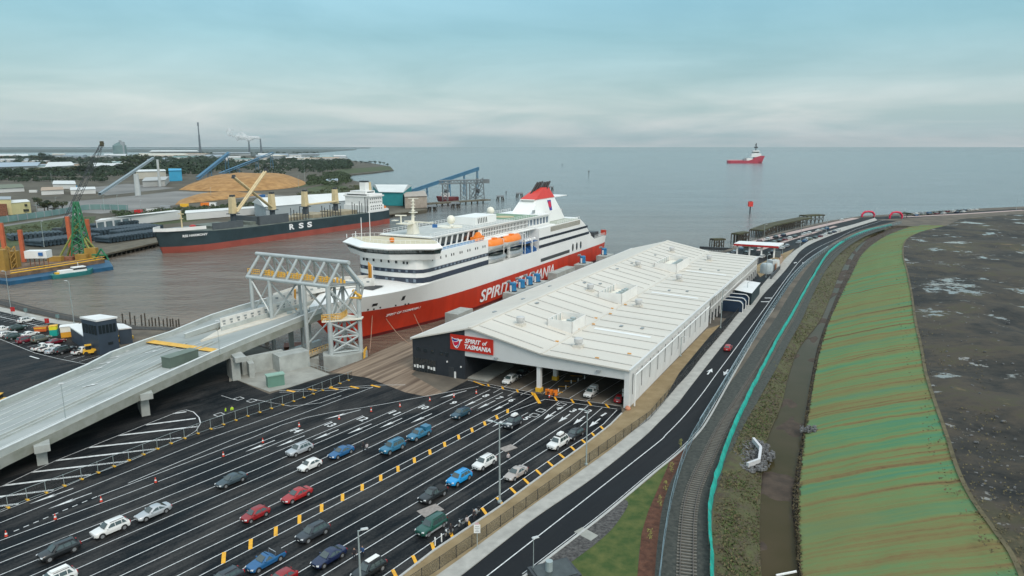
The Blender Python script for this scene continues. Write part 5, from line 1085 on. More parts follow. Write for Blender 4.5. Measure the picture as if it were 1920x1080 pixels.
# root on the centre line; x runs from bow to stern, -y faces the camera
HB = mat('bulker_hull', (.022, .042, .05), .5, .2, .15); HR = mat('bulker_red', (.30, .065, .045), .6, .15, .1); BD = mat('bulker_deck', (.13, .15, .13), .8, .3, .2)
hullform(BLn, 24, 9.6, 2.6, .13, .05, 3, 3.4, 26, 3).build('hull', [HB, HR, BD], bc, True, smooth=30)
q = MB(); q.bx(9, 24, -7, 7, 9.8, 11.9); q.build('forecastle', mat('grey_deck', (.2, .22, .22), .7, .2, .3), bc, True)
CRM = mat('crane_cream', (.62, .50, .29), .5, .08, .4)
q = MB(); q.wall([(22, -11.6, 0), (9, -8.6, 0), (3, -5, 0), (-.5, 0, 0), (3, 5, 0), (9, 8.6, 0)], .3, 11.6, 13.3); q.build('bow_bulwark', [WHITE], bc, True)
q = MB(); q.tube((16, 0, 10), (16, 0, 21), .45, 8, 0, .25); q.box((16, 0, 19.5), (.4, 4.5, .4)); q.box((16, 0, 17), (1, 2, .3)); q.build('foremast', CRM, bc, True)
MB().lathe([(1.6, 0), (1.6, 1), (.6, 1.4)], (21, -2, 12), 10).build('red_winch', RED, bc, True)
for k in range(5): MB().bx(28 + 24.5 * k, 45 + 24.5 * k, -9, 9, 9.6, 12.2).build('hatch_cover', mat('hatch_tan', (.34, .29, .2), .8, .2, .2) if k > 1 else BD, bc, True)
q = MB(); q.bx(27, 47, -10.4, -9.9, 9.6, 14); q.bx(57, 80, -11, -10.2, 9.6, 15.2); q.bx(57, 58, -11, 9, 9.6, 15); q.build('raised_hatch_panel', mat('slate_panel', (.085, .10, .11), .6, .1, .3), bc, True)
PED = mat('pedestal_dark', (.045, .06, .075), .6, .1, .4)
for i, x in enumerate((49, 77.5, 104.3, 131.6)):
    p = MB().tube((x, 0, 9.5), (x, 0, 17), 1.6, 12).build('crane_pedestal', PED, bc, True, smooth=40)
    c = MB().box((x, 0, 21.8), (3.4, 3.4, 9.4), 0, 0, .78).build('crane_tower', CRM, bc, True); MB().box((x + .3, 0, 27), (2.4, 2.2, 1.2), .3).build('crane_cap', DARK, c, True); MB().bx(x - 2.6, x + 2.6, -2.6, 2.6, 16.7, 17.1).build('crane_platform', PED, c, True)
    q = MB()
    if i == 0:
        for y in (-2.6, -1.0): q.tube((x + 1, y, 18), (70, y - 3, 40.3), .6, 6)
        for s in range(8): a = lerp((x + 1, -2.6, 18), (70, -5.6, 40.3), s / 7); b = lerp((x + 1, -1, 18), (70, -4, 40.3), s / 7); q.tube(a, b, .2, 4)
        q.build('crane_jib', CRM, c, True); MB().box((70.5, -4.8, 40.8), (2.2, 2.2, 2.6), 0, 0, .6).build('jib_head', DARK, c, True)
    elif i == 1:
        for y in (-1.5, .1): q.tube((x - 1, y, 18.5), (50, y - 1, 37.5), .6, 6)
        q.build('crane_jib', CRM, c, True); MB().box((50, -1.8, 37.9), (2, 2, 2), 0, 0, .6).build('jib_head', DARK, c, True)
    elif i == 2:
        q.tube((x, -2.5, 18.2), (x + 27, -2.5, 18.6), .5, 6); q.tube((x, -1.0, 18.2), (x + 27, -1.0, 18.6), .5, 6); q.build('crane_jib', CRM, c, True)
for x0, n_, h in ((82, 7, 8.5), (108, 8, 8), (136, 5, 8.5), (163 - 14, 2, 11)):
    for k in range(n_): MB().tube((x0 + 2.4 * k, -10.8, 9.6), (x0 + 2.4 * k, -10.8, 9.6 + h - (k % 3) * 1.3), .26, 5).build('stanchion', DARK, bc, True)
q = MB(); q.bx(152, 168, -11.5, 11.5, 9.6, 14.5); q.bx(153, 167, -11, 11, 14.5, 22.2); q.bx(152.5, 168, -12, 12, 20.2, 21.2); q.bx(154, 164, -7, 7, 22.2, 24.2); q.build('deckhouse', WHITE, bc, True)
dh = [o for o in bc.children if o.name == 'deckhouse'][0]
q = MB(); q.bx(152.9, 152.98, -9, 9, 21.3, 22.0); q.bx(156, 163, -7.08, -7.0, 22.9, 23.6)
for z in (11.5, 13.5, 16, 18.4):
    for k in range(6): q.bx(154 + 2.2 * k, 154.8 + 2.2 * k, -11.58 if z < 14.5 else -11.08, -11.5 if z < 14.5 else -11, z, z + .8)
q.build('window', GLASS, dh, True)
q = MB(); q.bx(167, 175, -9, 9, 9.6, 11.2); q.build('aft_house', WHITE, bc, True); q = MB(); q.wall([(150, -12.1, 0), (166, -11.6, 0), (175.5, -9.4, 0), (176, 8, 0)], .2, 9.6, 10.8); q.build('stern_bulwark', WHITE, bc, True)
MB().box((166, 2, 26), (5, 5, 7.5), 0, 0, .85).build('funnel', CRM, bc, True); MB().box((160, -1, 27), (4, 5, 6)).build('funnel_casing', WHITE, bc, True); MB().box((160, -1, 30.5), (4.2, 5.2, 1)).build('casing_top', DARK, bc, True); MB().box((172, -8, 12), (3, 1.5, 1.6)).build('lifeboat', ORG, bc, True)
MB().tube((157, 0, 24), (157, 0, 29), .2, 5).build('radar_mast', WHITE, bc, True)
def bulk_text(body, x0, x1, z, h, y=-12.08):
    return text_obj('hull_lettering', body, x1 - x0, h, (x0, y, z), (1, 0, 0), (0, 0, 1), SW, bc, 0, .02, .04)
for c_, x in zip('RSS', (79, 86.5, 93.5)): bulk_text(c_, x, x + 4.0, 5.2, 3.4)
q = text_obj('name_lettering', 'RSS HARMONY', 13, 1.3, (9.0, -9.7, 8.3), Vector((.97, -.23, 0)).normalized(), (0, -.1, .995), SW, bc, 0, .02, .03)
# ================================================================ SURFACES OF THE FAR PORT
FARM = mat('port_ground', (.055, .048, .034), .95, 0, .03, col2=(.115, .10, .07), detail=8)
land = PX([(0, 496), (150, 481), (200, 472), (303, 444), (340, 434), (500, 427), (690, 402), (725, 402), (800, 394), (802, 389), (760, 380), (740, 374), (700, 358), (684, 347), (672, 340), (648, 335), (646, 329), (668, 326), (700, 323), (738, 318.5), (732, 312), (705, 307), (660, 301), (600, 295), (500, 292), (200, 292.5), (0, 293.5), (-400, 294), (-900, 300), (-900, 520)])
q = MB(); q.prism([(p[0], p[1]) for p in land[::-1]], -6, -.3); q.build('far_port_ground', FARM, kind='structure')
HAZL = mat('distant_land', (.07, .085, .075), .95, .3, .003)
q = MB(); q.prism([(p[0], p[1]) for p in PX([(-900, 288), (0, 285.5), (345, 285), (352, 291), (430, 292), (560, 289), (640, 282.6), (668, 281), (668, 279.6), (500, 279), (0, 278.5), (-900, 279)])[::-1]], -2.5, 1.5); q.build('distant_land', HAZL, kind='structure')
q = MB(); hl = PX([(-2500, 277.6), (-600, 277.4), (0, 277.4), (300, 277.4), (500, 277.6), (660, 278)]); q.wall([(p[0], p[1], 0) for p in hl], 1500, -3, 22)
q.build('hills', mat('far_hill', (.06, .08, .09), .95, .2, .001), kind='structure')
GRS = mat('port_grass', (.035, .05, .018), .95, 0, .05, col2=(.075, .095, .03), detail=7)
for pts in ([(250, 425), (330, 418), (500, 395), (560, 389), (520, 384), (400, 392), (300, 402), (230, 412), (150, 424)], [(575, 353), (610, 346), (648, 348), (660, 356), (640, 362), (585, 366)], [(640, 317), (690, 314), (728, 311), (736, 318), (700, 321), (645, 326), (610, 326)], [(0, 420), (60, 410), (120, 399), (130, 392), (112, 390), (60, 403), (0, 410)], [(0, 470), (0, 425), (120, 407), (180, 405), (170, 430), (60, 450)], [(500, 345), (560, 340), (600, 345), (560, 352)]):
    q = MB(); q.sheet([(p[0], p[1], -.22) for p in PX(pts)]); q.build('grass_area', GRS, kind='structure')
ASF = mat('far_paving', (.19, .185, .175), .9, .2, .02)
for pts in ([(110, 395), (190, 400), (330, 384), (420, 374), (540, 366), (330, 358), (200, 372), (120, 378), (60, 384)], [(70, 402), (120, 396), (118, 390), (70, 390)], [(200, 366), (330, 352), (240, 344), (160, 352)]):
    q = MB(); q.sheet([(p[0], p[1], -.24) for p in PX(pts)]); q.build('paved_yard', ASF, kind='structure')
q = MB(); q.ribbon([(p[0], p[1], -.15) for p in smoothline(PX([(0, 424), (60, 415), (120, 407), (150, 398), (165, 390), (150, 384), (112, 383)]), 3)], 7); q.build('curved_road', ASF, kind='structure')
# wharf apron behind the bulk carrier with piles below
WH = mat('wharf_timber', (.12, .105, .075), .9, .25, .2, bump=.2)
wl = PX([(140, 488, .2), (303, 452, .2), (420, 440, .2), (560, 424, .2), (700, 405, .2), (800, 393, .2)])
wf = thing('long_wharf', 'long low timber wharf edge running behind the bulk carrier', 'wharf', wl[1])
q = MB(); q.wall(q.offs(wl, 7), 16, -.7, .1); q.build('deck', WH, wf)
for n_, (p, t) in enumerate(along(wl[:2], 3.6)): MB().tube((p[0], p[1] + .6, -4), (p[0], p[1] + .6, -.6), .4, 6).build('pile', WOODD, wf)
for n_, (p, t) in enumerate(along(wl[4:], 3.6)): MB().tube((p[0], p[1] + .6, -4), (p[0], p[1] + .6, -.6), .4, 6).build('pile', WOODD, wf)
# dark pipe stacks laid on the wharf
PIPE = mat('pipe_blue_black', (.03, .05, .065), .5, .3, .3)
for i, (a, b, w_) in enumerate((((60, 462), (178, 447), 14), ((15, 450), (120, 442), 12), ((175, 440), (290, 428), 14), ((190, 455), (300, 440), 12), ((170, 430), (255, 421), 9), ((215, 443), (300, 430), 8))):
    A, B = G(*a), G(*b); q = MB(); L = math.hypot(B[0] - A[0], B[1] - A[1]); ux, uy = (B[0] - A[0]) / L, (B[1] - A[1]) / L
    for r_ in range(2):
        for k in range(int(L / 2.2)):
            c = (A[0] + ux * (1.2 + 2.2 * k), A[1] + uy * (1.2 + 2.2 * k), .9 + 1.5 * r_); q.tube((c[0] + uy * w_ / 2, c[1] - ux * w_ / 2, c[2]), (c[0] - uy * w_ / 2, c[1] + ux * w_ / 2, c[2]), .95, 7)
    tag(q.build('pipe_stack', PIPE), ('long low stack of dark blue pipes %s' % ('nearest the barge', 'at the left picture edge', 'in front of the open white shed', 'closest to the bulk carrier bow', 'behind the orange spud posts', 'small one on the wharf between the larger stacks')[i]), 'pipe stack', 'dark pipe stacks on the wharf')
# generic far shed
def shed(name, lab, corners, h, wm, rm, rise=1.5, zb=0, cat='shed', group=None, doors=0, dm=GLASS):
    """corners: four pixel ground points (near-left, near-right, far-right, far-left)"""
    P = PX(corners, zb); c = tuple(sum(p[i] for p in P) / 4 for i in range(2)); t_ = thing(name, lab, cat, (c[0], c[1], zb), 0, group)
    q = MB(); q.prism([(p[0], p[1]) for p in P], zb, zb + h); q.build('wall', wm, t_)
    a, b = lerp(P[0], P[3], .5), lerp(P[1], P[2], .5); k = 1.03
    E_ = [(c[0] + (p[0] - c[0]) * k, c[1] + (p[1] - c[1]) * k, zb + h + .05) for p in P]; ra, rb_ = lerp(E_[0], E_[3], .5), lerp(E_[1], E_[2], .5); ra, rb_ = (ra[0], ra[1], ra[2] + rise), (rb_[0], rb_[1], rb_[2] + rise)
    MB().add([E_[0], E_[1], rb_, ra, E_[3], E_[2]], [(0, 1, 2, 3), (4, 3, 2, 5), (0, 3, 4), (1, 5, 2), (0, 4, 5, 1)]).build('roof', rm, t_)
    for i in range(doors):
        p0, p1 = lerp(P[0], P[1], (i + .12) / doors), lerp(P[0], P[1], (i + .88) / doors); n_ = Vector((P[0][0] - P[3][0], P[0][1] - P[3][1])).normalized() * .15
        MB().wall([(p0[0] + n_.x, p0[1] + n_.y, zb), (p1[0] + n_.x, p1[1] + n_.y, zb)], .12, .3, h * .8).build('bay_door', dm, t_)
    return t_
PW = mat('shed_white', (.62, .63, .62), .7, .06, .05); PR = mat('shed_roof_pale', (.66, .67, .65), .6, .07, .05); PG = mat('shed_grey_far', (.30, .33, .35), .7, .1, .05)
shed('open_front_shed', 'long low white shed with a row of glazed bays above the pipe yard', [(182, 432), (312, 412), (340, 411), (205, 427)], 6, PW, PR, .8, doors=9, dm=mat('bay_glass', (.12, .17, .19), .3, .2, .3))
shed('wharf_warehouse', 'large white roofed warehouse directly behind the bulk carrier', [(500, 414), (655, 399), (690, 388), (478, 404)], 10, mat('pale_blue_wall', (.36, .41, .43), .7, .06, .1), PR, 5)
shed('low_wharf_store', 'low white store running between the open shed and the warehouse', [(350, 413), (480, 402), (490, 398), (352, 407)], 5, PW, PR, .8)
shed('teal_store', 'teal walled store with a bright white pitched roof at the wharf end', [(712, 385), (756, 386), (772, 370), (700, 370)], 12, mat('teal_wall', (.02, .25, .27), .6, .1, .2), PR, 4)
shed('stone_store', 'sandy stone coloured rectangular store on the wharf end beside the teal store', [(760, 391), (801, 389), (796, 377), (757, 381)], 10, mat('sand_wall', (.36, .31, .26), .8, .15, .4), mat('sand_roof', (.38, .33, .28), .8, .15, .4), .2)
yb = shed('yellow_building', 'pale yellow two storey building at the left picture edge', [(-25, 404), (24, 403), (24, 396), (-25, 396)], 12, mat('yellow_wall', (.60, .54, .28), .8, .06, .2), PG, .4)
yc = shed('yellow_annex', 'pale yellow block with dark square windows joined right of the yellow building', [(22, 403), (59, 399), (52, 394), (20, 396)], 9, mat('yellow_wall', None), PR, .3)
for (x, y, z) in ((49, 400, 6.5), (51, 400.3, 2.5)): g = G(x, y); MB().box((g[0], g[1] - .6, z), (4, .6, 2), .1).build('window', GLASS, yc)
MB().box((G(8, 404)[0], G(8, 404)[1] - 1, 4.5), (7, 1, 9), 0).build('brown_panel', RUST, yb)
shed('blue_plant_building', 'bright sky blue box building behind the paved yard left of the chip pile', [(318, 340), (342, 339), (341, 334), (318, 334)], 16, mat('sky_blue_wall', (.04, .33, .55), .6, .06, .1), mat('sky_blue_wall', None), .3)
shed('cream_store', 'cream long building in front of the blue box building', [(256, 336), (312, 334), (308, 330), (256, 331)], 12, mat('cream_wall', (.55, .52, .44), .8, .06, .1), PR, 1)
shed('grey_store', 'pale grey low building with a dark doorway in the paved yard', [(268, 351), (310, 349), (318, 341), (274, 343)], 8, mat('pale_grey_wall', (.42, .43, .42), .8, .06, .1), mat('pale_grey_wall', None), .6)
fs = [((100, 354), (143, 354), (140, 347), (102, 347), 6, 'white and blue shed behind the parked trucks', PW), ((133, 365), (180, 363), (178, 358), (134, 359), 5, 'low white office row beside the conveyor foot', PW), ((78, 366), (120, 364), (118, 358), (80, 359), 5, 'tan low shed behind the yellow building', mat('tan_wall', (.4, .3, .22), .8, .1, .1)), ((-10, 362), (46, 359), (40, 352), (-8, 354), 5, 'olive roofed low shed near the left picture edge', mat('olive_wall', (.16, .18, .13), .8, .1, .1)),
      ((-20, 322), (70, 318), (76, 310), (-20, 311), 9, 'long pale blue roofed warehouse at the left among the trees', mat('blue_roof', (.33, .40, .46), .7, .1, .05)), ((86, 322), (140, 318), (134, 310), (92, 311), 10, 'white warehouse with sawtooth front between the dark trees', PW), ((178, 318), (232, 317), (228, 310), (176, 311), 8, 'flat white roofed shed below the crane boom', PW), ((20, 304), (80, 303), (78, 299), (24, 299), 6, 'grey green shed in the tree belt', PG), ((0, 296), (52, 295), (52, 291), (0, 291), 7, 'thin white building strip near the bay at left', PW),
      ((196, 296), (240, 297), (236, 292), (196, 292), 12, 'white base building under the green silo', PW), ((262, 297), (352, 296), (350, 291), (262, 291), 12, 'long cream warehouse at the bay edge', mat('cream_wall', None)), ((282, 291), (372, 290.5), (368, 286.5), (286, 286.5), 22, 'very large pale shed on the far point', PR), ((612, 346), (634, 345), (633, 341), (612, 342), 5, 'small blue grey building on the grass above the wharf', mat('blue_roof', None)), ((560, 292.5), (600, 291.6), (596, 289.6), (560, 290), 8, 'pale buildings strip right of the refinery stacks', PG), ((400, 292), (470, 291.4), (466, 289), (400, 289.6), 14, 'grey refinery block below the two smoking stacks', PG)]
for a, b, c, d, h, lab, m_ in fs: shed('far_building', lab, [a, b, c, d], h, PW if m_ is not PW else PW, m_, 1.0, cat='building')
# containers and trucks in the yard
for i, (x, y, w_, m_, lab) in enumerate(((96, 362, 9, mat('cont_blue', (.15, .35, .55), .6, 0), 'light blue container'), (108, 362, 7, mat('cont_brown', (.3, .17, .1), .6, 0), 'brown container'), (63, 361, 8, PW, 'white container'), (140, 352, 6, mat('cont_sky', (.08, .35, .6), .6, 0), 'sky blue container by the white shed'), (360, 404, 8, RED, 'dark red container behind the bulk carrier bow'), (372, 403, 7, WHITE, 'white container behind the bulk carrier bow'), (454, 399, 9, mat('cont_maroon', (.25, .05, .04), .6, 0), 'maroon container row behind the crane ship'), (231, 421, 6, YEL, 'yellow forklift block by the open shed'), (346, 388, 7, YEL, 'yellow machine behind the green bank'), (385, 386, 8, ORG, 'orange digger body behind the green bank'), (400, 386, 6, WHITE, 'white ute body behind the green bank'), (310, 392, 8, PG, 'grey container left of the green bank'), (490, 370, 8, BLUEP, 'blue hopper box in front of the chip pile'), (260, 400, 6, RED, 'small red container in the weedy yard'), (285, 398, 8, PW, 'white container in the weedy yard'))):
    g = G(x, y); t_ = thing('yard_container', lab + ' standing in the far port yard', 'container', g, .15 * (i % 5)); MB().box((0, 0, 1.5), (w_, 2.6, 2.8)).build('box_body', m_, t_, True); MB().box((w_ / 2 + .05, 0, 1.5), (.08, 2.3, 2.5)).build('end_door', GREY, t_, True)
# chip pile
CHIP = mat('wood_chips', (.27, .135, .04), .95, 0, .12, col2=(.45, .25, .09), bump=.3, detail=8)
def heap(pix, hgt, name, lab, k=9):
    P = PX(pix); c = (sum(p[0] for p in P) / len(P), sum(p[1] for p in P) / len(P)); P = smoothline(P + [P[0]], 3)[:-1]; n_ = len(P); q = MB()
    for j in range(k + 1):
        t = j / k
        for i, p in enumerate(P):
            x, y = p[0] + (c[0] - p[0]) * t * .98, p[1] + (c[1] - p[1]) * t * .98; z = hgt * min(1, t * 2.2) ** .9 + (2.2 * mnoise.noise(Vector((x * .03, y * .03, 2))) + .8 * mnoise.noise(Vector((x * .12, y * .12, 2)))) * min(1, t * 3); q.v.append((x, y, z))
    for j in range(k):
        for i in range(n_): q.f.append((j * n_ + i, j * n_ + (i + 1) % n_, (j + 1) * n_ + (i + 1) % n_, (j + 1) * n_ + i)); q.m.append(0)
    q.f.append(tuple(k * n_ + i for i in range(n_))); q.m.append(0)
    return tag(q.build(name, CHIP, smooth=60), lab, 'wood chip pile')
heap([(335, 356), (420, 360), (520, 356), (572, 348), (576, 340), (540, 336), (450, 336), (360, 342)], 13, 'chip_pile', 'large golden brown wood chip pile behind the bulk carrier cranes')
heap([(328, 384), (440, 372), (500, 364), (470, 362), (380, 366), (340, 372)], 3.5, 'chip_pile', 'low spread of brown wood chips in front of the large pile')
# conveyors
def conveyor(name, lab, foot, top_base, ytop, m_, w_=3.0, legs=(), zf=2, truss=True, group=None, cat='conveyor'):
    A = G(*foot, zf); B = Vz(top_base, (top_base[0], ytop)); t_ = thing(name, lab, cat, (A[0], A[1], 0), 0, group)
    q = MB(); d = Vector(B) - Vector(A); s_ = Vector((-d.y, d.x, 0)).normalized() * w_ / 2; up = Vector((0, 0, w_ * .9))
    c4 = [Vector(A) + s_, Vector(A) - s_, Vector(A) - s_ + up, Vector(A) + s_ + up]; c5 = [Vector(B) + s_, Vector(B) - s_, Vector(B) - s_ + up, Vector(B) + s_ + up]
    q.add(c4 + c5, [(0, 1, 5, 4), (2, 3, 7, 6)] + ([(1, 2, 6, 5), (3, 0, 4, 7)] if not truss else [])); q.build('belt_housing', m_, t_)
    q = MB(); n_ = int(d.length / (w_ * 1.6))
    for i in range(4): q.tube(c4[i], c5[i], w_ * .07, 4)
    for i in range(n_):
        for a, b in ((0, 3), (1, 2)): q.tube(c4[a].lerp(c5[a], i / n_), c4[b].lerp(c5[b], (i + 1) / n_), w_ * .05, 4)
    q.build('side_truss', m_, t_)
    for t in legs:
        p = Vector(A).lerp(Vector(B), t); MB().add([tuple(v) for v in ()], []); q = MB(); q.tube(tuple(p + s_), (p.x + s_.x * 1.6, p.y + s_.y * 1.6, 0), w_ * .13, 5); q.tube(tuple(p - s_), (p.x - s_.x * 1.6, p.y - s_.y * 1.6, 0), w_ * .13, 5); q.tube(tuple(p + s_ - up), (p.x - s_.x, p.y - s_.y, p.z * .4), w_ * .07, 4); q.build('support_leg', m_, t_)
    return t_, A, B
GB = mat('conveyor_grey', (.24, .30, .33), .5, .08, .2); BB = mat('conveyor_blue', (.045, .15, .25), .5, .1, .2)
conveyor('grey_conveyor', 'long grey conveyor rising to the right in the far yard, on pale towers', (187, 366), (293, 352), 298, GB, 2.6, (), truss=False)
for b, y in (((259, 367), 326), ((300, 350), 299)): A = Vz(b, (b[0], y)); o = MB().tube((A[0], A[1], 0), A, 3.0 if b[0] == 259 else 1.8, 8, 0, 2.4 if b[0] == 259 else 1.4).build('conveyor_tower', mat('tower_pale', (.45, .48, .48), .6, .05, .1)); tag(o, 'pale round tower %s the grey conveyor' % ('under the middle of' if b[0] == 259 else 'at the high end of'), 'tower')
conveyor('blue_conveyor', 'steep blue lattice conveyor left of the crossed ship jibs', (370, 337), (433, 331), 289, BB, 4.5, (.35, .9), truss=True)
conveyor('blue_conveyor', 'flatter blue lattice conveyor passing behind the crossed ship jibs', (412, 328), (515, 321), 288, BB, 4, (.3, .65, .95), truss=True)
conveyor('ship_loader_conveyor', 'long blue inclined conveyor over the jetty beside the ferry funnel', (758, 366), (898, 366), 319, BB, 3.6, (.3, .6, .8, .98), truss=False)
# ship loader and jetty
A = G(835, 376, 1); B = G(910, 373, 1)
sl = thing('ship_loader', 'grey lattice ship loader standing on the piled jetty under the blue conveyor', 'ship loader', A)
LG = mat('lattice_grey', (.17, .19, .20), .6, .1, .3)
def lattice(q, base, w_, z0, z1, n_=5, r=.3, taper=1.0):
    cs = [(-1, -1), (1, -1), (1, 1), (-1, 1)]; P = lambda i, t: (base[0] + cs[i % 4][0] * w_ / 2 * (1 + (taper - 1) * t), base[1] + cs[i % 4][1] * w_ / 2 * (1 + (taper - 1) * t), z0 + (z1 - z0) * t)
    for i in range(4):
        q.tube(P(i, 0), P(i, 1), r, 4)
        for k in range(n_): q.tube(P(i, k / n_), P(i + 1, (k + 1) / n_), r * .6, 4); q.tube(P(i + 1, k / n_), P(i, (k + 1) / n_), r * .5, 4)
for t, w_, z1 in ((.0, 5, 17), (.45, 6, 19), (.68, 6, 17), (.86, 9, 22)):
    c = lerp(A, B, t); q = MB(); lattice(q, c, w_, 1, z1, 4, .32, .7 if w_ > 8 else 1); q.build('lattice_tower', LG, sl)
q = MB(); a, b = lerp(A, B, -.15), lerp(A, B, 1.0)
for z in (17, 20): q.tube((a[0], a[1], z), (b[0], b[1], z), .5, 5); q.tube((a[0], a[1] + 4, z), (b[0], b[1] + 4, z), .5, 5)
for k in range(14): p, r_ = lerp(a, b, k / 14), lerp(a, b, (k + 1) / 14); q.tube((p[0], p[1], 17), (r_[0], r_[1], 20), .3, 4); q.tube((r_[0], r_[1] + 4, 17), (p[0], p[1] + 4, 20), .3, 4)
q.build('boom_truss', LG, sl)
for k in range(3): c = lerp(A, B, .78 + .07 * k); q = MB(); q.tube((c[0] - 6, c[1], 2), (c[0] + 2, c[1], 20), .35, 5); q.build('strut', LG, sl)
MB().box((*lerp(A, B, 1.02)[:2], 18.5), (7, 5, 4)).build('head_house', LG, sl); MB().box((*lerp(A, B, .8)[:2], 9), (4, 4, 4)).build('cab', DARK, sl)
jt = thing('piled_jetty', 'low dark piled jetty carrying the ship loader', 'jetty', A); q = MB(); jl = PX([(798, 382, 1), (835, 379, 1), (915, 374, 1)]); q.wall(jl, 9, -.8, .3); q.build('deck', WH, jt)
for p, t in along(jl, 7): MB().tube((p[0], p[1] - 3, -4), (p[0], p[1] - 3, .3), .7, 6).build('pile', WOODD, jt)
for x, y in ((810, 396), (854, 390), (938, 376), (974, 370), (1032, 357)):
    g = G(x, y, -2.5); t_ = thing('mooring_dolphin', 'dark piled mooring dolphin in open water %s' % {810: 'next to the stone store', 854: 'below the jetty', 938: 'first right of the jetty', 974: 'second right of the jetty', 1032: 'behind the ferry funnel'}[x], 'dolphin', g, 0, 'piled mooring dolphins')
    MB().box((0, 0, 4.6), (8, 7, 1.4), 0, 0, .9).build('cap', LG, t_, True)
    for k in range(6): a = k * 1.05; MB().tube((4 * math.cos(a), 3 * math.sin(a), -1), (2.6 * math.cos(a), 2.2 * math.sin(a), 4.2), .6, 6).build('pile', WOODD, t_, True)
g = G(818, 374, 1); dt = thing('docked_tug', 'small dark red and white tug behind the stone store at the jetty', 'tug', g, .2); hullform(22, 8, 2.5, 1, .3, .1, 2).build('hull', mat('maroon_hull', (.16, .03, .035), .6, .1, .5), dt, True); MB().box((9, 0, 4.5), (8, 5, 4)).build('wheelhouse', WHITE, dt, True); MB().box((10, 0, 8), (4, 3.5, 3)).build('funnel', DARK, dt, True); MB().tube((9, 0, 8), (9, 0, 15), .3, 5).build('mast', GREY, dt, True)
for x, y, yt, lab in ((949, 364, 358, 'thin dark channel pile right of the jetty'), (1104, 329, 320, 'small dark channel beacon far out beyond the funnel'), (1054, 312, 307, 'tiny channel beacon farthest out near the middle'), (1429, 428, 421, 'short pile in the water beside the old timber wharf')):
    g = G(x, y, -2.5); h = GH(x, y, yt, -2.5) + 2.5; t_ = thing('channel_beacon', lab, 'beacon', g, 0, 'dark channel beacons'); MB().tube((0, 0, -1), (0, 0, h * .7), .5, 7).build('pile', DARK, t_, True); MB().box((0, 0, h * .85), (h * .3, h * .3, h * .3), 0, 0, .6).build('topmark', DARK, t_, True)
g = G(1406, 400, -2.5); h = GH(1406, 400, 377, -2.5) + 2.5; t_ = thing('red_channel_marker', 'bright red square channel marker on a dark post in the open water', 'channel marker', g); MB().tube((0, 0, -1), (0, 0, h * .6), .55, 8).build('post', DARK, t_, True); MB().box((0, 0, h * .76), (3.6, 2.4, h * .4)).build('red_board', mat('marker_red', (.65, .05, .04), .5, 0), t_, True); MB().box((0, 0, h * .98), (1.8, 1.8, .3)).build('lantern', DARK, t_, True)
# offshore tug
a, b = G(1430, 306, -2.5), G(1364, 306, -2.5); L = math.hypot(a[0] - b[0], a[1] - b[1]); tg = thing('offshore_tug', 'red hulled offshore supply tug with white wheelhouse far out on the bay', 'tug', a, math.pi)
hullform(L, 24, 9, 0, .2, .04, 3).build('hull', mat('tug_red', (.42, .03, .06), .5, .06, .05), tg, True)
q = MB(); pf = [(-2, 24), (10, 25), (28, 20), (40, 12), (50, 9), (20, 5), (6, 5)]; q.add([(x, -11.5, z) for x, z in pf] + [(x, 11.5, z) for x, z in pf], [tuple(range(7)), tuple(range(13, 6, -1))] + [(i, 7 + i, 7 + (i + 1) % 7, (i + 1) % 7) for i in range(7)]); q.build('bow_flare', mat('tug_red', None), tg, True)
q = MB(); q.bx(10, 42, -10, 10, 20, 32); q.bx(16, 38, -11, 11, 38, 42); q.bx(18, 36, -9, 9, 32, 38); q.bx(38, 58, -10, 10, 9, 17); q.build('superstructure', WHITE, tg, True)
MB().bx(17.8, 36.2, -9.3, 9.3, 34, 37).build('wheelhouse_glass', GLASS, tg, True); q = MB(); q.tube((26, 0, 42), (26, 0, 66), 1.6, 6); q.box((26, 0, 52), (9, 8, 5)); q.box((27, 0, 60), (5, 5, 3)); q.build('mast', DARK, tg, True); MB().tube((60, -6, 12), (60, 6, 12), 6, 12).build('winch', GREY, tg, True); q = MB(); q.bx(60, L - 2, -12, -11, 9, 11); q.build('bulwark', mat('pinkish_white', (.6, .45, .45), .6, 0), tg, True)
# ================================================================ DREDGING BARGE, TUG
wb = PX([(18, 528, -1.0), (212, 500, -1.0), (204, 488, -1.0), (-30, 506, -1.0), (-30, 522, -1.0)])
bg = thing('crane_barge', 'blue work barge with orange spud posts and a tall green crane mast', 'barge', G(110, 505, -2.5))
q = MB(); q.prism([(p[0], p[1]) for p in wb[::-1]], -3.2, -.9); q.build('hull', mat('barge_blue', (.012, .085, .17), .5, .2, .4), bg)
wb2 = PX([(15, 515, .6), (196, 487, .6), (190, 479, .6), (-30, 500, .6), (-30, 512, .6)]); q = MB(); q.prism([(p[0], p[1]) for p in wb2[::-1]], -.9, .5); q.build('upper_deck', mat('barge_deck', (.16, .10, .06), .8, .4, .4), bg)
SPD = mat('spud_orange', (.50, .12, .05), .6, .12, .4)
for x0, y0, yt in ((12, 492, 418), (45, 488, 431), (135, 479, 406), (171, 478, 411)): A = Vz((x0, y0), (x0, yt), .5); MB().box((A[0], A[1], (A[2] - 1) / 2), (1.5, 1.5, A[2] + 1), .2).build('spud_post', SPD, bg)
base = G(155, 483, .6); topz = Vz((155, 483), (155, 378), .6)[2]
q = MB(); lattice(q, base, 6.5, .6, topz, 9, .42, .2)
q.build('crane_mast', GREENP, bg); q = MB()
for s in (-1, 1): q.tube((base[0] - 9, base[1] + 3 * s, 1), (base[0], base[1], topz * .62), .5, 5); q.tube((base[0] + 7, base[1] + 3 * s, 1), (base[0], base[1], topz * .5), .5, 5)
q.build('crane_leg', mat('olive_yellow', (.22, .24, .06), .6, .1, .5), bg)
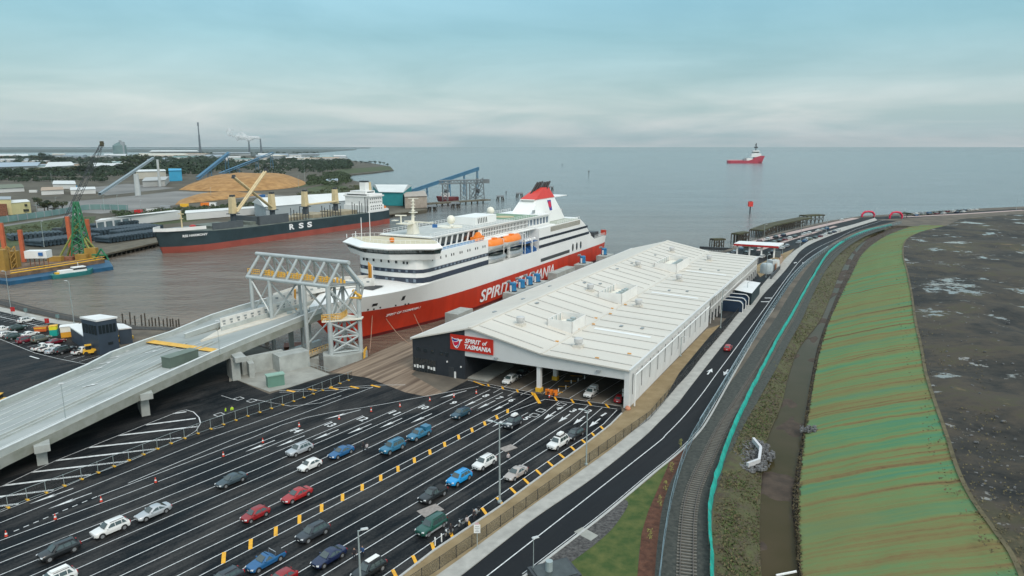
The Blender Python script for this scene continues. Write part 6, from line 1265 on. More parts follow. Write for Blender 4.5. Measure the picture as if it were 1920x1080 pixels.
q = MB(); g = G(188, 488, .6); q.tube((g[0] - 3, g[1], .6), (g[0] + 1, g[1], 6), .4, 5); q.tube((g[0] + 4, g[1], .6), (g[0] + 1, g[1], 6), .4, 5); q.tube((g[0] - 4, g[1] + 1, 3), (g[0] + 4, g[1] - 1, 3), .4, 5); q.build('bow_frame', GREENP, bg)
g = G(75, 500, .6); cbn = MB().box((g[0], g[1], 6.2), (9, 4.5, 3.2), .1).build('cabin', WHITE, bg); MB().box((g[0] + 2.5, g[1] - 2.3, 6.5), (1.8, .3, 1.4), .1).build('window', BLUEP, cbn)
q = MB()
for k in range(5): q.tube((g[0] - 4 + 2 * k, g[1], .6), (g[0] - 4 + 2 * k, g[1], 4.6), .2, 4)
q.build('cabin_legs', RUST, bg)
for x, y, w_, h, m_ in ((8, 507, 3, 9, 'y'), (20, 503, 3.4, 10, 'y'), (30, 500, 3, 7, 'y'), (105, 489, 6, 2.2, 'y'), (155, 486, 5, 2.5, 'y'), (173, 484, 5, 5, 'y'), (130, 487, 4, 1.6, 'r')):
    g = G(x, y, .6); q = MB(); lattice(q, g, w_, .5, h, 4, .3) if h > 9 else q.box((g[0], g[1], h / 2 + .5), (w_, 3, h), .1); q.build('deck_gear', mat('barge_yellow', (.34, .20, .04), .6, .12, .5) if m_ == 'y' else RUST, bg)
q = MB(); q.path([(p[0], p[1], .9) for p in PX([(20, 514, .6), (110, 500, .6), (196, 486, .6)])], .25, 4); q.path([(p[0], p[1], 1.9) for p in PX([(20, 514, .6), (110, 500, .6), (196, 486, .6)])], .15, 4); q.build('edge_rail', YEL, bg)
# big dark lattice boom of a crawler crane
f0 = G(118, 440, 0); zt = Vz((118, 440), (190, 268)); r_ = ray(192, 279); t = (f0[1] + 20) / r_[1]; tp = (t * r_[0], t * r_[1], CH + t * r_[2])
lb = thing('crawler_crane', 'dark crawler crane with a tall thin lattice boom above the far trees', 'crane', f0)
q = MB(); d = Vector(tp) - Vector(f0); s_ = Vector((1.6, 0, 0)); u_ = Vector((0, 1.6, .6)); C4 = [s_ + u_, s_ - u_, -s_ - u_, -s_ + u_]; P = lambda i, t: Vector(f0) + Vector((0, 0, 3)) + d * t + C4[i % 4] * (1 if .1 < t < .9 else .6)
for i in range(4):
    pts = [P(i, k / 24) for k in range(25)]; q.path([tuple(p) for p in pts], .16, 4)
    for k in range(24): q.tube(P(i, k / 24), P(i + 1, (k + 1) / 24), .1, 3)
q.build('boom', DARK, lb); MB().box(tuple(Vector(f0) + Vector((0, 0, 3)) + d), (2.2, 1.6, 3.2), .5).build('boom_head', mat('boom_head', (.05, .045, .02), .6, .3, .5), lb)
MB().box((f0[0] - 2, f0[1], 2.6), (6, 4, 3)).build('machine_house', DARK, lb)
for s in (-2, 2): MB().box((f0[0] - 1, f0[1] + s, .6), (7, 1, 1.2)).build('crawler_track', BLACK, lb)
# small tug alongside
a, b = G(176, 512, -2.5), G(96, 523, -2.5); L = math.hypot(a[0] - b[0], a[1] - b[1]); wt = thing('work_boat', 'small white cabined work boat with teal hull moored against the blue barge', 'work boat', a, math.atan2(b[1] - a[1], b[0] - a[0]))
hullform(L, 5, 1.7, .9, .25, .1, 1).build('hull', mat('boat_teal', (.02, .17, .17), .5, .1, .5), wt, True, smooth=30); q = MB(); q.box((6, 0, 2.7), (5.5, 3.4, 2.2), 0, 0, .9); q.box((11, 0, 2.3), (6, 3, 1.5), 0, 0, .95); wh = q.build('wheelhouse', WHITE, wt, True); MB().box((6, 0, 3.1), (5.3, 3.5, .7)).build('window', GLASS, wh, True); MB().box((L - 3, 0, 2), (2.5, 2, .8)).build('deck_gear', YEL, wt, True); MB().tube((6, 0, 3.8), (6, 0, 5.6), .1, 5).build('mast', WHITE, wt, True); q = MB(); q.wall([(1, -2.6, 0), (L - 2, -2.6, 0)], .2, 1.5, 2.0); q.build('fender_rail', BLACK, wt, True)
# tall chimneys, silo, stacks, smoke
CHM = mat('stack_grey', (.10, .12, .14), .8, .1, .02)
def chimney(x, y, yt, r, lab, head=False):
    A = Vz((x, y), (x, yt)); t_ = thing('chimney', lab, 'chimney', (A[0], A[1], 0)); MB().tube((0, 0, 0), (0, 0, A[2]), r, 10, 0, r * .55).build('shaft', CHM, t_, True, smooth=50)
    MB().tube((0, 0, A[2] * .0), (0, 0, A[2] * .12), r * 1.8, 8, 0, r * 1.3).build('base', CHM, t_, True)
    if head: MB().tube((0, 0, A[2] * .9), (0, 0, A[2] + 2), r * .95, 10).build('head', CHM, t_, True); MB().tube((0, 0, 0), (0, 0, A[2] * .6), r * 1.25, 10, 0, r).build('lower_shaft', CHM, t_, True)
    return A
chimney(376, 288, 230, 6.5, 'very tall thin dark chimney standing above everything on the far point', True); c1 = chimney(468, 286.5, 264, 9, 'left of the two smoking refinery stacks'); c2 = chimney(490, 286.5, 260, 9, 'right and taller of the two smoking refinery stacks')
sm = mat('smoke', (.8, .8, .8), 1, 0); t = sm.node_tree; b_ = t.nodes['Principled BSDF']; g_ = N(t, 'ShaderNodeNewGeometry'); n_ = N(t, 'ShaderNodeTexNoise', i_Scale=.012, i_Detail=5.0); t.links.new(g_.outputs['Position'], n_.inputs['Vector']); mr = N(t, 'ShaderNodeMapRange', i_1=.4, i_2=.65, i_3=0.02, i_4=.6); t.links.new(n_.outputs[0], mr.inputs[0]); t.links.new(mr.outputs[0], b_.inputs['Alpha'])
for A, (x1, y1), lab in ((c1, (425, 246), 'thin white smoke plume drifting left from the shorter stack'), (c2, (440, 255), 'thin white smoke plume drifting left from the taller stack')):
    r_ = ray(x1, y1); tt = A[1] / r_[1]; E_ = (tt * r_[0], tt * r_[1], CH + tt * r_[2]); q = MB(); n_ = 10; pv = None; rings = []
    for k in range(n_ + 1): p = lerp(A, E_, k / n_); rr_ = 12 + 4.2 * k; rings.append((p[0], p[1], p[2] + 6 * math.sin(k * 1.1), rr_ * (1 + .2 * math.sin(k * 2.1)) * (1 if k < n_ else .2)))
    for (x, y, z, r1) in rings:
        for i in range(10): a = 2 * math.pi * i / 10; q.v.append((x, y + math.cos(a) * r1, z + math.sin(a) * r1 * .7))
    for k in range(n_):
        for i in range(10): q.f.append((k * 10 + i, k * 10 + (i + 1) % 10, (k + 1) * 10 + (i + 1) % 10, (k + 1) * 10 + i)); q.m.append(0)
    q.f += [tuple(range(9, -1, -1)), tuple(range(n_ * 10, n_ * 10 + 10))]; q.m += [0, 0]; tag(q.build('smoke_plume', sm), lab, 'smoke', None, 'stuff')
A = Vz((226, 293), (226, 266)); si = thing('green_silo', 'large grey green silo with a side tower rising above the far trees', 'silo', (A[0], A[1], 0)); hh = A[2]; rr_ = 11 * (A[1] / 1270); MB().lathe([(rr_, 0), (rr_, hh * .75), (rr_ * .5, hh * .9), (.5, hh)], (0, 0, 0), 24).build('drum', mat('silo_green', (.13, .20, .20), .7, .1, .02), si, True, smooth=40); MB().box((rr_ * .7, -rr_ * .3, hh * .5), (rr_ * .5, rr_ * .5, hh)).build('lift_tower', PG, si, True); MB().box((rr_ * .2, 0, hh * 1.05), (rr_ * .3, rr_ * .3, hh * .1)).build('headhouse', PG, si, True)
# teal noise wall along the curved road
tf = thing('teal_wall', 'long low pale teal noise wall curving past the yellow building', 'wall', G(60, 412)); q = MB(); tl = smoothline(PX([(-30, 424), (0, 418), (60, 410), (120, 401), (150, 394), (185, 392), (240, 394)]), 3); q.wall(tl, .5, 0, 4.2); q.build('panel', mat('pale_teal', (.16, .27, .26), .7, .15, .1), tf)
q = MB()
for p, t in along(tl, 9): q.box((p[0], p[1], 2.2), (.6, .9, 4.5), t)
q.build('post', PG, tf)
# ================================================================ VEHICLES
TYRE = mat('tyre', None) if 'tyre' in MT else mat('tyre', (.02, .02, .02), .8, 0)
RIM = mat('alloy', (.45, .46, .47), .35, 0, metal=.6); HLT = mat('headlight', (.75, .77, .78), .1, 0); TLT = mat('tail_light', (.35, .01, .01), .2, 0)
CGL = mat('car_glass', (.045, .068, .068), .06, 0, spec=1.0)  # base colour lightened to stand in for sky reflected in the glass
def paint(n, c, r=.28, met=0.0):
    k = 'paint_' + n
    if k in MT: return MT[k]
    m = mat(k, c, r, 0, metal=met, spec=.5); b = m.node_tree.nodes['Principled BSDF']; b.inputs['Coat Weight'].default_value = .6; b.inputs['Coat Roughness'].default_value = .08; return m
PC = dict(white=paint('white', (.72, .72, .70)), silver=paint('silver', (.46, .48, .50), .3, .3), navy=paint('navy', (.008, .016, .06)), black=paint('black', (.010, .012, .014)), dkgrey=paint('dkgrey', (.035, .042, .052), .3, .2), slate=paint('slate', (.05, .075, .09), .3, .3),
          red=paint('red', (.36, .012, .014)), dkred=paint('dkred', (.26, .006, .008)), blue=paint('blue', (.012, .10, .25)), sky=paint('sky', (.01, .28, .62)), steel=paint('steel', (.03, .17, .29), .3, .2), teal=paint('teal', (.02, .10, .15)), green=paint('green', (.01, .075, .055)), beige=paint('beige', (.42, .37, .34), .3, .2), bluegrey=paint('bluegrey', (.015, .055, .085)), dkgreen=paint('dkgreen', (.016, .038, .03)), maroon=paint('maroon', (.16, .008, .02)), olive=paint('olive', (.12, .13, .10)))
KINDS = dict(  # L, W, H, beltz, hood z front, windscreen base x, roof start x, roof end x, rear glass base x, boot z, wheel r, clearance
    sedan=(4.75, 1.82, 1.45, .92, .72, 1.35, 2.1, 3.35, 4.15, .98, .33, .2), hatch=(4.0, 1.72, 1.50, .95, .78, .95, 1.6, 3.3, 3.85, .95, .31, .2), suv=(4.7, 1.88, 1.72, 1.08, .95, 1.2, 1.85, 4.1, 4.55, 1.08, .38, .27),
    wagon=(4.75, 1.8, 1.52, .95, .8, 1.3, 1.95, 4.1, 4.6, .95, .33, .2), fourwd=(4.95, 1.95, 1.88, 1.15, 1.08, 1.35, 1.85, 4.6, 4.88, 1.15, .41, .32), ute=(5.1, 1.88, 1.72, 1.08, .98, 1.4, 1.95, 3.05, 3.35, 1.08, .39, .3), lowute=(5.0, 1.85, 1.48, .95, .76, 1.4, 2.15, 2.95, 3.35, .95, .34, .2))
def car_meshes(kind):
    L, W, H, bz, hz, xa, xb, xc, xd, boot, wr, cl = KINDS[kind]; hw = W / 2
    q = MB()
    ut = kind in ('ute', 'lowute')
    st = [(0.0, hz - .12, .74), (.06, hz - .04, .82), (.25, hz, .92), (.6, hz + .05, .97), (xa, bz - .01, 1.0), (xb, bz, 1.0), ((xb + xc) / 2, bz, 1.0), (xc, bz, 1.0), (xd, boot, .99), (L - .3, boot - .02, .97), (L - .08, boot - .06, .9), (L, boot - .18, .84)]
    st = sorted(set(st)); n_ = len(st); K = 7
    for x, zt, k in st:
        w_ = hw * k; zb = cl + (.12 if x < .1 or x > L - .15 else 0)
        for y, z in ((w_ * .86, zb), (w_ * .98, zb + .1), (w_, zt * .62), (w_ * .97, zt - .12), (w_ * .86, zt), (w_ * .45, zt + .035), (0, zt + .05)): q.v.append((x, y, z))
        for y, z in ((w_ * .45, zt + .035), (w_ * .86, zt), (w_ * .97, zt - .12), (w_, zt * .62), (w_ * .98, zb + .1), (w_ * .86, zb)): q.v.append((x, -y, z))
    M_ = 13
    for i in range(n_ - 1):
        for k in range(M_ - 1): a = i * M_ + k; q.f.append((a, a + 1, a + M_ + 1, a + M_)); q.m.append(1 if k in (0, 11) else 0)
        a = i * M_; q.f.append((a, a + M_, a + M_ + M_ - 1, a + M_ - 1)); q.m.append(1)
    q.f.append(tuple(range(M_))); q.m.append(0); q.f.append(tuple((n_ - 1) * M_ + k for k in range(M_ - 1, -1, -1))); q.m.append(0)
    # cabin with crowned roof
    rw, bw = hw * .70, hw * .93; zs = bz + .01
    ring = lambda x0, x1, w_, z: [(x0, 0, z), (x0 + .06, w_ * .6, z), (x0 + .16, w_ * .95, z), (x0 + .4, w_, z), ((x0 + x1) / 2, w_, z), (x1 - .3, w_, z), (x1 - .12, w_ * .95, z), (x1 - .04, w_ * .6, z), (x1, 0, z)]
    def full(r_): return r_ + [(x, -y, z) for x, y, z in r_[-2:0:-1]]
    A, B, C = full(ring(xa, xd, bw, zs)), full(ring(xb, xc, rw, H - .05)), full([(x, y * .9, z) for x, y, z in ring(xb + .1, xc - .1, rw * .92, H)])
    n2 = len(A); o = len(q.v); q.v += A + B + C
    for i in range(n2):
        j = (i + 1) % n2; q.f += [(o + i, o + j, o + n2 + j, o + n2 + i), (o + n2 + i, o + n2 + j, o + 2 * n2 + j, o + 2 * n2 + i)]; q.m += [0, 0]
    q.f.append(tuple(o + 2 * n2 + i for i in range(n2))); q.m.append(0)
    if ut: q.bx(xd + .12, L - .12, -hw * .84, hw * .84, boot - .03, boot + .075, 1)
    # dark wheel arches, bumper intake, plate
    for wx in (.19 * L if not ut else .17 * L, .80 * L):
        for s in (-1, 1): q.tube((wx, s * hw * .93, wr + .02), (wx, s * (hw * 1.003), wr + .02), wr + .07, 14, 1)
    q.bx(-.012, .03, -.5 * hw, .5 * hw, cl + .18, cl + .38, 1); q.bx(-.02, .02, -.19, .19, cl + .22, cl + .33, 2); q.bx(L - .03, L + .015, -.19, .19, boot - .42, boot - .31, 2)
    for s in (-1, 1): q.box((xa + .45, s * (hw * 1.05), bz + .09), (.18, .2, .14), 0, 0)
    if kind in ('suv', 'wagon', 'fourwd'):
        for s in (-1, 1): q.bx(xb + .3, xc - .2, s * rw * .88 - .025, s * rw * .88 + .025, H - .01, H + .045, 1)
    out_ = {'body': q.mesh('car_body_' + kind, [PC['white'], BLACK, WHITE], 38)}
    # glass
    e = .012
    def quadg(P, inset=.09):
        c = [sum(p[i] for p in P) / 4 for i in range(3)]; return [tuple(p[i] + (c[i] - p[i]) * inset for i in range(3)) for p in P]
    def off(P, v): return [(p[0] + v[0], p[1] + v[1], p[2] + v[2]) for p in P]
    g = MB(); fw = off(quadg([(xa + .1, bw * .86, zs + .02), (xa + .1, -bw * .86, zs + .02), (xb + .08, -rw * .88, H - .07), (xb + .08, rw * .88, H - .07)], .06), (-.05, 0, .04)); ce = ((fw[0][0] + fw[1][0]) / 2 - .06, 0, (fw[0][2])); ct = ((fw[2][0] + fw[3][0]) / 2 - .05, 0, fw[2][2]); g.add([fw[0], ce, fw[1], fw[2], ct, fw[3]], [(0, 1, 4, 5), (1, 2, 3, 4)]); out_['windscreen'] = g.mesh('windscreen_' + kind, CGL)
    g = MB(); g.sheet(off(quadg([(xd - .08, -bw * .82, zs + .03), (xd - .08, bw * .82, zs + .03), (xc - .05, rw * .84, H - .1), (xc - .05, -rw * .84, H - .1)], .1), (.06, 0, .03))); out_['rear_window'] = g.mesh('rear_window_' + kind, CGL)
    for s, nm in ((1, 'side_window_l'), (-1, 'side_window_r')):
        g = MB(); y0, y1 = s * (bw + e), s * (rw + .035 + e); X0, X1 = xa + .42, xd - .38; x2, x3 = xb + .36, xc - .28; mid = (xa + xd) / 2 + .12; m2 = mid
        sp = [(X0, mid - .05, x2, m2 - .05), (mid + .05, X1, m2 + .05, x3)] if not (kind == 'lowute') else [(X0, X1, x2, x3)]
        if kind in ('suv', 'wagon', 'fourwd'): a = X0 + (X1 - X0) * .42; b = X0 + (X1 - X0) * .76; sp = [(X0, a - .04, x2, a - .04), (a + .04, b - .04, a + .04, b - .04), (b + .04, X1, b + .04, x3)]
        for p0, p1, r0, r1 in sp: g.sheet([(p0, y0, zs + .05), (p1, y0, zs + .05), (r1, y1, H - .14), (r0, y1, H - .14)])
        out_[nm] = g.mesh('side_window_' + kind, CGL)
    g = MB().tube((0, -.11, 0), (0, .11, 0), wr, 16); out_['wheel'] = g.mesh('wheel_' + kind, TYRE, 40); g = MB().tube((0, -.125, 0), (0, .125, 0), wr * .64, 10); out_['rim'] = g.mesh('rim_' + kind, RIM, 30)
    hl = MB().box((.16, 0, hz - .1), (.3, .36, .15), .35, 0, .8); out_['headlight'] = hl.mesh('headlight_' + kind, HLT); tl = MB().box((L - .1, 0, boot - .2), (.2, .3, .2 if kind in ('sedan', 'lowute') else .36), 0, 0, .9); out_['tail_light'] = tl.mesh('tail_light_' + kind, TLT)
    return out_
CM = {}
def part(name, me, par, loc=(0, 0, 0), m=None, rz=0):
    o = bpy.data.objects.new(name, me); sc.collection.objects.link(o); o.parent = par; o.location = loc; o.rotation_euler = (0, 0, rz)
    if m: o.material_slots[0].link = 'OBJECT'; o.material_slots[0].material = m
    return o
def car(px, py, kind, col, ang, lab, group, zb=.05, full=True, extra=None, scale=1.0, world=None, cat=None):
    if kind not in CM: CM[kind] = car_meshes(kind)
    c = CM[kind]; L, W, H, bz, hz, xa, xb, xc, xd, boot, wr, cl = KINDS[kind]
    g = world or G(px, py, zb); a = R(ang)
    t_ = thing({'sedan': 'parked_car', 'hatch': 'parked_car', 'suv': 'parked_car', 'wagon': 'parked_car', 'fourwd': 'parked_car', 'ute': 'parked_ute', 'lowute': 'parked_ute'}[kind], lab, cat or ('ute' if 'ute' in kind else 'car'), (g[0] + math.cos(a) * L / 2, g[1] + math.sin(a) * L / 2, g[2]), a + math.pi, group)
    # local x runs front (0) to rear (L); vehicle points along 'ang'
    part('body', c['body'], t_, m=PC[col])
    part('windscreen', c['windscreen'], t_); part('rear_window', c['rear_window'], t_)
    part('side_window', c['side_window_l'], t_); part('side_window', c['side_window_r'], t_)
    fx = .19 * L if 'ute' not in kind else .17 * L
    for wx in (fx, .80 * L):
        for s in (-1, 1): w_ = part('wheel', c['wheel'], t_, (wx, s * (W / 2 - .09), wr)); (part('rim', c['rim'], w_) if full else None)
    if full:
        for s in (-1, 1): part('headlight', c['headlight'], t_, (0, s * W * .33, 0)); part('tail_light', c['tail_light'], t_, (0, s * W * .36, 0))
    if extra: extra(t_, KINDS[kind])
    return t_
def rack(t_, K): 
    MB().bx(K[6] + .4, K[7] - .5, -.5, .5, K[2] + .05, K[2] + .2).build('roof_rack', BLACK, t_, True); MB().box(((K[6] + K[7]) / 2, 0, K[2] + .35), (1.5, .8, .35), 0, 0, .8).build('roof_cargo', WHITE, t_, True)
def board(t_, K): MB().bx(K[6] + .2, K[7] - .2, -.35, .35, K[2] + .08, K[2] + .16).build('roof_board', mat('board_white', (.8, .8, .78), .4, 0), t_, True)
def hoop(t_, K): 
    q = MB(); q.tube((K[8] + .1, -.75, 1.0), (K[8] + .15, -.7, 1.5), .05, 6); q.tube((K[8] + .1, .75, 1.0), (K[8] + .15, .7, 1.5), .05, 6); q.tube((K[8] + .15, -.7, 1.5), (K[8] + .15, .7, 1.5), .05, 6); q.build('roll_hoop', mat('chrome', (.7, .7, .7), .2, 0, metal=.9), t_, True)
def canopy(t_, K): MB().box(((K[8] + K[0]) / 2 + .1, 0, 1.42), (K[0] - K[8] - .2, 1.6, .68), 0, 0, .88).build('canopy', MT['paint_steel'], t_, True)
def wcanopy(t_, K): MB().box(((K[8] + K[0]) / 2 + .1, 0, 1.42), (K[0] - K[8] - .2, 1.6, .62), 0, 0, .88).build('canopy', MT['paint_white'], t_, True)
def sill(t_, K):
    for s in (-1, 1): MB().bx(.3, K[0] - .3, s * K[1] / 2 - .02, s * K[1] / 2 + .02, .38, .62).build('silver_sill', MT['paint_silver'], t_, True)
LQ = 53.7 + 180; GR = 'cars waiting in the ferry lanes'
for a in ((288, 966, 'sedan', 'silver', 'silver sedan directly ahead of the cream white SUV in the left lanes', None), (208, 998, 'suv', 'white', 'cream white SUV with dark sunroof between the silver sedan and the near-black SUV', None), (112, 1040, 'suv', 'black', 'near-black blue SUV in the lower left behind the cream SUV', None), (103, 1096, 'suv', 'white', 'white SUV cut by the bottom edge at far left', board),
          (434, 906, 'sedan', 'slate', 'slate grey-green sedan alone in the middle of the left lanes', None), (562, 849, 'suv', 'silver', 'silver compact SUV nearest the lane arrows', None), (581, 878, 'hatch', 'white', 'small white hatchback with rounded roof below the silver compact SUV', None), (640, 853, 'sedan', 'blue', 'mid blue sedan to the right of the small white hatchback', None),
          (557, 934, 'sedan', 'red', 'bright red sedan, the further of the two red cars', None), (479, 971, 'hatch', 'dkred', 'deep red hatchback, the nearer of the two red cars', None), (736, 845, 'fourwd', 'steel', 'steel blue four wheel drive right behind the blue canopy ute', None), (786, 820, 'ute', 'steel', 'steel blue ute with matching canopy just ahead of the yellow-barred lane', canopy),
          (864, 780, 'wagon', 'bluegrey', 'dark blue-green wagon closest to the shed mouth in the left lanes', None), (499, 1058, 'lowute', 'blue', 'bright blue low ute with chrome roll hoop at the bottom', hoop), (587, 1006, 'suv', 'dkgrey', 'dark grey SUV just below the yellow-barred line', None), (617, 1051, 'sedan', 'navy', 'dark navy sedan beside the near lamp post', None),
          (692, 1076, 'suv', 'black', 'black SUV half hidden behind the near lamp post at the bottom', board), (812, 934, 'ute', 'black', 'black ute with open tray behind the vivid sky blue SUV', None), (861, 903, 'suv', 'sky', 'vivid sky blue SUV between the white SUV and the black ute', None), (908, 874, 'suv', 'white', 'clean white SUV ahead of the vivid sky blue SUV', None),
          (967, 893, 'sedan', 'beige', 'pale beige sedan beside the kerb and the tall lamp post', None), (809, 994, 'fourwd', 'green', 'dark green four wheel drive with silver lower body near the motorcycles', sill), (1046, 837, 'fourwd', 'white', 'white four wheel drive with roof rack beside the yellow kerb bars', rack), (1077, 819, 'wagon', 'black', 'black wagon hidden behind the white four wheel drive with roof rack', None),
          (961, 798, 'suv', 'dkgrey', 'charcoal SUV with white cargo on its roof behind the tall lamp head', rack), (527, 1094, 'hatch', 'dkred', 'dark red car roof cut by the bottom edge', None), (420, 1094, 'wagon', 'dkgrey', 'dark grey wagon roof cut by the bottom edge', None)):
    car(a[0], a[1], a[2], a[3], LQ, a[4], GR, extra=a[5])
SHA = SA + 180
car(956, 717, 'suv', 'white', SHA, 'white SUV driving out of the left bay of the shed', 'vehicles inside the shed'); car(1108, 741, 'ute', 'white', SHA, 'white ute with canopy in the right bay of the shed', 'vehicles inside the shed', extra=wcanopy); car(1163, 752, 'hatch', 'dkred', SHA + 180, 'dark red car beside the corner column inside the shed', 'vehicles inside the shed'); car(980, 702, 'sedan', 'black', SHA, 'black car in shadow behind the white SUV in the shed', 'vehicles inside the shed')
car(1365, 656, 'hatch', 'red', 63, 'small bright red car driving away on the road beside the rail line', None)
BD_ = math.degrees(BA)
for a in ((50, 604, 'suv', 'white', 'white four wheel drive alone in the bay row near the water', 0), (4, 622, 'ute', 'white', 'white ute at the left picture edge in the car park', 0), (34, 619, 'suv', 'dkgreen', 'dark green car behind the lime vest in the middle row', 0), (14, 630, 'wagon', 'white', 'white wagon at the left end of the front row', 0), (28, 635, 'suv', 'dkgreen', 'dark teal car right of the white wagon in the front row', 0), (56, 630, 'sedan', 'white', 'white sedan behind the maroon four wheel drive', 0), (51, 642, 'fourwd', 'maroon', 'maroon four wheel drive in the front row', 0), (78, 640, 'fourwd', 'olive', 'olive grey four wheel drive beside the maroon one', 0), (106, 644, 'sedan', 'maroon', 'maroon low car in front of the portable cabin', 0),
          (80, 655, 'ute', 'white', 'white ute left of the two front white utes', 0), (93, 657, 'ute', 'white', 'white ute right of the two front white utes', 0), (104, 661, 'sedan', 'silver', 'silver sedan between the white ute and the big black car', 0), (123, 661, 'fourwd', 'black', 'big black four wheel drive at the right end of the front row', 0), (-12, 625, 'hatch', 'dkgrey', 'grey hatchback cut by the left edge', 0), (155, 662, 'ute', 'white', 'white tray truck beside the yellow loaders', 0)):
    car(a[0], a[1], a[2], a[3], BD_ + a[5], a[4], 'cars in the waterside car park')
# far queue: simple cars
def simple_car_mesh():
    L, W, H, bz = 4.6, 1.85, 1.6, 1.0; q = MB(); q.bx(0, L, -W / 2, W / 2, .25, bz - .1); q.box((L / 2 + .2, 0, bz + .1), (3.3, W * .92, .6), 0, 0, .78, .8); b = q.mesh('simple_car_body', PC['white'])
    g = MB(); g.box((L / 2 + .2, 0, bz + .12), (3.34, W * .95, .36), 0, 0, .86, .87); g_ = g.mesh('simple_car_glass', CGL); w_ = MB()
    return b, g_
SB, SG = simple_car_mesh()
WHT = MB().tube((0, -1.0, 0), (0, 1.0, 0), .34, 10).mesh('simple_axle', TYRE)
def scar(g, ang, col, lab, group):
    a = R(ang); t_ = thing('queued_car', lab, 'car', (g[0], g[1], g[2]), a + math.pi, group); part('body', SB, t_, m=PC[col]); part('window', SG, t_); part('wheel_pair', WHT, t_, (.9, 0, .34)); part('wheel_pair', WHT, t_, (3.7, 0, .34))
cols = ['white', 'silver', 'black', 'white', 'blue', 'dkgrey', 'white', 'maroon', 'white', 'olive', 'navy', 'silver']
cnames = dict(white='white', silver='silver', black='black', blue='blue', dkgrey='dark grey', maroon='maroon', olive='olive', navy='navy')
def queue(pix, step, group, where, jit=.4, off=0):
    L = PX(pix); 
    for k, (p, t) in enumerate(along(L, step, 1.0)):
        if random.random() < .12: continue
        c = cols[(k * 5 + off) % 12]; ordn = ORD[min(29, k)]
        scar((p[0], p[1] + random.uniform(-jit, jit) * .3, .05), math.degrees(t) + 180, c, '%s car, %s from the near end of the %s' % (cnames[c], ordn, where), group)
queue([(1425, 485), (1475, 463), (1530, 447), (1575, 433)], 9, 'cars queued beyond the check-in canopy', 'roadside queue behind the canopy')
queue([(1395, 478), (1445, 458), (1500, 443), (1550, 430)], 8, 'cars queued beyond the check-in canopy', 'middle queue behind the canopy', off=3)
queue([(1360, 482), (1420, 455), (1490, 437)], 12, 'cars queued beyond the check-in canopy', 'waterside queue behind the canopy', off=6)
queue([(1700, 403), (1745, 400), (1790, 396.8), (1830, 394)], 8, 'cars lined along the far sea road', 'sea side foreshore row', off=1)
queue([(1712, 405.3), (1760, 401.6), (1815, 397.5)], 9, 'cars lined along the far sea road', 'landward foreshore row', off=4)
scar(G(1580, 413), 50, 'white', 'white car waiting by the left red inflatable arch', None)
scar(G(1516, 449.5), 50, 'white', 'white car stopped on the pale footpath near the far bend', None)
# ================================================================ PEOPLE
def person_mesh(arm=.25, stride=.12, name='person_body'):
    V = [(0, 0, .95), (0, 0, 1.15), (0, 0, 1.38), (0, 0, 1.50), (0, .02, 1.62), (0, .02, 1.74), (.19, 0, 1.42), (.26, .05, 1.15), (.25, .2 * arm * 4, .95 + .1 * arm), (.25, .25 * arm * 4, .88 + .1 * arm), (-.19, 0, 1.42), (-.26, .02, 1.15), (-.25, .1, .92), (-.25, .12, .84), (.10, 0, .88), (.11, stride, .48), (.11, stride * .6, .08), (.11, stride * .6 + .17, .04), (-.10, 0, .88), (-.11, -stride, .48), (-.11, -stride * 1.4, .08), (-.11, -stride * 1.4 + .17, .04)]
    E_ = [(0, 1), (1, 2), (2, 3), (3, 4), (4, 5), (2, 6), (6, 7), (7, 8), (8, 9), (2, 10), (10, 11), (11, 12), (12, 13), (0, 14), (14, 15), (15, 16), (16, 17), (0, 18), (18, 19), (19, 20), (20, 21)]
    Rr = [.15, .14, .15, .06, .10, .085, .075, .055, .04, .035, .075, .055, .04, .035, .095, .065, .05, .045, .095, .065, .05, .045]
    me = bpy.data.meshes.new('pm'); me.from_pydata(V, E_, []); o = bpy.data.objects.new('pm', me); sc.collection.objects.link(o)
    md = o.modifiers.new('skin', 'SKIN')
    sv = me.skin_vertices[0].data
    for i, r_ in enumerate(Rr): sv[i].radius = (r_, r_ * (.75 if i in (0, 1, 2) else 1)); sv[i].use_root = (i == 0)
    s = o.modifiers.new('sub', 'SUBSURF'); s.levels = 1; s.render_levels = 1
    dg = bpy.context.evaluated_depsgraph_get(); m2 = bpy.data.meshes.new_from_object(o.evaluated_get(dg)); m2.name = name; bpy.data.objects.remove(o)
    m2.materials.clear()
    for m_ in (mat('top_dark', (.05, .06, .09), .8, 0), mat('trousers', (.02, .025, .035), .85, 0), mat('skin', (.45, .28, .2), .6, 0), mat('hair', (.04, .025, .015), .8, 0), BLACK): m2.materials.append(m_)
    for p in m2.polygons:
        c = p.center; z = c.z; mi = 0
        if z < .12: mi = 4
        elif z < .93 and abs(c.x) < .2: mi = 1
        elif z > 1.5: mi = 3 if (z > 1.70 or c.y < -.01) else 2
        elif abs(c.x) > .2 and z < .98: mi = 2
        p.material_index = mi; p.use_smooth = True
    return m2
PM = [person_mesh(.25, .14), person_mesh(.1, .03, 'person_body_standing')]
def person(px, py, top, lab, ang=0, k=0, legs=None, group=None, world=None, z=.05):
    g = world or G(px, py, z); o = bpy.data.objects.new('person', PM[k]); sc.collection.objects.link(o); o.location = g; o.rotation_euler = (0, 0, R(ang))
    o.material_slots[0].link = 'OBJECT'; o.material_slots[0].material = top
    if legs: o.material_slots[1].link = 'OBJECT'; o.material_slots[1].material = legs
    tag(o, lab, 'person', group); return o
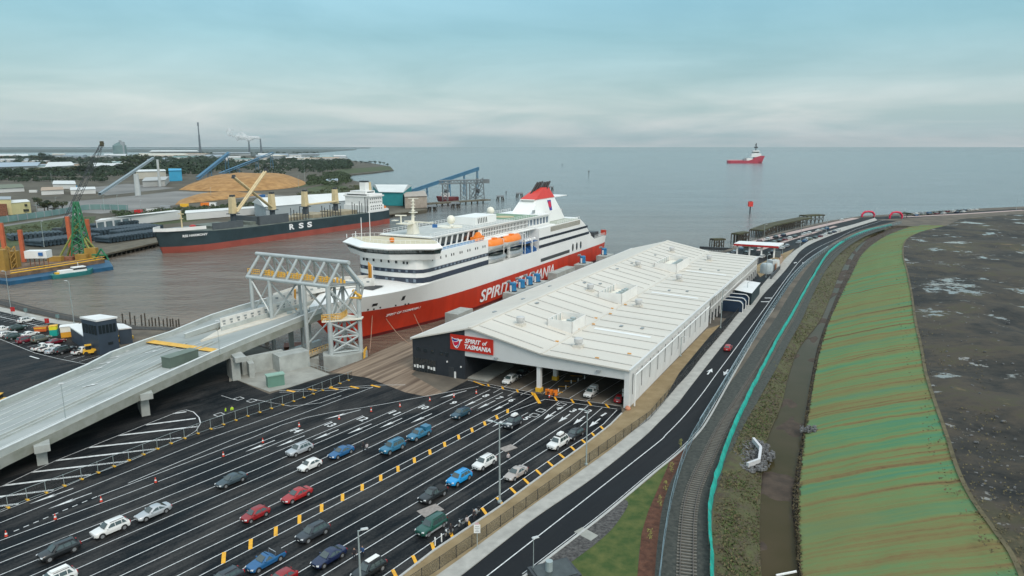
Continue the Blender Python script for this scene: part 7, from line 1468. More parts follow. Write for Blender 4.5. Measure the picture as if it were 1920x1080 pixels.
HIV = mat('hi_vis', (.50, .75, .03), .6, 0); BRN = mat('coat_dark', (.03, .025, .03), .8, 0); PNK = mat('top_pale', (.5, .45, .45), .8, 0); REDJ = mat('jacket_red', (.55, .02, .08), .7, 0); BLJ = mat('jacket_blue', (.03, .08, .2), .7, 0)
person(688.5, 848, PNK, 'person in a pale top walking beside the mid blue sedan', 40, 0); person(682, 846, BRN, 'person in dark clothes walking left of the person in a pale top', 60, 1); person(953, 867, PNK, 'person in a pale top and dark trousers standing near the tall lamp post', 200, 1)
person(665, 1050, BRN, 'person in dark coat standing just left of the near lamp post', 180, 1); person(680.5, 1046, BLJ, 'person in blue jacket standing behind the near lamp post', 150, 1)
person(349, 716, REDJ, 'person in red jacket and dark trousers walking under the ramp bridge', 120, 0)
person(424, 779, HIV, 'worker in lime hi-vis jacket by the temporary fence, left of the pair', 90, 1, group='workers by the temporary fence'); person(436, 777, HIV, 'worker in lime hi-vis jacket by the temporary fence, right of the pair', 200, 0, group='workers by the temporary fence')
person(14, 636, HIV, 'worker in lime hi-vis vest among the parked cars', 120, 1); person(1039, 744, ORG, 'worker in orange vest beside the orange barrier at the shed mouth', 60, 1); person(1028, 742, ORG, 'worker in orange vest left of the barrier at the shed mouth', 160, 0)
# motorcycles
def bike(px, py, ang, lab, tank):
    g = G(px, py, .05); t_ = thing('motorcycle', lab, 'motorcycle', g, R(ang), 'motorcycles by the kerb')
    for x in (-.72, .72):
        q = MB()
        for k in range(16): a, b = k * math.pi / 8, (k + 1) * math.pi / 8; q.tube((x + .28 * math.cos(a), 0, .33 + .28 * math.sin(a)), (x + .28 * math.cos(b), 0, .33 + .28 * math.sin(b)), .06, 5)
        w_ = q.build('wheel', TYRE, t_, True); MB().tube((x, -.04, .33), (x, .04, .33), .2, 10).build('rim', RIM, w_, True)
    MB().box((.15, 0, .88), (.55, .3, .25), 0, 0, .7).build('fuel_tank', tank, t_, True); MB().box((-.4, 0, .82), (.7, .28, .12), 0, 0, .85).build('seat', BLACK, t_, True); MB().box((0, 0, .5), (.5, .3, .4)).build('engine', GREY, t_, True)
    q = MB(); q.tube((.72, 0, .33), (.45, 0, 1.0), .05, 6); q.tube((.42, -.36, 1.08), (.42, .36, 1.08), .025, 5); q.tube((-.72, .1, .33), (-.1, .1, .5), .05, 5); q.tube((-.9, -.14, .4), (0, -.14, .35), .05, 6); q.build('forks_and_bars', GREY, t_, True)
    MB().box((.6, 0, .9), (.16, .2, .2)).build('headlight', HLT, t_, True); MB().box((-.75, 0, .85), (.3, .42, .28)).build('top_case', BLACK, t_, True)
bike(842, 1002, 235, 'dark motorcycle nearest the green four wheel drive, first of the three', DARK); bike(868, 985, 225, 'black motorcycle in the middle of the three by the kerb', PC['black']); bike(893, 966, 240, 'motorcycle with pale tank nearest the tall lamp post', PC['silver'])
person(846, 1003, BRN, 'rider in dark jacket leaning over the nearest motorcycle', 60, 1, group='riders by the motorcycles'); person(876, 988, PNK, 'rider in pale jacket beside the middle motorcycle', 30, 1, group='riders by the motorcycles'); person(889, 976, BRN, 'rider in dark jacket beside the farthest motorcycle', 200, 1, group='riders by the motorcycles')
# ================================================================ LAMPS, SIGNS, FENCES
def lamp(bx0, by0, ty, lab, z=0.05, arm=(2.0, 0), m=GALV, heads=1, zb=None, r=.12):
    h = GH(bx0, by0, ty, z); g = G(bx0, by0, z); t_ = thing('lamp_post', lab, 'lamp post', g, 0, 'lamp posts'); H_ = h - z
    q = MB(); q.tube((0, 0, 0), (0, 0, H_), r, 8, 0, r * .6); q.lathe([(r * 2, 0), (r * 2, .3), (r, .35)], (0, 0, 0), 8); q.build('pole', m, t_, True)
    for s in range(heads):
        ax, ay = (arm[0], arm[1]) if s == 0 else (-arm[0], -arm[1]); L = math.hypot(ax, ay); q = MB(); q.tube((0, 0, H_ - .1), (ax, ay, H_ + .12), r * .5, 6); q.build('arm', m, t_, True)
        MB().box((ax * 1.15, ay * 1.15, H_ + .12), (max(.9, L * .55), .42, .12), math.atan2(ay, ax), 0, .8).build('lamp_head', mat('lamp_head', (.5, .52, .52), .4, 0), t_, True)
    return t_
lamp(937, 942, 793, 'tallest lamp post with a wide white head standing at the kerb by the beige sedan', arm=(-1.2, .5), heads=2, r=.16); lamp(1099, 872, 770, 'grey lamp post rising from the chain fence near the white four wheel drive', arm=(-.9, .3), r=.13); lamp(677, 1110, 995, 'lamp post at the bottom edge beside the navy sedan', arm=(.6, .2), r=.14)
lamp(1000, 1078, 1010, 'thin short grey post between the road and the gravel bed', arm=(.2, .1), r=.06); lamp(22, 590, 509, 'slim lamp post at the far left by the water', arm=(-.9, .2)); lamp(139, 607, 527, 'slim lamp post by the water above the portable cabin', arm=(-.9, .2)); lamp(199, 660, 601, 'slim lamp post in front of the dark control building', arm=(.9, .1))
lamp(124, 792, 720, 'slim pole fixed to the near parapet of the ramp bridge', z=5.2, arm=(.05, .02), r=.08); lamp(412, 662, 602, 'thin pole on the near ramp parapet above the yellow strip', z=7.4, arm=(.05, .02), r=.06)
for x, y, t, lab in ((1351, 615, 545, 'lamp post beside the parked white canopy bins'), (1276, 668, 632, 'faint lamp post on the sandy verge beside the shed wall'), (1400, 562, 529, 'lamp post by the white roofed kiosk'), (1436, 520, 478, 'lamp post in front of the check-in canopy'), (1467, 476, 452, 'lamp post at the right end of the check-in canopy'), (1500, 463, 420, 'lamp post in the far queue lanes'), (1549, 438, 400, 'lamp post among the far queued cars'), (1640, 408, 392, 'dark post beside the left red arch'), (1693, 412, 392, 'thin teal post beside the right red arch'), (1432, 453, 421, 'lamp post at the water side of the far lanes'), (1905, 396, 374, 'distant post at the right picture edge')): lamp(x, y, t, lab, arm=(.9, .2))
for x, y, t in ((83, 463, 415), (97, 343, 325), (70, 402, 380), (106, 393, 370), (196, 395, 368), (222, 396, 366), (265, 400, 376), (396, 372, 352), (560, 352, 330), (572, 345, 304)): lamp(x, y, t, 'thin grey pole %s' % {83: 'behind the orange spud posts', 97: 'left of the blue and white shed', 70: 'beside the yellow annex', 106: 'right of the dark round trees', 196: 'left of the paved yard', 222: 'middle of the paved yard edge', 265: 'in the weedy yard', 396: 'left end of the low chip spread', 560: 'right of the chip pile', 572: 'tall one at the right end of the chip pile'}[x], arm=(.6, 0), r=.16)
# chain fence along the footpath
CF = mat('fence_black', (.02, .02, .022), .6, 0)
mesh_m = bpy.data.materials.new('chain_mesh'); mesh_m.use_nodes = True; t = mesh_m.node_tree; b = t.nodes['Principled BSDF']; b.inputs['Base Color'].default_value = (.03, .03, .03, 1)
g_ = N(t, 'ShaderNodeNewGeometry'); w1 = N(t, 'ShaderNodeTexNoise', i_Scale=14.0, i_Detail=1.0); t.links.new(g_.outputs['Position'], w1.inputs['Vector']); mr = N(t, 'ShaderNodeMapRange', i_1=.47, i_2=.53, i_3=0, i_4=.42); t.links.new(w1.outputs[0], mr.inputs[0]); t.links.new(mr.outputs[0], b.inputs['Alpha'])
def fence(name, lab, pix, h, step, mp, mm, th=.03, post=.05, z=.1, rails_=2, world=None, pn='panel', feet=None, lean=0):
    L = world or PX(pix, z); t_ = thing(name, lab, 'fence', L[len(L) // 2]); MB().wall(L, th, .08, h).build(pn, mm, t_)
    q = MB()
    for f_ in ([h] if rails_ == 1 else [h, .12]): q.path([(p[0], p[1], p[2] + f_) for p in L], post * .6, 4)
    q.build('rail', mp, t_)
    pts = along(L, step); pts = pts[:95]
    for p, a in pts: po = MB().tube(p, (p[0], p[1], p[2] + h + .08), post, 5).build('post', mp, t_); (MB().box((p[0], p[1], p[2] + .08), (.75, .3, .16), a + 1.57).build('foot', feet, t_) if feet else None)
    return t_
fence('chain_fence', 'black chain wire fence running between the sandy verge and the pale footpath', [(640, 1195), (757, 1112), (823, 1068), (917, 1003), (1015, 932), (1130, 849), (1217, 787), (1246, 753), (1270, 724), (1317, 668), (1362, 616), (1405, 560)], 1.7, 3.1, CF, mesh_m)
fence('temporary_fence', 'long row of temporary mesh fence panels on yellow feet beside the hatched island', [(-60, 984), (3, 957), (63, 933), (119, 912), (173, 891), (223, 871), (275, 850), (317, 833), (361, 816.5), (408, 800), (428, 793), (468.5, 779), (506, 767), (542, 755.5), (574, 744), (610, 730), (661, 710)], 1.9, 2.6, GALV, mesh_m, feet=YEL, post=.05)
tem = mat('fence_teal', (.04, .17, .20), .6, .1, .5)
FN_ = [(1225, 1180), (1238, 1080), (1245, 1020), (1262, 930), (1287, 850), (1320, 790), (1350, 740), (1400, 660), (1450, 580), (1490, 522), (1523, 489), (1562, 464), (1602, 446), (1652, 429), (1690, 420)]
SEC = mat('security_mesh', (.16, .24, .27), .6, .1, .5); tn = SEC.node_tree; g_ = N(tn, 'ShaderNodeNewGeometry'); w1 = N(tn, 'ShaderNodeTexNoise', i_Scale=12.0, i_Detail=1.0); tn.links.new(g_.outputs['Position'], w1.inputs['Vector']); mr = N(tn, 'ShaderNodeMapRange', i_1=.45, i_2=.55, i_3=.05, i_4=.5); tn.links.new(w1.outputs[0], mr.inputs[0]); tn.links.new(mr.outputs[0], tn.nodes['Principled BSDF'].inputs['Alpha'])
fence('rail_fence', 'blue-grey mesh fence running the whole length between the road and the rail line', None, 1.9, 5.2, mat('fence_bluegrey', (.20, .28, .32), .5, .1, .5), SEC, world=dens(PX(FN_, 0), 3), post=.06)
gr = thing('guard_rail', 'pale steel guard rail along the road edge beside the mesh fence', 'guard rail', G(1400, 650)); L = dens(PX([(1312, 792), (1343, 742), (1392, 660), (1442, 580), (1482, 522), (1515, 489), (1552, 464)], 0), 3); MB().wall(L, .12, .45, .8).build('beam', mat('rail_pale', (.45, .52, .55), .4, .05, .5, metal=.3), gr)
for p, a in along(L, 4)[:90]: MB().box((p[0], p[1], .35), (.15, .15, .7), a).build('post', GALV, gr)
SILT = mat('silt_teal', (.012, .33, .27), .6, .25, .7)
sf_ = thing('silt_fence', 'teal shade cloth fence following the outside of the rail curve', 'fence', G(1400, 760)); SL = LA[4:]; q = MB(); Lw = [(p[0] - .2 + .25 * mnoise.noise(Vector((p[0] * .3, p[1] * .3, 0))), p[1], 0) for p in SL]; q.v += [(p[0] + .15, p[1], 0) for p in Lw] + [(p[0] + .0 + .2 * mnoise.noise(Vector((p[1] * .6, 0, 0))), p[1], .7) for p in Lw] + [(p[0] - .42, p[1], 1.3 + .15 * mnoise.noise(Vector((p[1], 1, 0)))) for p in Lw]; q.f += [(r_ * len(Lw) + i, r_ * len(Lw) + i + 1, (r_ + 1) * len(Lw) + i + 1, (r_ + 1) * len(Lw) + i) for r_ in (0, 1) for i in range(len(Lw) - 1)]; q.m += [0] * (2 * (len(Lw) - 1)); q.build('cloth', SILT, sf_)
for p, a in along(Lw, 3.4)[:95]: MB().tube((p[0] - .4, p[1], 0), (p[0] - .42, p[1], 1.45 + .2 * random.random()), .04, 4).build('stake', mat('stake', (.3, .26, .2), .8, 0), sf_)
# ================================================================ RAILWAY
RC = PX([(1288, 1180), (1287, 1080), (1288, 1020), (1292, 960), (1303, 915), (1322, 872), (1342, 830), (1364, 790), (1389, 751), (1408, 720), (1430, 686), (1455, 642), (1480, 602), (1499, 565), (1518, 530), (1540, 497), (1572, 466), (1610, 443), (1655, 427)], 0)
RCL = dens(RC, 4)
BAL = mat('ballast', (.032, .037, .033), .95, 0, 1.6, col2=(.068, .072, .062), bump=.6, detail=5)
q = MB(); n_ = len(RCL); o1, o2, o3, o4 = q.offs(RCL, 4.2), q.offs(RCL, 1.6), q.offs(RCL, -1.6), q.offs(RCL, -3.2)
for Lx, z in ((o1, .02), (o2, .22), (o3, .22), (o4, .02)): q.v += [(p[0], p[1], z) for p in Lx]
for k in range(3):
    for i in range(n_ - 1): q.f.append((k * n_ + i, k * n_ + i + 1, (k + 1) * n_ + i + 1, (k + 1) * n_ + i)); q.m.append(0)
q.build('ballast_bed', BAL, kind='structure')
rt = thing('railway_track', 'single curved railway track on grey ballast beside the road', 'railway track', RCL[20])
STL = mat('rail_steel', (.16, .13, .11), .4, .1, .5, metal=.5)
for s in (-.8, .8): MB().wall([(p[0], p[1], 0) for p in MB().offs(RCL, s)], .09, .36, .52).build('rail', STL, rt)
SLP = mat('sleeper_pale', (.15, .14, .12), .85, .15, 1); seg = along(RCL, .72); slm = MB().box((0, 0, 0), (.26, 2.5, .14)).mesh('sleeper', SLP)
rx, ry = rt.location[0], rt.location[1]
seg = [s for s in seg if s[0][1] > 58]
for p, a in seg[:100]: part('sleeper', slm, rt, (p[0] - rx, p[1] - ry, .29), rz=a + 0.0)
q = MB()
for p, a in seg[100:330]: q.box((p[0], p[1], .29), (.26, 2.5, .14), a)
tag(q.build('sleepers', SLP, rt), kind='stuff')
# ================================================================ SMALL THINGS
CONEM = mat('cone_orange', (.65, .06, .03), .6, 0)
cm1 = MB().lathe([(.17, .04), (.10, .35), (.04, .72)], (0, 0, 0), 10).mesh('cone', CONEM, 40); cm2 = MB().box((0, 0, .02), (.42, .42, .05)).mesh('cone_base', BLACK); cm3 = MB().lathe([(.125, .28), (.095, .45)], (0, 0, 0), 10).mesh('cone_band', WHITE)
for i, (x, y) in enumerate(((12, 1006), (104, 974), (190, 941), (292, 905), (419, 856), (493, 830), (561, 800), (636, 786), (696, 772), (750, 763), (806, 752), (851, 745), (893, 738), (1030, 745))):
    t_ = thing('traffic_cone', '%s orange traffic cone with white band counting from the left edge' % (ORD[i]), 'traffic cone', G(x, y, .04), 0, 'traffic cones on the lane edge'); part('cone', cm1, t_); part('base', cm2, t_); part('band', cm3, t_)
    t_.scale = (1.25, 1.25, 1.25)
for i, (x, y) in enumerate(((1047, 735), (1061, 729), (1071, 719), (1096, 711), (1084, 715))):
    t_ = thing('lane_bollard', 'small white lane bollard inside the shed, %s from the front' % ('first', 'second', 'third', 'fifth', 'fourth')[i], 'bollard', G(x, y, .05), 0, 'white bollards inside the shed'); MB().tube((0, 0, 0), (0, 0, .8), .1, 8).build('post', WHITE, t_, True); MB().tube((0, 0, 0), (0, 0, .06), .2, 8).build('base', BLACK, t_, True)
g = G(895, 1030, .16); ts = thing('footpath_sign', 'white rectangular sign on a grey pole on the footpath by the chain fence', 'sign', g); MB().tube((0, 0, 0), (0, 0, 3.6), .05, 6).build('pole', GALV, ts, True); bd = MB().box((0, -.08, 3.0), (.85, .05, 1.2)).build('board', WHITE, ts, True)
q = MB()
for z, w_ in ((3.35, .5), (3.1, .6), (2.85, .4), (2.65, .55)): q.box((0, -.12, z), (w_, .01, .06))
q.build('lines', GREY, bd, True); MB().box((0, -.08, 3.75), (.5, .05, .25)).build('top_plate', mat('pale_pink', (.6, .4, .42), .6, 0), ts, True)
for x, y in ((816, 1023), (828, 1016)):
    t_ = thing('white_bollard', 'short white bollard on the kerb by the motorcycles, %s one' % ('left' if x < 820 else 'right'), 'bollard', G(x, y, .14), 0, 'white bollards by the motorcycles'); MB().tube((0, 0, 0), (0, 0, 1.2), .09, 8).build('post', WHITE, t_, True); MB().box((0, 0, 1.0), (.12, .4, .12)).build('arm', WHITE, t_, True)
cn = thing('speed_sign', 'pair of round white speed signs on a post at the shed corner column', 'sign', G(1169, 758, 0)); MB().tube((0, 0, 0), (0, 0, 3.2), .05, 6).build('post', GREY, cn, True)
for z in (2.1, 3.0): MB().box((0, -.06, z), (.75, .05, .75)).build('plate', mat('plate_grey', (.45, .45, .42), .6, .05, 2), cn, True)
tt_ = thing('orange_tape_bundle', 'bundle of orange and white barrier tape at the foot of the shed corner column', 'barrier tape', G(1177, 768, 0)); MB().lathe([(.5, 0), (.6, .3), (.4, .7), (.1, .8)], (0, 0, 0), 9).build('bundle', mat('tape_orange', (.6, .25, .15), .8, .3, 6), tt_, True); MB().tube((.2, -.3, 0), (.2, -.3, 1.3), .06, 5).build('stake', WHITE, tt_, True)
# bins, kiosk and tanks along the service road
for i, (x, y) in enumerate(((1372, 583), (1378, 577), (1384, 570))):
    g = G(x, y, 0); t_ = thing('storage_tank', 'dark blue rounded storage tank with white frame, %s of the three beside the shed' % ('nearest', 'middle', 'farthest')[i], 'tank', g, R(SA), 'dark tanks beside the shed'); q = MB(); pf = [(-3.4, 0), (-3.4, 2.6), (-2.9, 3.3), (-2.2, 3.6), (2.2, 3.6), (2.9, 3.3), (3.4, 2.6), (3.4, 0)]
    q.add([(-1.1, y_, z) for y_, z in pf] + [(1.1, y_, z) for y_, z in pf], [tuple(range(8)), tuple(range(15, 7, -1))] + [(k, 8 + k, 8 + (k + 1) % 8, (k + 1) % 8) for k in range(8)]); q.build('tank_body', mat('tank_blue', (.02, .04, .075), .4, .1, .5), t_, True)
    q = MB(); q.path([(-1.15, y_ * 1.03, z * 1.03) for y_, z in pf], .14, 5); q.build('frame', WHITE, t_, True)
shed('white_roof_kiosk', 'dark walled kiosk with a flat white overhanging roof beside the long shed', [(1376, 566), (1408, 573), (1424, 552), (1396, 547)], 4.2, mat('kiosk_dark', (.03, .05, .055), .6, .1, .5), mat('roof_white', None), .15, cat='kiosk')
ck = thing('check_in_canopy', 'long white check-in canopy with red fascia on white columns beyond the shed', 'canopy', G(1420, 478))
cv = PX([(1376, 458, 5.5), (1460, 463, 5.5), (1470, 457, 5.5), (1386, 453, 5.5)]); q = MB(); q.prism([(p[0], p[1]) for p in cv], 5.3, 5.9); q.build('roof', mat('roof_white', None), ck); MB().wall([(cv[0][0], cv[0][1], 0), (cv[1][0], cv[1][1], 0)], .25, 4.9, 5.75).build('red_fascia', RED, ck)
for t in (.05, .33, .6, .88): p = lerp(cv[0], cv[1], t); MB().box((p[0] + 1, p[1] + 1, 2.6), (.7, .7, 5.2)).build('column', WHITE, ck); MB().box((p[0] + 3.2, p[1] + 2.5, 1.4), (2.0, 3.0, 2.6), R(SA)).build('check_in_booth', mat('booth_grey', (.12, .14, .15), .5, .1, .5), ck)
q = MB()
# tank truck and timber bin
g = G(1437, 512); tk = thing('water_tank', 'pale grey-blue round water tank beside the far end of the shed', 'tank', g); MB().lathe([(2.6, 0), (2.6, 3.2), (2.0, 4.1), (.2, 4.5)], (0, 0, 0), 16).build('tank', mat('tank_pale', (.38, .44, .46), .5, .1, .3), tk, True, smooth=40); MB().lathe([(.5, 4.4), (.5, 4.8)], (0, 0, 0), 8).build('lid', GREY, tk, True)
g = G(1449, 506); tk = thing('water_tank', 'white square water tank next to the timber screen at the far end of the shed', 'tank', g, .4); MB().box((0, 0, 2.2), (4, 3.6, 4.4), 0, 0, .92).build('tank', mat('tank_white', (.58, .6, .6), .5, .1, .3), tk, True); MB().box((0, 0, 4.5), (1, 1, .3)).build('lid', GREY, tk, True)
o = MB().wall(PX([(1453, 512), (1459, 500), (1466, 492)]), .3, 0, 3.4); ob = thing('timber_screen', 'tan timber screen with brown posts beside the tanks', 'screen', G(1459, 500)); o.build('boards', mat('tan_board', (.40, .30, .22), .85, .15, .6), ob)
for x, y in ((1453, 512), (1456, 506), (1460, 499), (1465, 493)): g = G(x, y); MB().box((g[0], g[1], 1.9), (.35, .35, 3.8)).build('post', RUST, ob)
o = MB().wall(PX([(1445, 524), (1452, 516), (1462, 505)]), .4, 0, 1.7).build('dark_barrier', DARK); tag(o, 'black low barrier beside the footpath in front of the timber screen', 'barrier')
# inflatable arches
IA = mat('arch_pink_red', (.62, .02, .07), .45, 0)
for x0, x1, y, yt, lab in ((1616, 1639, 407, 396, 'left red inflatable arch over the far entrance lanes'), (1668, 1691, 410, 397, 'right red inflatable arch over the far entrance lanes')):
    a, b = G(x0, y), G(x1, y); h = GH((x0 + x1) / 2, y, yt); t_ = thing('inflatable_arch', lab, 'inflatable arch', ((a[0] + b[0]) / 2, a[1], 0), 0, 'red inflatable arches'); w_ = (b[0] - a[0]) / 2; prv = [(-w_, 0, 0), (-w_, 0, h * .45), (-w_ * .62, 0, h * .86), (0, 0, h * .95), (w_ * .62, 0, h * .86), (w_, 0, h * .45), (w_, 0, 0)]
    for p, r_ in zip(prv[:-1], prv[1:]): MB().tube(p, r_, .75, 10).build('arch_segment', IA, t_, True, smooth=50)
    for s in (-1, 1): MB().box((s * w_, 0, .1), (2, 2, .2)).build('base_mat', BLACK, t_, True)
# old timber jetties by the far shore
def oldjetty(pix, depth, h, lab, step=3.0, green=True):
    L = PX([(p[0], p[1], -2.5) for p in pix]); t_ = thing('old_timber_jetty', lab, 'jetty', L[0], 0, 'old timber jetties'); top = [(p[0], p[1], h) for p in L]
    MB().wall(MB().offs(top, depth / 2), depth, -.9, 0).build('deck', mat('mossy_deck', (.075, .08, .035), .95, 0, .3, col2=(.05, .042, .03)), t_)
    pts = along(L, step)[:20]
    for p, a in pts:
        for o_ in (0, depth * .5, depth): MB().tube((p[0] - math.sin(a) * o_, p[1] + math.cos(a) * o_, -3.5), (p[0] - math.sin(a) * o_, p[1] + math.cos(a) * o_, h - .3), .32, 6).build('pile', WOODD, t_)
    q = MB()
    for (p, a), (r_, a2) in zip(pts[:-1], pts[1:]): q.tube((p[0], p[1], -1.5), (r_[0], r_[1], h - 1), .18, 4); q.tube((r_[0], r_[1], -1.5), (p[0], p[1], h - 1), .18, 4)
    q.build('bracing', WOODD, t_)
oldjetty([(1338, 468), (1360, 467)], 4, 3.2, 'nearest small square ruined timber jetty block behind the shed end'); oldjetty([(1384, 458), (1405, 454)], 4.5, 3.6, 'second small ruined timber jetty block left of the long one'); oldjetty([(1430, 447), (1455, 436), (1495, 427), (1522, 421)], 8, 2.6, 'long ruined timber jetty with mossy green top', 4.5); oldjetty([(1512, 419), (1546, 417)], 7, 3.2, 'farthest broken open timber jetty frame', 4)
o = MB().wall([G(1312, 467, -1.2), G(1342, 469, -1.2), G(1372, 470, -1.2)], 1.2, 0, 1.5).build('floating_boom', DARK); tag(o, 'dark floating boom beam just beyond the far shed gable', 'floating boom')
# headwall pipe and rubble
hw_ = MB(); PL_ = PX([(1412, 828, -.2), (1426, 845, -.5), (1423, 868, -.6), (1401, 876, -.4)]); hw_.wall(PL_, .45, 0, .8); tag(hw_.build('headwall', mat('headwall_white', (.55, .55, .56), .7, .06, 1)), 'white angular concrete headwall standing in grey rubble beside the ditch', 'headwall')
rb_ = random.Random(3); q = MB(); RUB = mat('rubble', (.12, .12, .12), .9, .5, 1.5)
for k in range(700):
    x, y = rb_.uniform(1376, 1452), rb_.uniform(826, 886)
    if ((x - 1413) / 38) ** 2 + ((y - 856) / 30) ** 2 > 1: continue
    g = G(x, y, -.3 - .01 * (x - 1376)); s = rb_.uniform(.2, .55); q.box((g[0], g[1], g[2] + s * .3), (s, s * rb_.uniform(.6, 1.2), s * .8), rb_.uniform(0, 3), 0, rb_.uniform(.5, .85))
for k in range(60):
    x, y = rb_.uniform(1500, 1532), rb_.uniform(801, 812); g = G(x, y, -.5); s = rb_.uniform(.2, .5); q.box((g[0], g[1], g[2] + .2), (s, s, s), rb_.uniform(0, 3), 0, .7)
q.build('rubble', RUB, kind='stuff')
g = G(1473, 1079, -1.3); o = MB().tube((g[0] - 1.2, g[1], g[2]), (g[0] + 1.5, g[1] + .4, g[2] + .3), .16, 6).build('white_pipe', WHITE); tag(o, 'short white pipe end at the bottom of the ditch', 'pipe')
# saplings in the mulch bed
for i, (x, y) in enumerate(((1275, 845), (1258, 890), (1236, 955), (1217, 1018), (1247, 925))):
    g = G(x, y, .05); t_ = thing('sapling', 'thin young sapling in the bark mulch strip, %s from the top' % ('first', 'second', 'fourth', 'fifth', 'third')[i], 'sapling', g, 0, 'saplings in the mulch bed'); MB().tube((0, 0, 0), (.05, 0, 1.9), .025, 5).build('trunk', WOODD, t_, True); q = MB()
    for k in range(46): a = rb_.uniform(0, 6.28); z = rb_.uniform(.5, 2.1); r_ = rb_.uniform(.05, .35); c = (r_ * math.cos(a), r_ * math.sin(a), z); q.add([(c[0], c[1], c[2]), (c[0] + .12, c[1] + .03, c[2] + .06), (c[0] + .03, c[1] + .1, c[2] + .14)], [(0, 1, 2)])
    q.build('crown', mat('sapling_leaf', (.20, .20, .05), .8, .3, 3), t_, True, recalc=False)
# drain roof thing at the bottom
g = G(1039, 1084, 0); t_ = thing('roof_cowl', 'dark framed pump cover with a grey pipe at the bottom edge beside the lawn', 'pump cover', g, .4); MB().box((0, 0, .5), (5.5, 4, 1.0)).build('frame', DARK, t_, True); MB().box((0, 0, 1.05), (4.8, 3.4, .12)).build('cover', mat('dark_glassy', (.05, .06, .06), .3, .2, 1), t_, True); MB().tube((-.6, .2, 1), (-.6, .2, 2.4), .45, 12).build('pipe', GALV, t_, True)
# ================================================================ TREES
LEAF = [mat('leaf_dark', (.018, .035, .014), .9, .45, .3), mat('leaf_mid', (.035, .055, .02), .9, .4, .3), mat('leaf_olive', (.06, .07, .03), .9, .35, .3)]
def crown_mesh(seed, n_=420, flat=1.0):
    r_ = random.Random(seed); q = MB(); cl = [(r_.gauss(0, .45), r_.gauss(0, .45), r_.uniform(-.3, .75) * flat, r_.uniform(.25, .5)) for _ in range(9)]
    for k in range(n_):
        c = cl[k % 9]; v = Vector((r_.gauss(0, 1), r_.gauss(0, 1), r_.gauss(0, 1))).normalized() * c[3] * r_.uniform(.75, 1.08); p = Vector((c[0] + v.x, c[1] + v.y, c[2] + v.z * .8)); s = r_.uniform(.07, .15)
        n1 = (v + Vector((r_.uniform(-.3, .3),) * 3)).normalized(); u = n1.orthogonal().normalized(); w_ = n1.cross(u); a = r_.uniform(0, 3.14); u, w_ = u * math.cos(a) + w_ * math.sin(a), w_ * math.cos(a) - u * math.sin(a)
        q.add([p + u * s, p + w_ * s * .7, p - u * s * .9, p - w_ * s * .8], [(0, 1, 2, 3)])
    return q
CRS = [[crown_mesh(s).mesh('crown_leaves', LEAF[m_], recalc=False) for m_ in range(3)] for s in (1, 2, 3, 4)]
TRK = MB().tube((0, 0, 0), (0, 0, 1), .09, 6, 0, .04).tube((0, 0, .55), (.35, .1, 1.1), .04, 5, 0, .02).tube((0, 0, .6), (-.3, -.1, 1.1), .04, 5, 0, .02).mesh('trunk', WOODD)
def tree(g, h, w_, k, lab, group='trees of the far port'):
    t_ = thing('tree', lab, 'tree', g, (k * 1.3) % 6, group); tr = part('trunk', TRK, t_); tr.scale = (h * .6, h * .6, h * .62); c = part('crown', CRS[k % 4][(k // 4) % 3], t_, (0, 0, h * .58)); c.scale = (w_, w_, h * .42)
rt_ = random.Random(11); k = 0
spots = [((110, 398), 9), ((118, 397), 9), ((90, 396), 9), ((84, 397), 8), ((102, 395), 8), ((70, 384), 7), ((75, 386), 7), ((60, 330), 14), ((72, 330), 15), ((85, 329), 15), ((95, 330), 16), ((105, 329), 16), ((6, 336), 16), ((16, 336), 15), ((-6, 336), 17), ((28, 336), 12), ((38, 336), 11), ((140, 328), 17), ((150, 328), 18), ((160, 328), 19), ((172, 328), 17), ((183, 327), 14), ((133, 326), 14), ((75, 306), 28), ((85, 306), 34), ((95, 306), 26), ((62, 304), 22), ((110, 308), 22), ((243, 322), 30), ((250, 318), 34), ((256, 316), 36), ((262, 316), 30), ((236, 324), 22), ((228, 324), 18), ((720, 310), 10), ((712, 309), 10), ((704, 308.5), 11), ((694, 308), 10), ((727, 312), 8), ((676, 307.5), 10), ((668, 307), 10), ((686, 308), 9), ((655, 306), 10)]
names = ['dark rounded', 'bushy dark green', 'broad olive', 'ragged dark', 'dense low', 'tall loose']
CNT = {}
for (p, h) in sorted(spots):
    g = G(*p); side_ = 'left' if p[0] < 200 else ('centre' if p[0] < 400 else 'headland'); w_ = h * rt_.uniform(.5, .75)
    CNT[side_] = CNT.get(side_, -1) + 1; tree(g, h, w_, k, '%s tree, %s' % (names[k % 6], {'left': '%s from the left among the trees left of the silo', 'centre': '%s from the left in the clump below the silo', 'headland': '%s from the left on the grassy headland tip'}[side_] % ORD[CNT[side_]]), {'left': 'trees left of the silo', 'centre': 'trees below the silo', 'headland': 'trees on the headland'}[side_]); k += 1
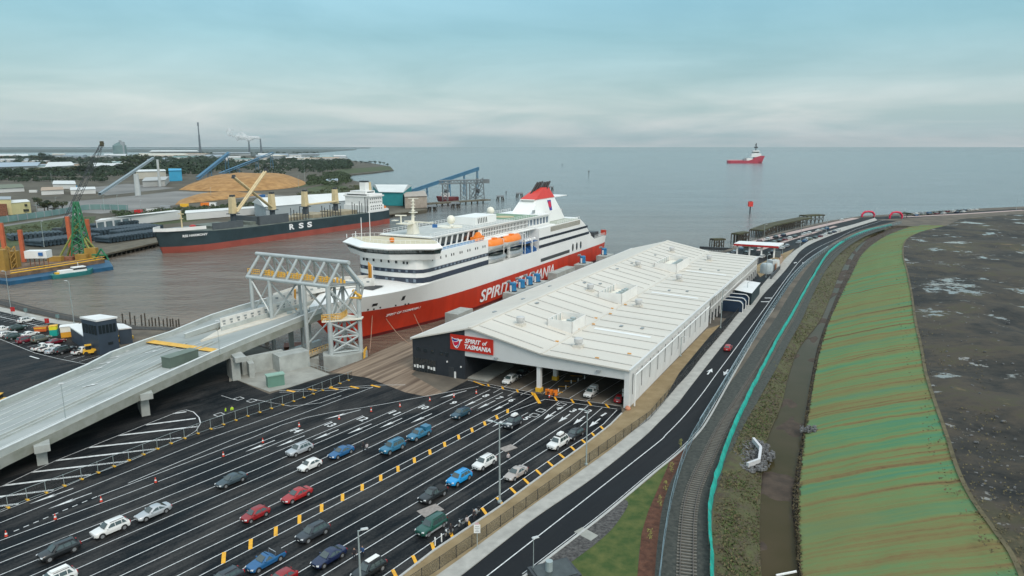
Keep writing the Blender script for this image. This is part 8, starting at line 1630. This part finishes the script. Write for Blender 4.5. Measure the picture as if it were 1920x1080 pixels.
# belts of woodland: nobody could count them
def wood(name, lab, rows_, n_, h0, h1, seed, mi=0):
    r_ = random.Random(seed); q = MB(); L0, L1 = PX(rows_[0]), PX(rows_[1])
    def at(L, t): 
        t *= len(L) - 1; i = min(len(L) - 2, int(t)); return lerp(L[i], L[i + 1], t - i)
    for k_ in range(n_):
        t = r_.random(); c = lerp(at(L0, t), at(L1, t), r_.random()); h = r_.uniform(h0, h1); w__ = h * r_.uniform(.5, .9)
        for j in range(46):
            v = Vector((r_.gauss(0, 1), r_.gauss(0, 1), r_.gauss(0, 1))).normalized(); v.z = abs(v.z) * .95 - .1; p = Vector((c[0] + v.x * w__, c[1] + v.y * w__, h * .35 + v.z * h * .62)); s = h * r_.uniform(.10, .2); u = v.orthogonal().normalized(); w2 = v.cross(u); q.add([p + u * s, p + w2 * s * .8, p - u * s, p - w2 * s * .7], [(0, 1, 2, 3)])
    tag(q.build(name, [LEAF[mi]], recalc=False), lab, None, None, 'stuff')
wood('woodland', 'dark belt of trees across the middle of the far port', ([(262, 330), (330, 332), (420, 326)], [(262, 299), (340, 298), (420, 296)]), 330, 10, 20, 1)
wood('woodland', 'belt of trees behind the chip pile towards the headland', ([(420, 328), (520, 330), (600, 326), (655, 318)], [(430, 298), (520, 297), (600, 298), (660, 304)]), 520, 8, 15, 2)
wood('woodland', 'mid green shrubs along the shore right of the chip pile', ([(575, 350), (620, 352), (660, 344)], [(580, 332), (620, 328), (648, 326)]), 170, 4, 9, 3, 1)
wood('woodland', 'tree belt at the left below the bay', ([(-40, 308), (60, 310), (140, 312), (230, 316)], [(-40, 297), (60, 297), (150, 299), (230, 300)]), 220, 8, 18, 4)
wood('woodland', 'scattered trees around the left sheds', ([(-20, 340), (60, 334), (130, 334), (200, 336)], [(-20, 324), (60, 322), (130, 320), (200, 318)]), 200, 7, 13, 5)
wood('scrub', 'weedy shrubs on the bank above the open white shed', ([(235, 420), (290, 414), (350, 406), (470, 396)], [(200, 400), (300, 396), (400, 388), (500, 380)]), 330, 1.5, 4, 6, 1)
wood('woodland', 'hazy tree belt on the bay shore behind the left sheds', ([(-40, 300), (200, 300), (340, 300)], [(-40, 293.6), (200, 293.6), (340, 294)]), 160, 6, 13, 12)
wood('woodland', 'trees round the paved yard behind the grey conveyor', ([(200, 334), (260, 330), (330, 334)], [(190, 318), (270, 316), (350, 320)]), 120, 8, 16, 13)
wood('scrub', 'low weedy growth along the bank left of the pipe stacks', ([(-20, 455), (60, 440), (170, 425)], [(-20, 432), (60, 424), (170, 408)]), 150, .8, 2.2, 14, 2)
wood('woodland', 'trees along the back of the dark field at the left', ([(-20, 345), (100, 342), (200, 342)], [(-20, 338), (100, 337), (200, 338)]), 60, 5, 9, 15)
wood('scrub', 'shrubs on the bank above the wharf stores', ([(560, 376), (620, 372), (680, 362)], [(560, 366), (620, 356), (670, 350)]), 70, 2, 5, 7, 2)
wood('woodland', 'thin line of trees on the far refinery point', ([(350, 290), (470, 290), (600, 288)], [(350, 287), (470, 287), (600, 286)]), 120, 10, 16, 8)
g = G(1700, 408); tree(g, 4.5, 4, 9, 'round green bush beside the right red arch', None)
# grass tufts on the verge, the ditch edge and the plateau rim
for nm, lab_, A_, B_, n_t, t0, t1, m_ in (('grass_tufts', 'g', LA, LB, 5200, .05, .98, mat('tuft_straw', (.12, .10, .05), .95, .4, 1.5)), ('grass_tufts', 'g', LA, LB, 4200, .2, .98, mat('tuft_green', (.06, .085, .025), .95, .4, 1.5)), ('grass_tufts', 'g', LC, LD, 1500, .2, 1.2, mat('tuft_brown', (.075, .06, .03), .95, .4, 1.5)), ('grass_tufts', 'g', LE, PF, 1300, -.01, .03, mat('tuft_straw', None))):
    q = MB()
    for k in range(n_t):
        i = min(len(A_) - 7, int(2 + (len(A_) - 9) * rb_.random() ** 1.25)); u = rb_.random(); t = rb_.uniform(t0, t1); p = lerp(lerp(A_[i], B_[i], t), lerp(A_[i + 1], B_[i + 1], t), u); z = p[2] + (.5 * math.sin(max(0, t) * 3.14) - .1 if A_ is LA else .02)
        for j in range(3): a = rb_.uniform(0, 6.28); s = rb_.uniform(.12, .3); q.add([(p[0], p[1], z), (p[0] + math.cos(a) * s, p[1] + math.sin(a) * s, z + s * .9), (p[0] + math.cos(a + 1) * s, p[1] + math.sin(a + 1) * s, z + s * .7)], [(0, 1, 2)])
    q.build(nm, m_, kind='stuff', recalc=False)
# small industrial buildings scattered through the far port
rb_ = random.Random(21); cl_ = [PW, PR, PG, mat('blue_roof', None), mat('tan_wall', None), mat('cream_wall', None), mat('pale_teal', None)]; cn_ = ['white', 'pale', 'grey', 'pale blue', 'tan', 'cream', 'pale teal']; sp_ = []
for k in range(46):
    x = rb_.uniform(-10, 640); y = rb_.uniform(294, 322) if x < 330 else rb_.uniform(293, 304); sp_.append((x, y))
for k, (x, y) in enumerate(sorted(sp_)):
    g = G(x, y); s = g[1] / 1500; i = rb_.randrange(7); L, W_, h = rb_.uniform(22, 50) * s, rb_.uniform(14, 26) * s, rb_.uniform(5, 9) * max(.8, s * .8); t_ = thing('far_shed', '%s small %s shed of the far port, counting from the left picture edge' % (('%dth' % (k + 1)) if k > 2 else ORD[k], cn_[i]), 'shed', g, rb_.uniform(-.3, .5), 'small sheds of the far port')
    MB().box((0, 0, h / 2), (L, W_, h)).build('wall', cl_[(i * 3 + 1) % 7] if i % 2 else PW, t_, True); MB().add([(-L * .52, -W_ * .52, h), (L * .52, -W_ * .52, h), (L * .52, 0, h * 1.3), (-L * .52, 0, h * 1.3), (-L * .52, W_ * .52, h), (L * .52, W_ * .52, h)], [(0, 1, 2, 3), (3, 2, 5, 4), (0, 3, 4), (1, 5, 2)]).build('roof', cl_[i], t_, True)
# rubble and spoil on the soil plateau
q = MB()
for k in range(900):
    i = rb_.randrange(20, len(LE) - 8); a, b = LE[i], PF[i]; t = rb_.random() ** 1.6 * .5; p = lerp(a, b, t + .01); s = rb_.uniform(.12, .42); q.box((p[0] + rb_.uniform(-1, 1), p[1] + rb_.uniform(-2, 2), p[2] + 1.3 * mnoise.noise(Vector((p[0] * .045, p[1] * .045, 1.7))) + .1), (s * rb_.uniform(.8, 2.2), s, s * .6), rb_.uniform(0, 3), 0, .7)
q.build('plateau_rubble', RUB, kind='stuff')
# haze
hz = bpy.data.materials.new('haze'); hz.use_nodes = True; t = hz.node_tree; t.nodes.clear(); o_ = N(t, 'ShaderNodeOutputMaterial'); v_ = N(t, 'ShaderNodeVolumePrincipled', i_Density=HAZE_D if 'HAZE_D' in globals() else .00004, i_Anisotropy=.75); v_.inputs['Color'].default_value = (.97, .99, 1, 1); t.links.new(v_.outputs[0], o_.inputs['Volume'])
q = MB(); q.bx(-14000, 14000, -400, 14000, -11, 216); q.build('haze', hz, kind='stuff')
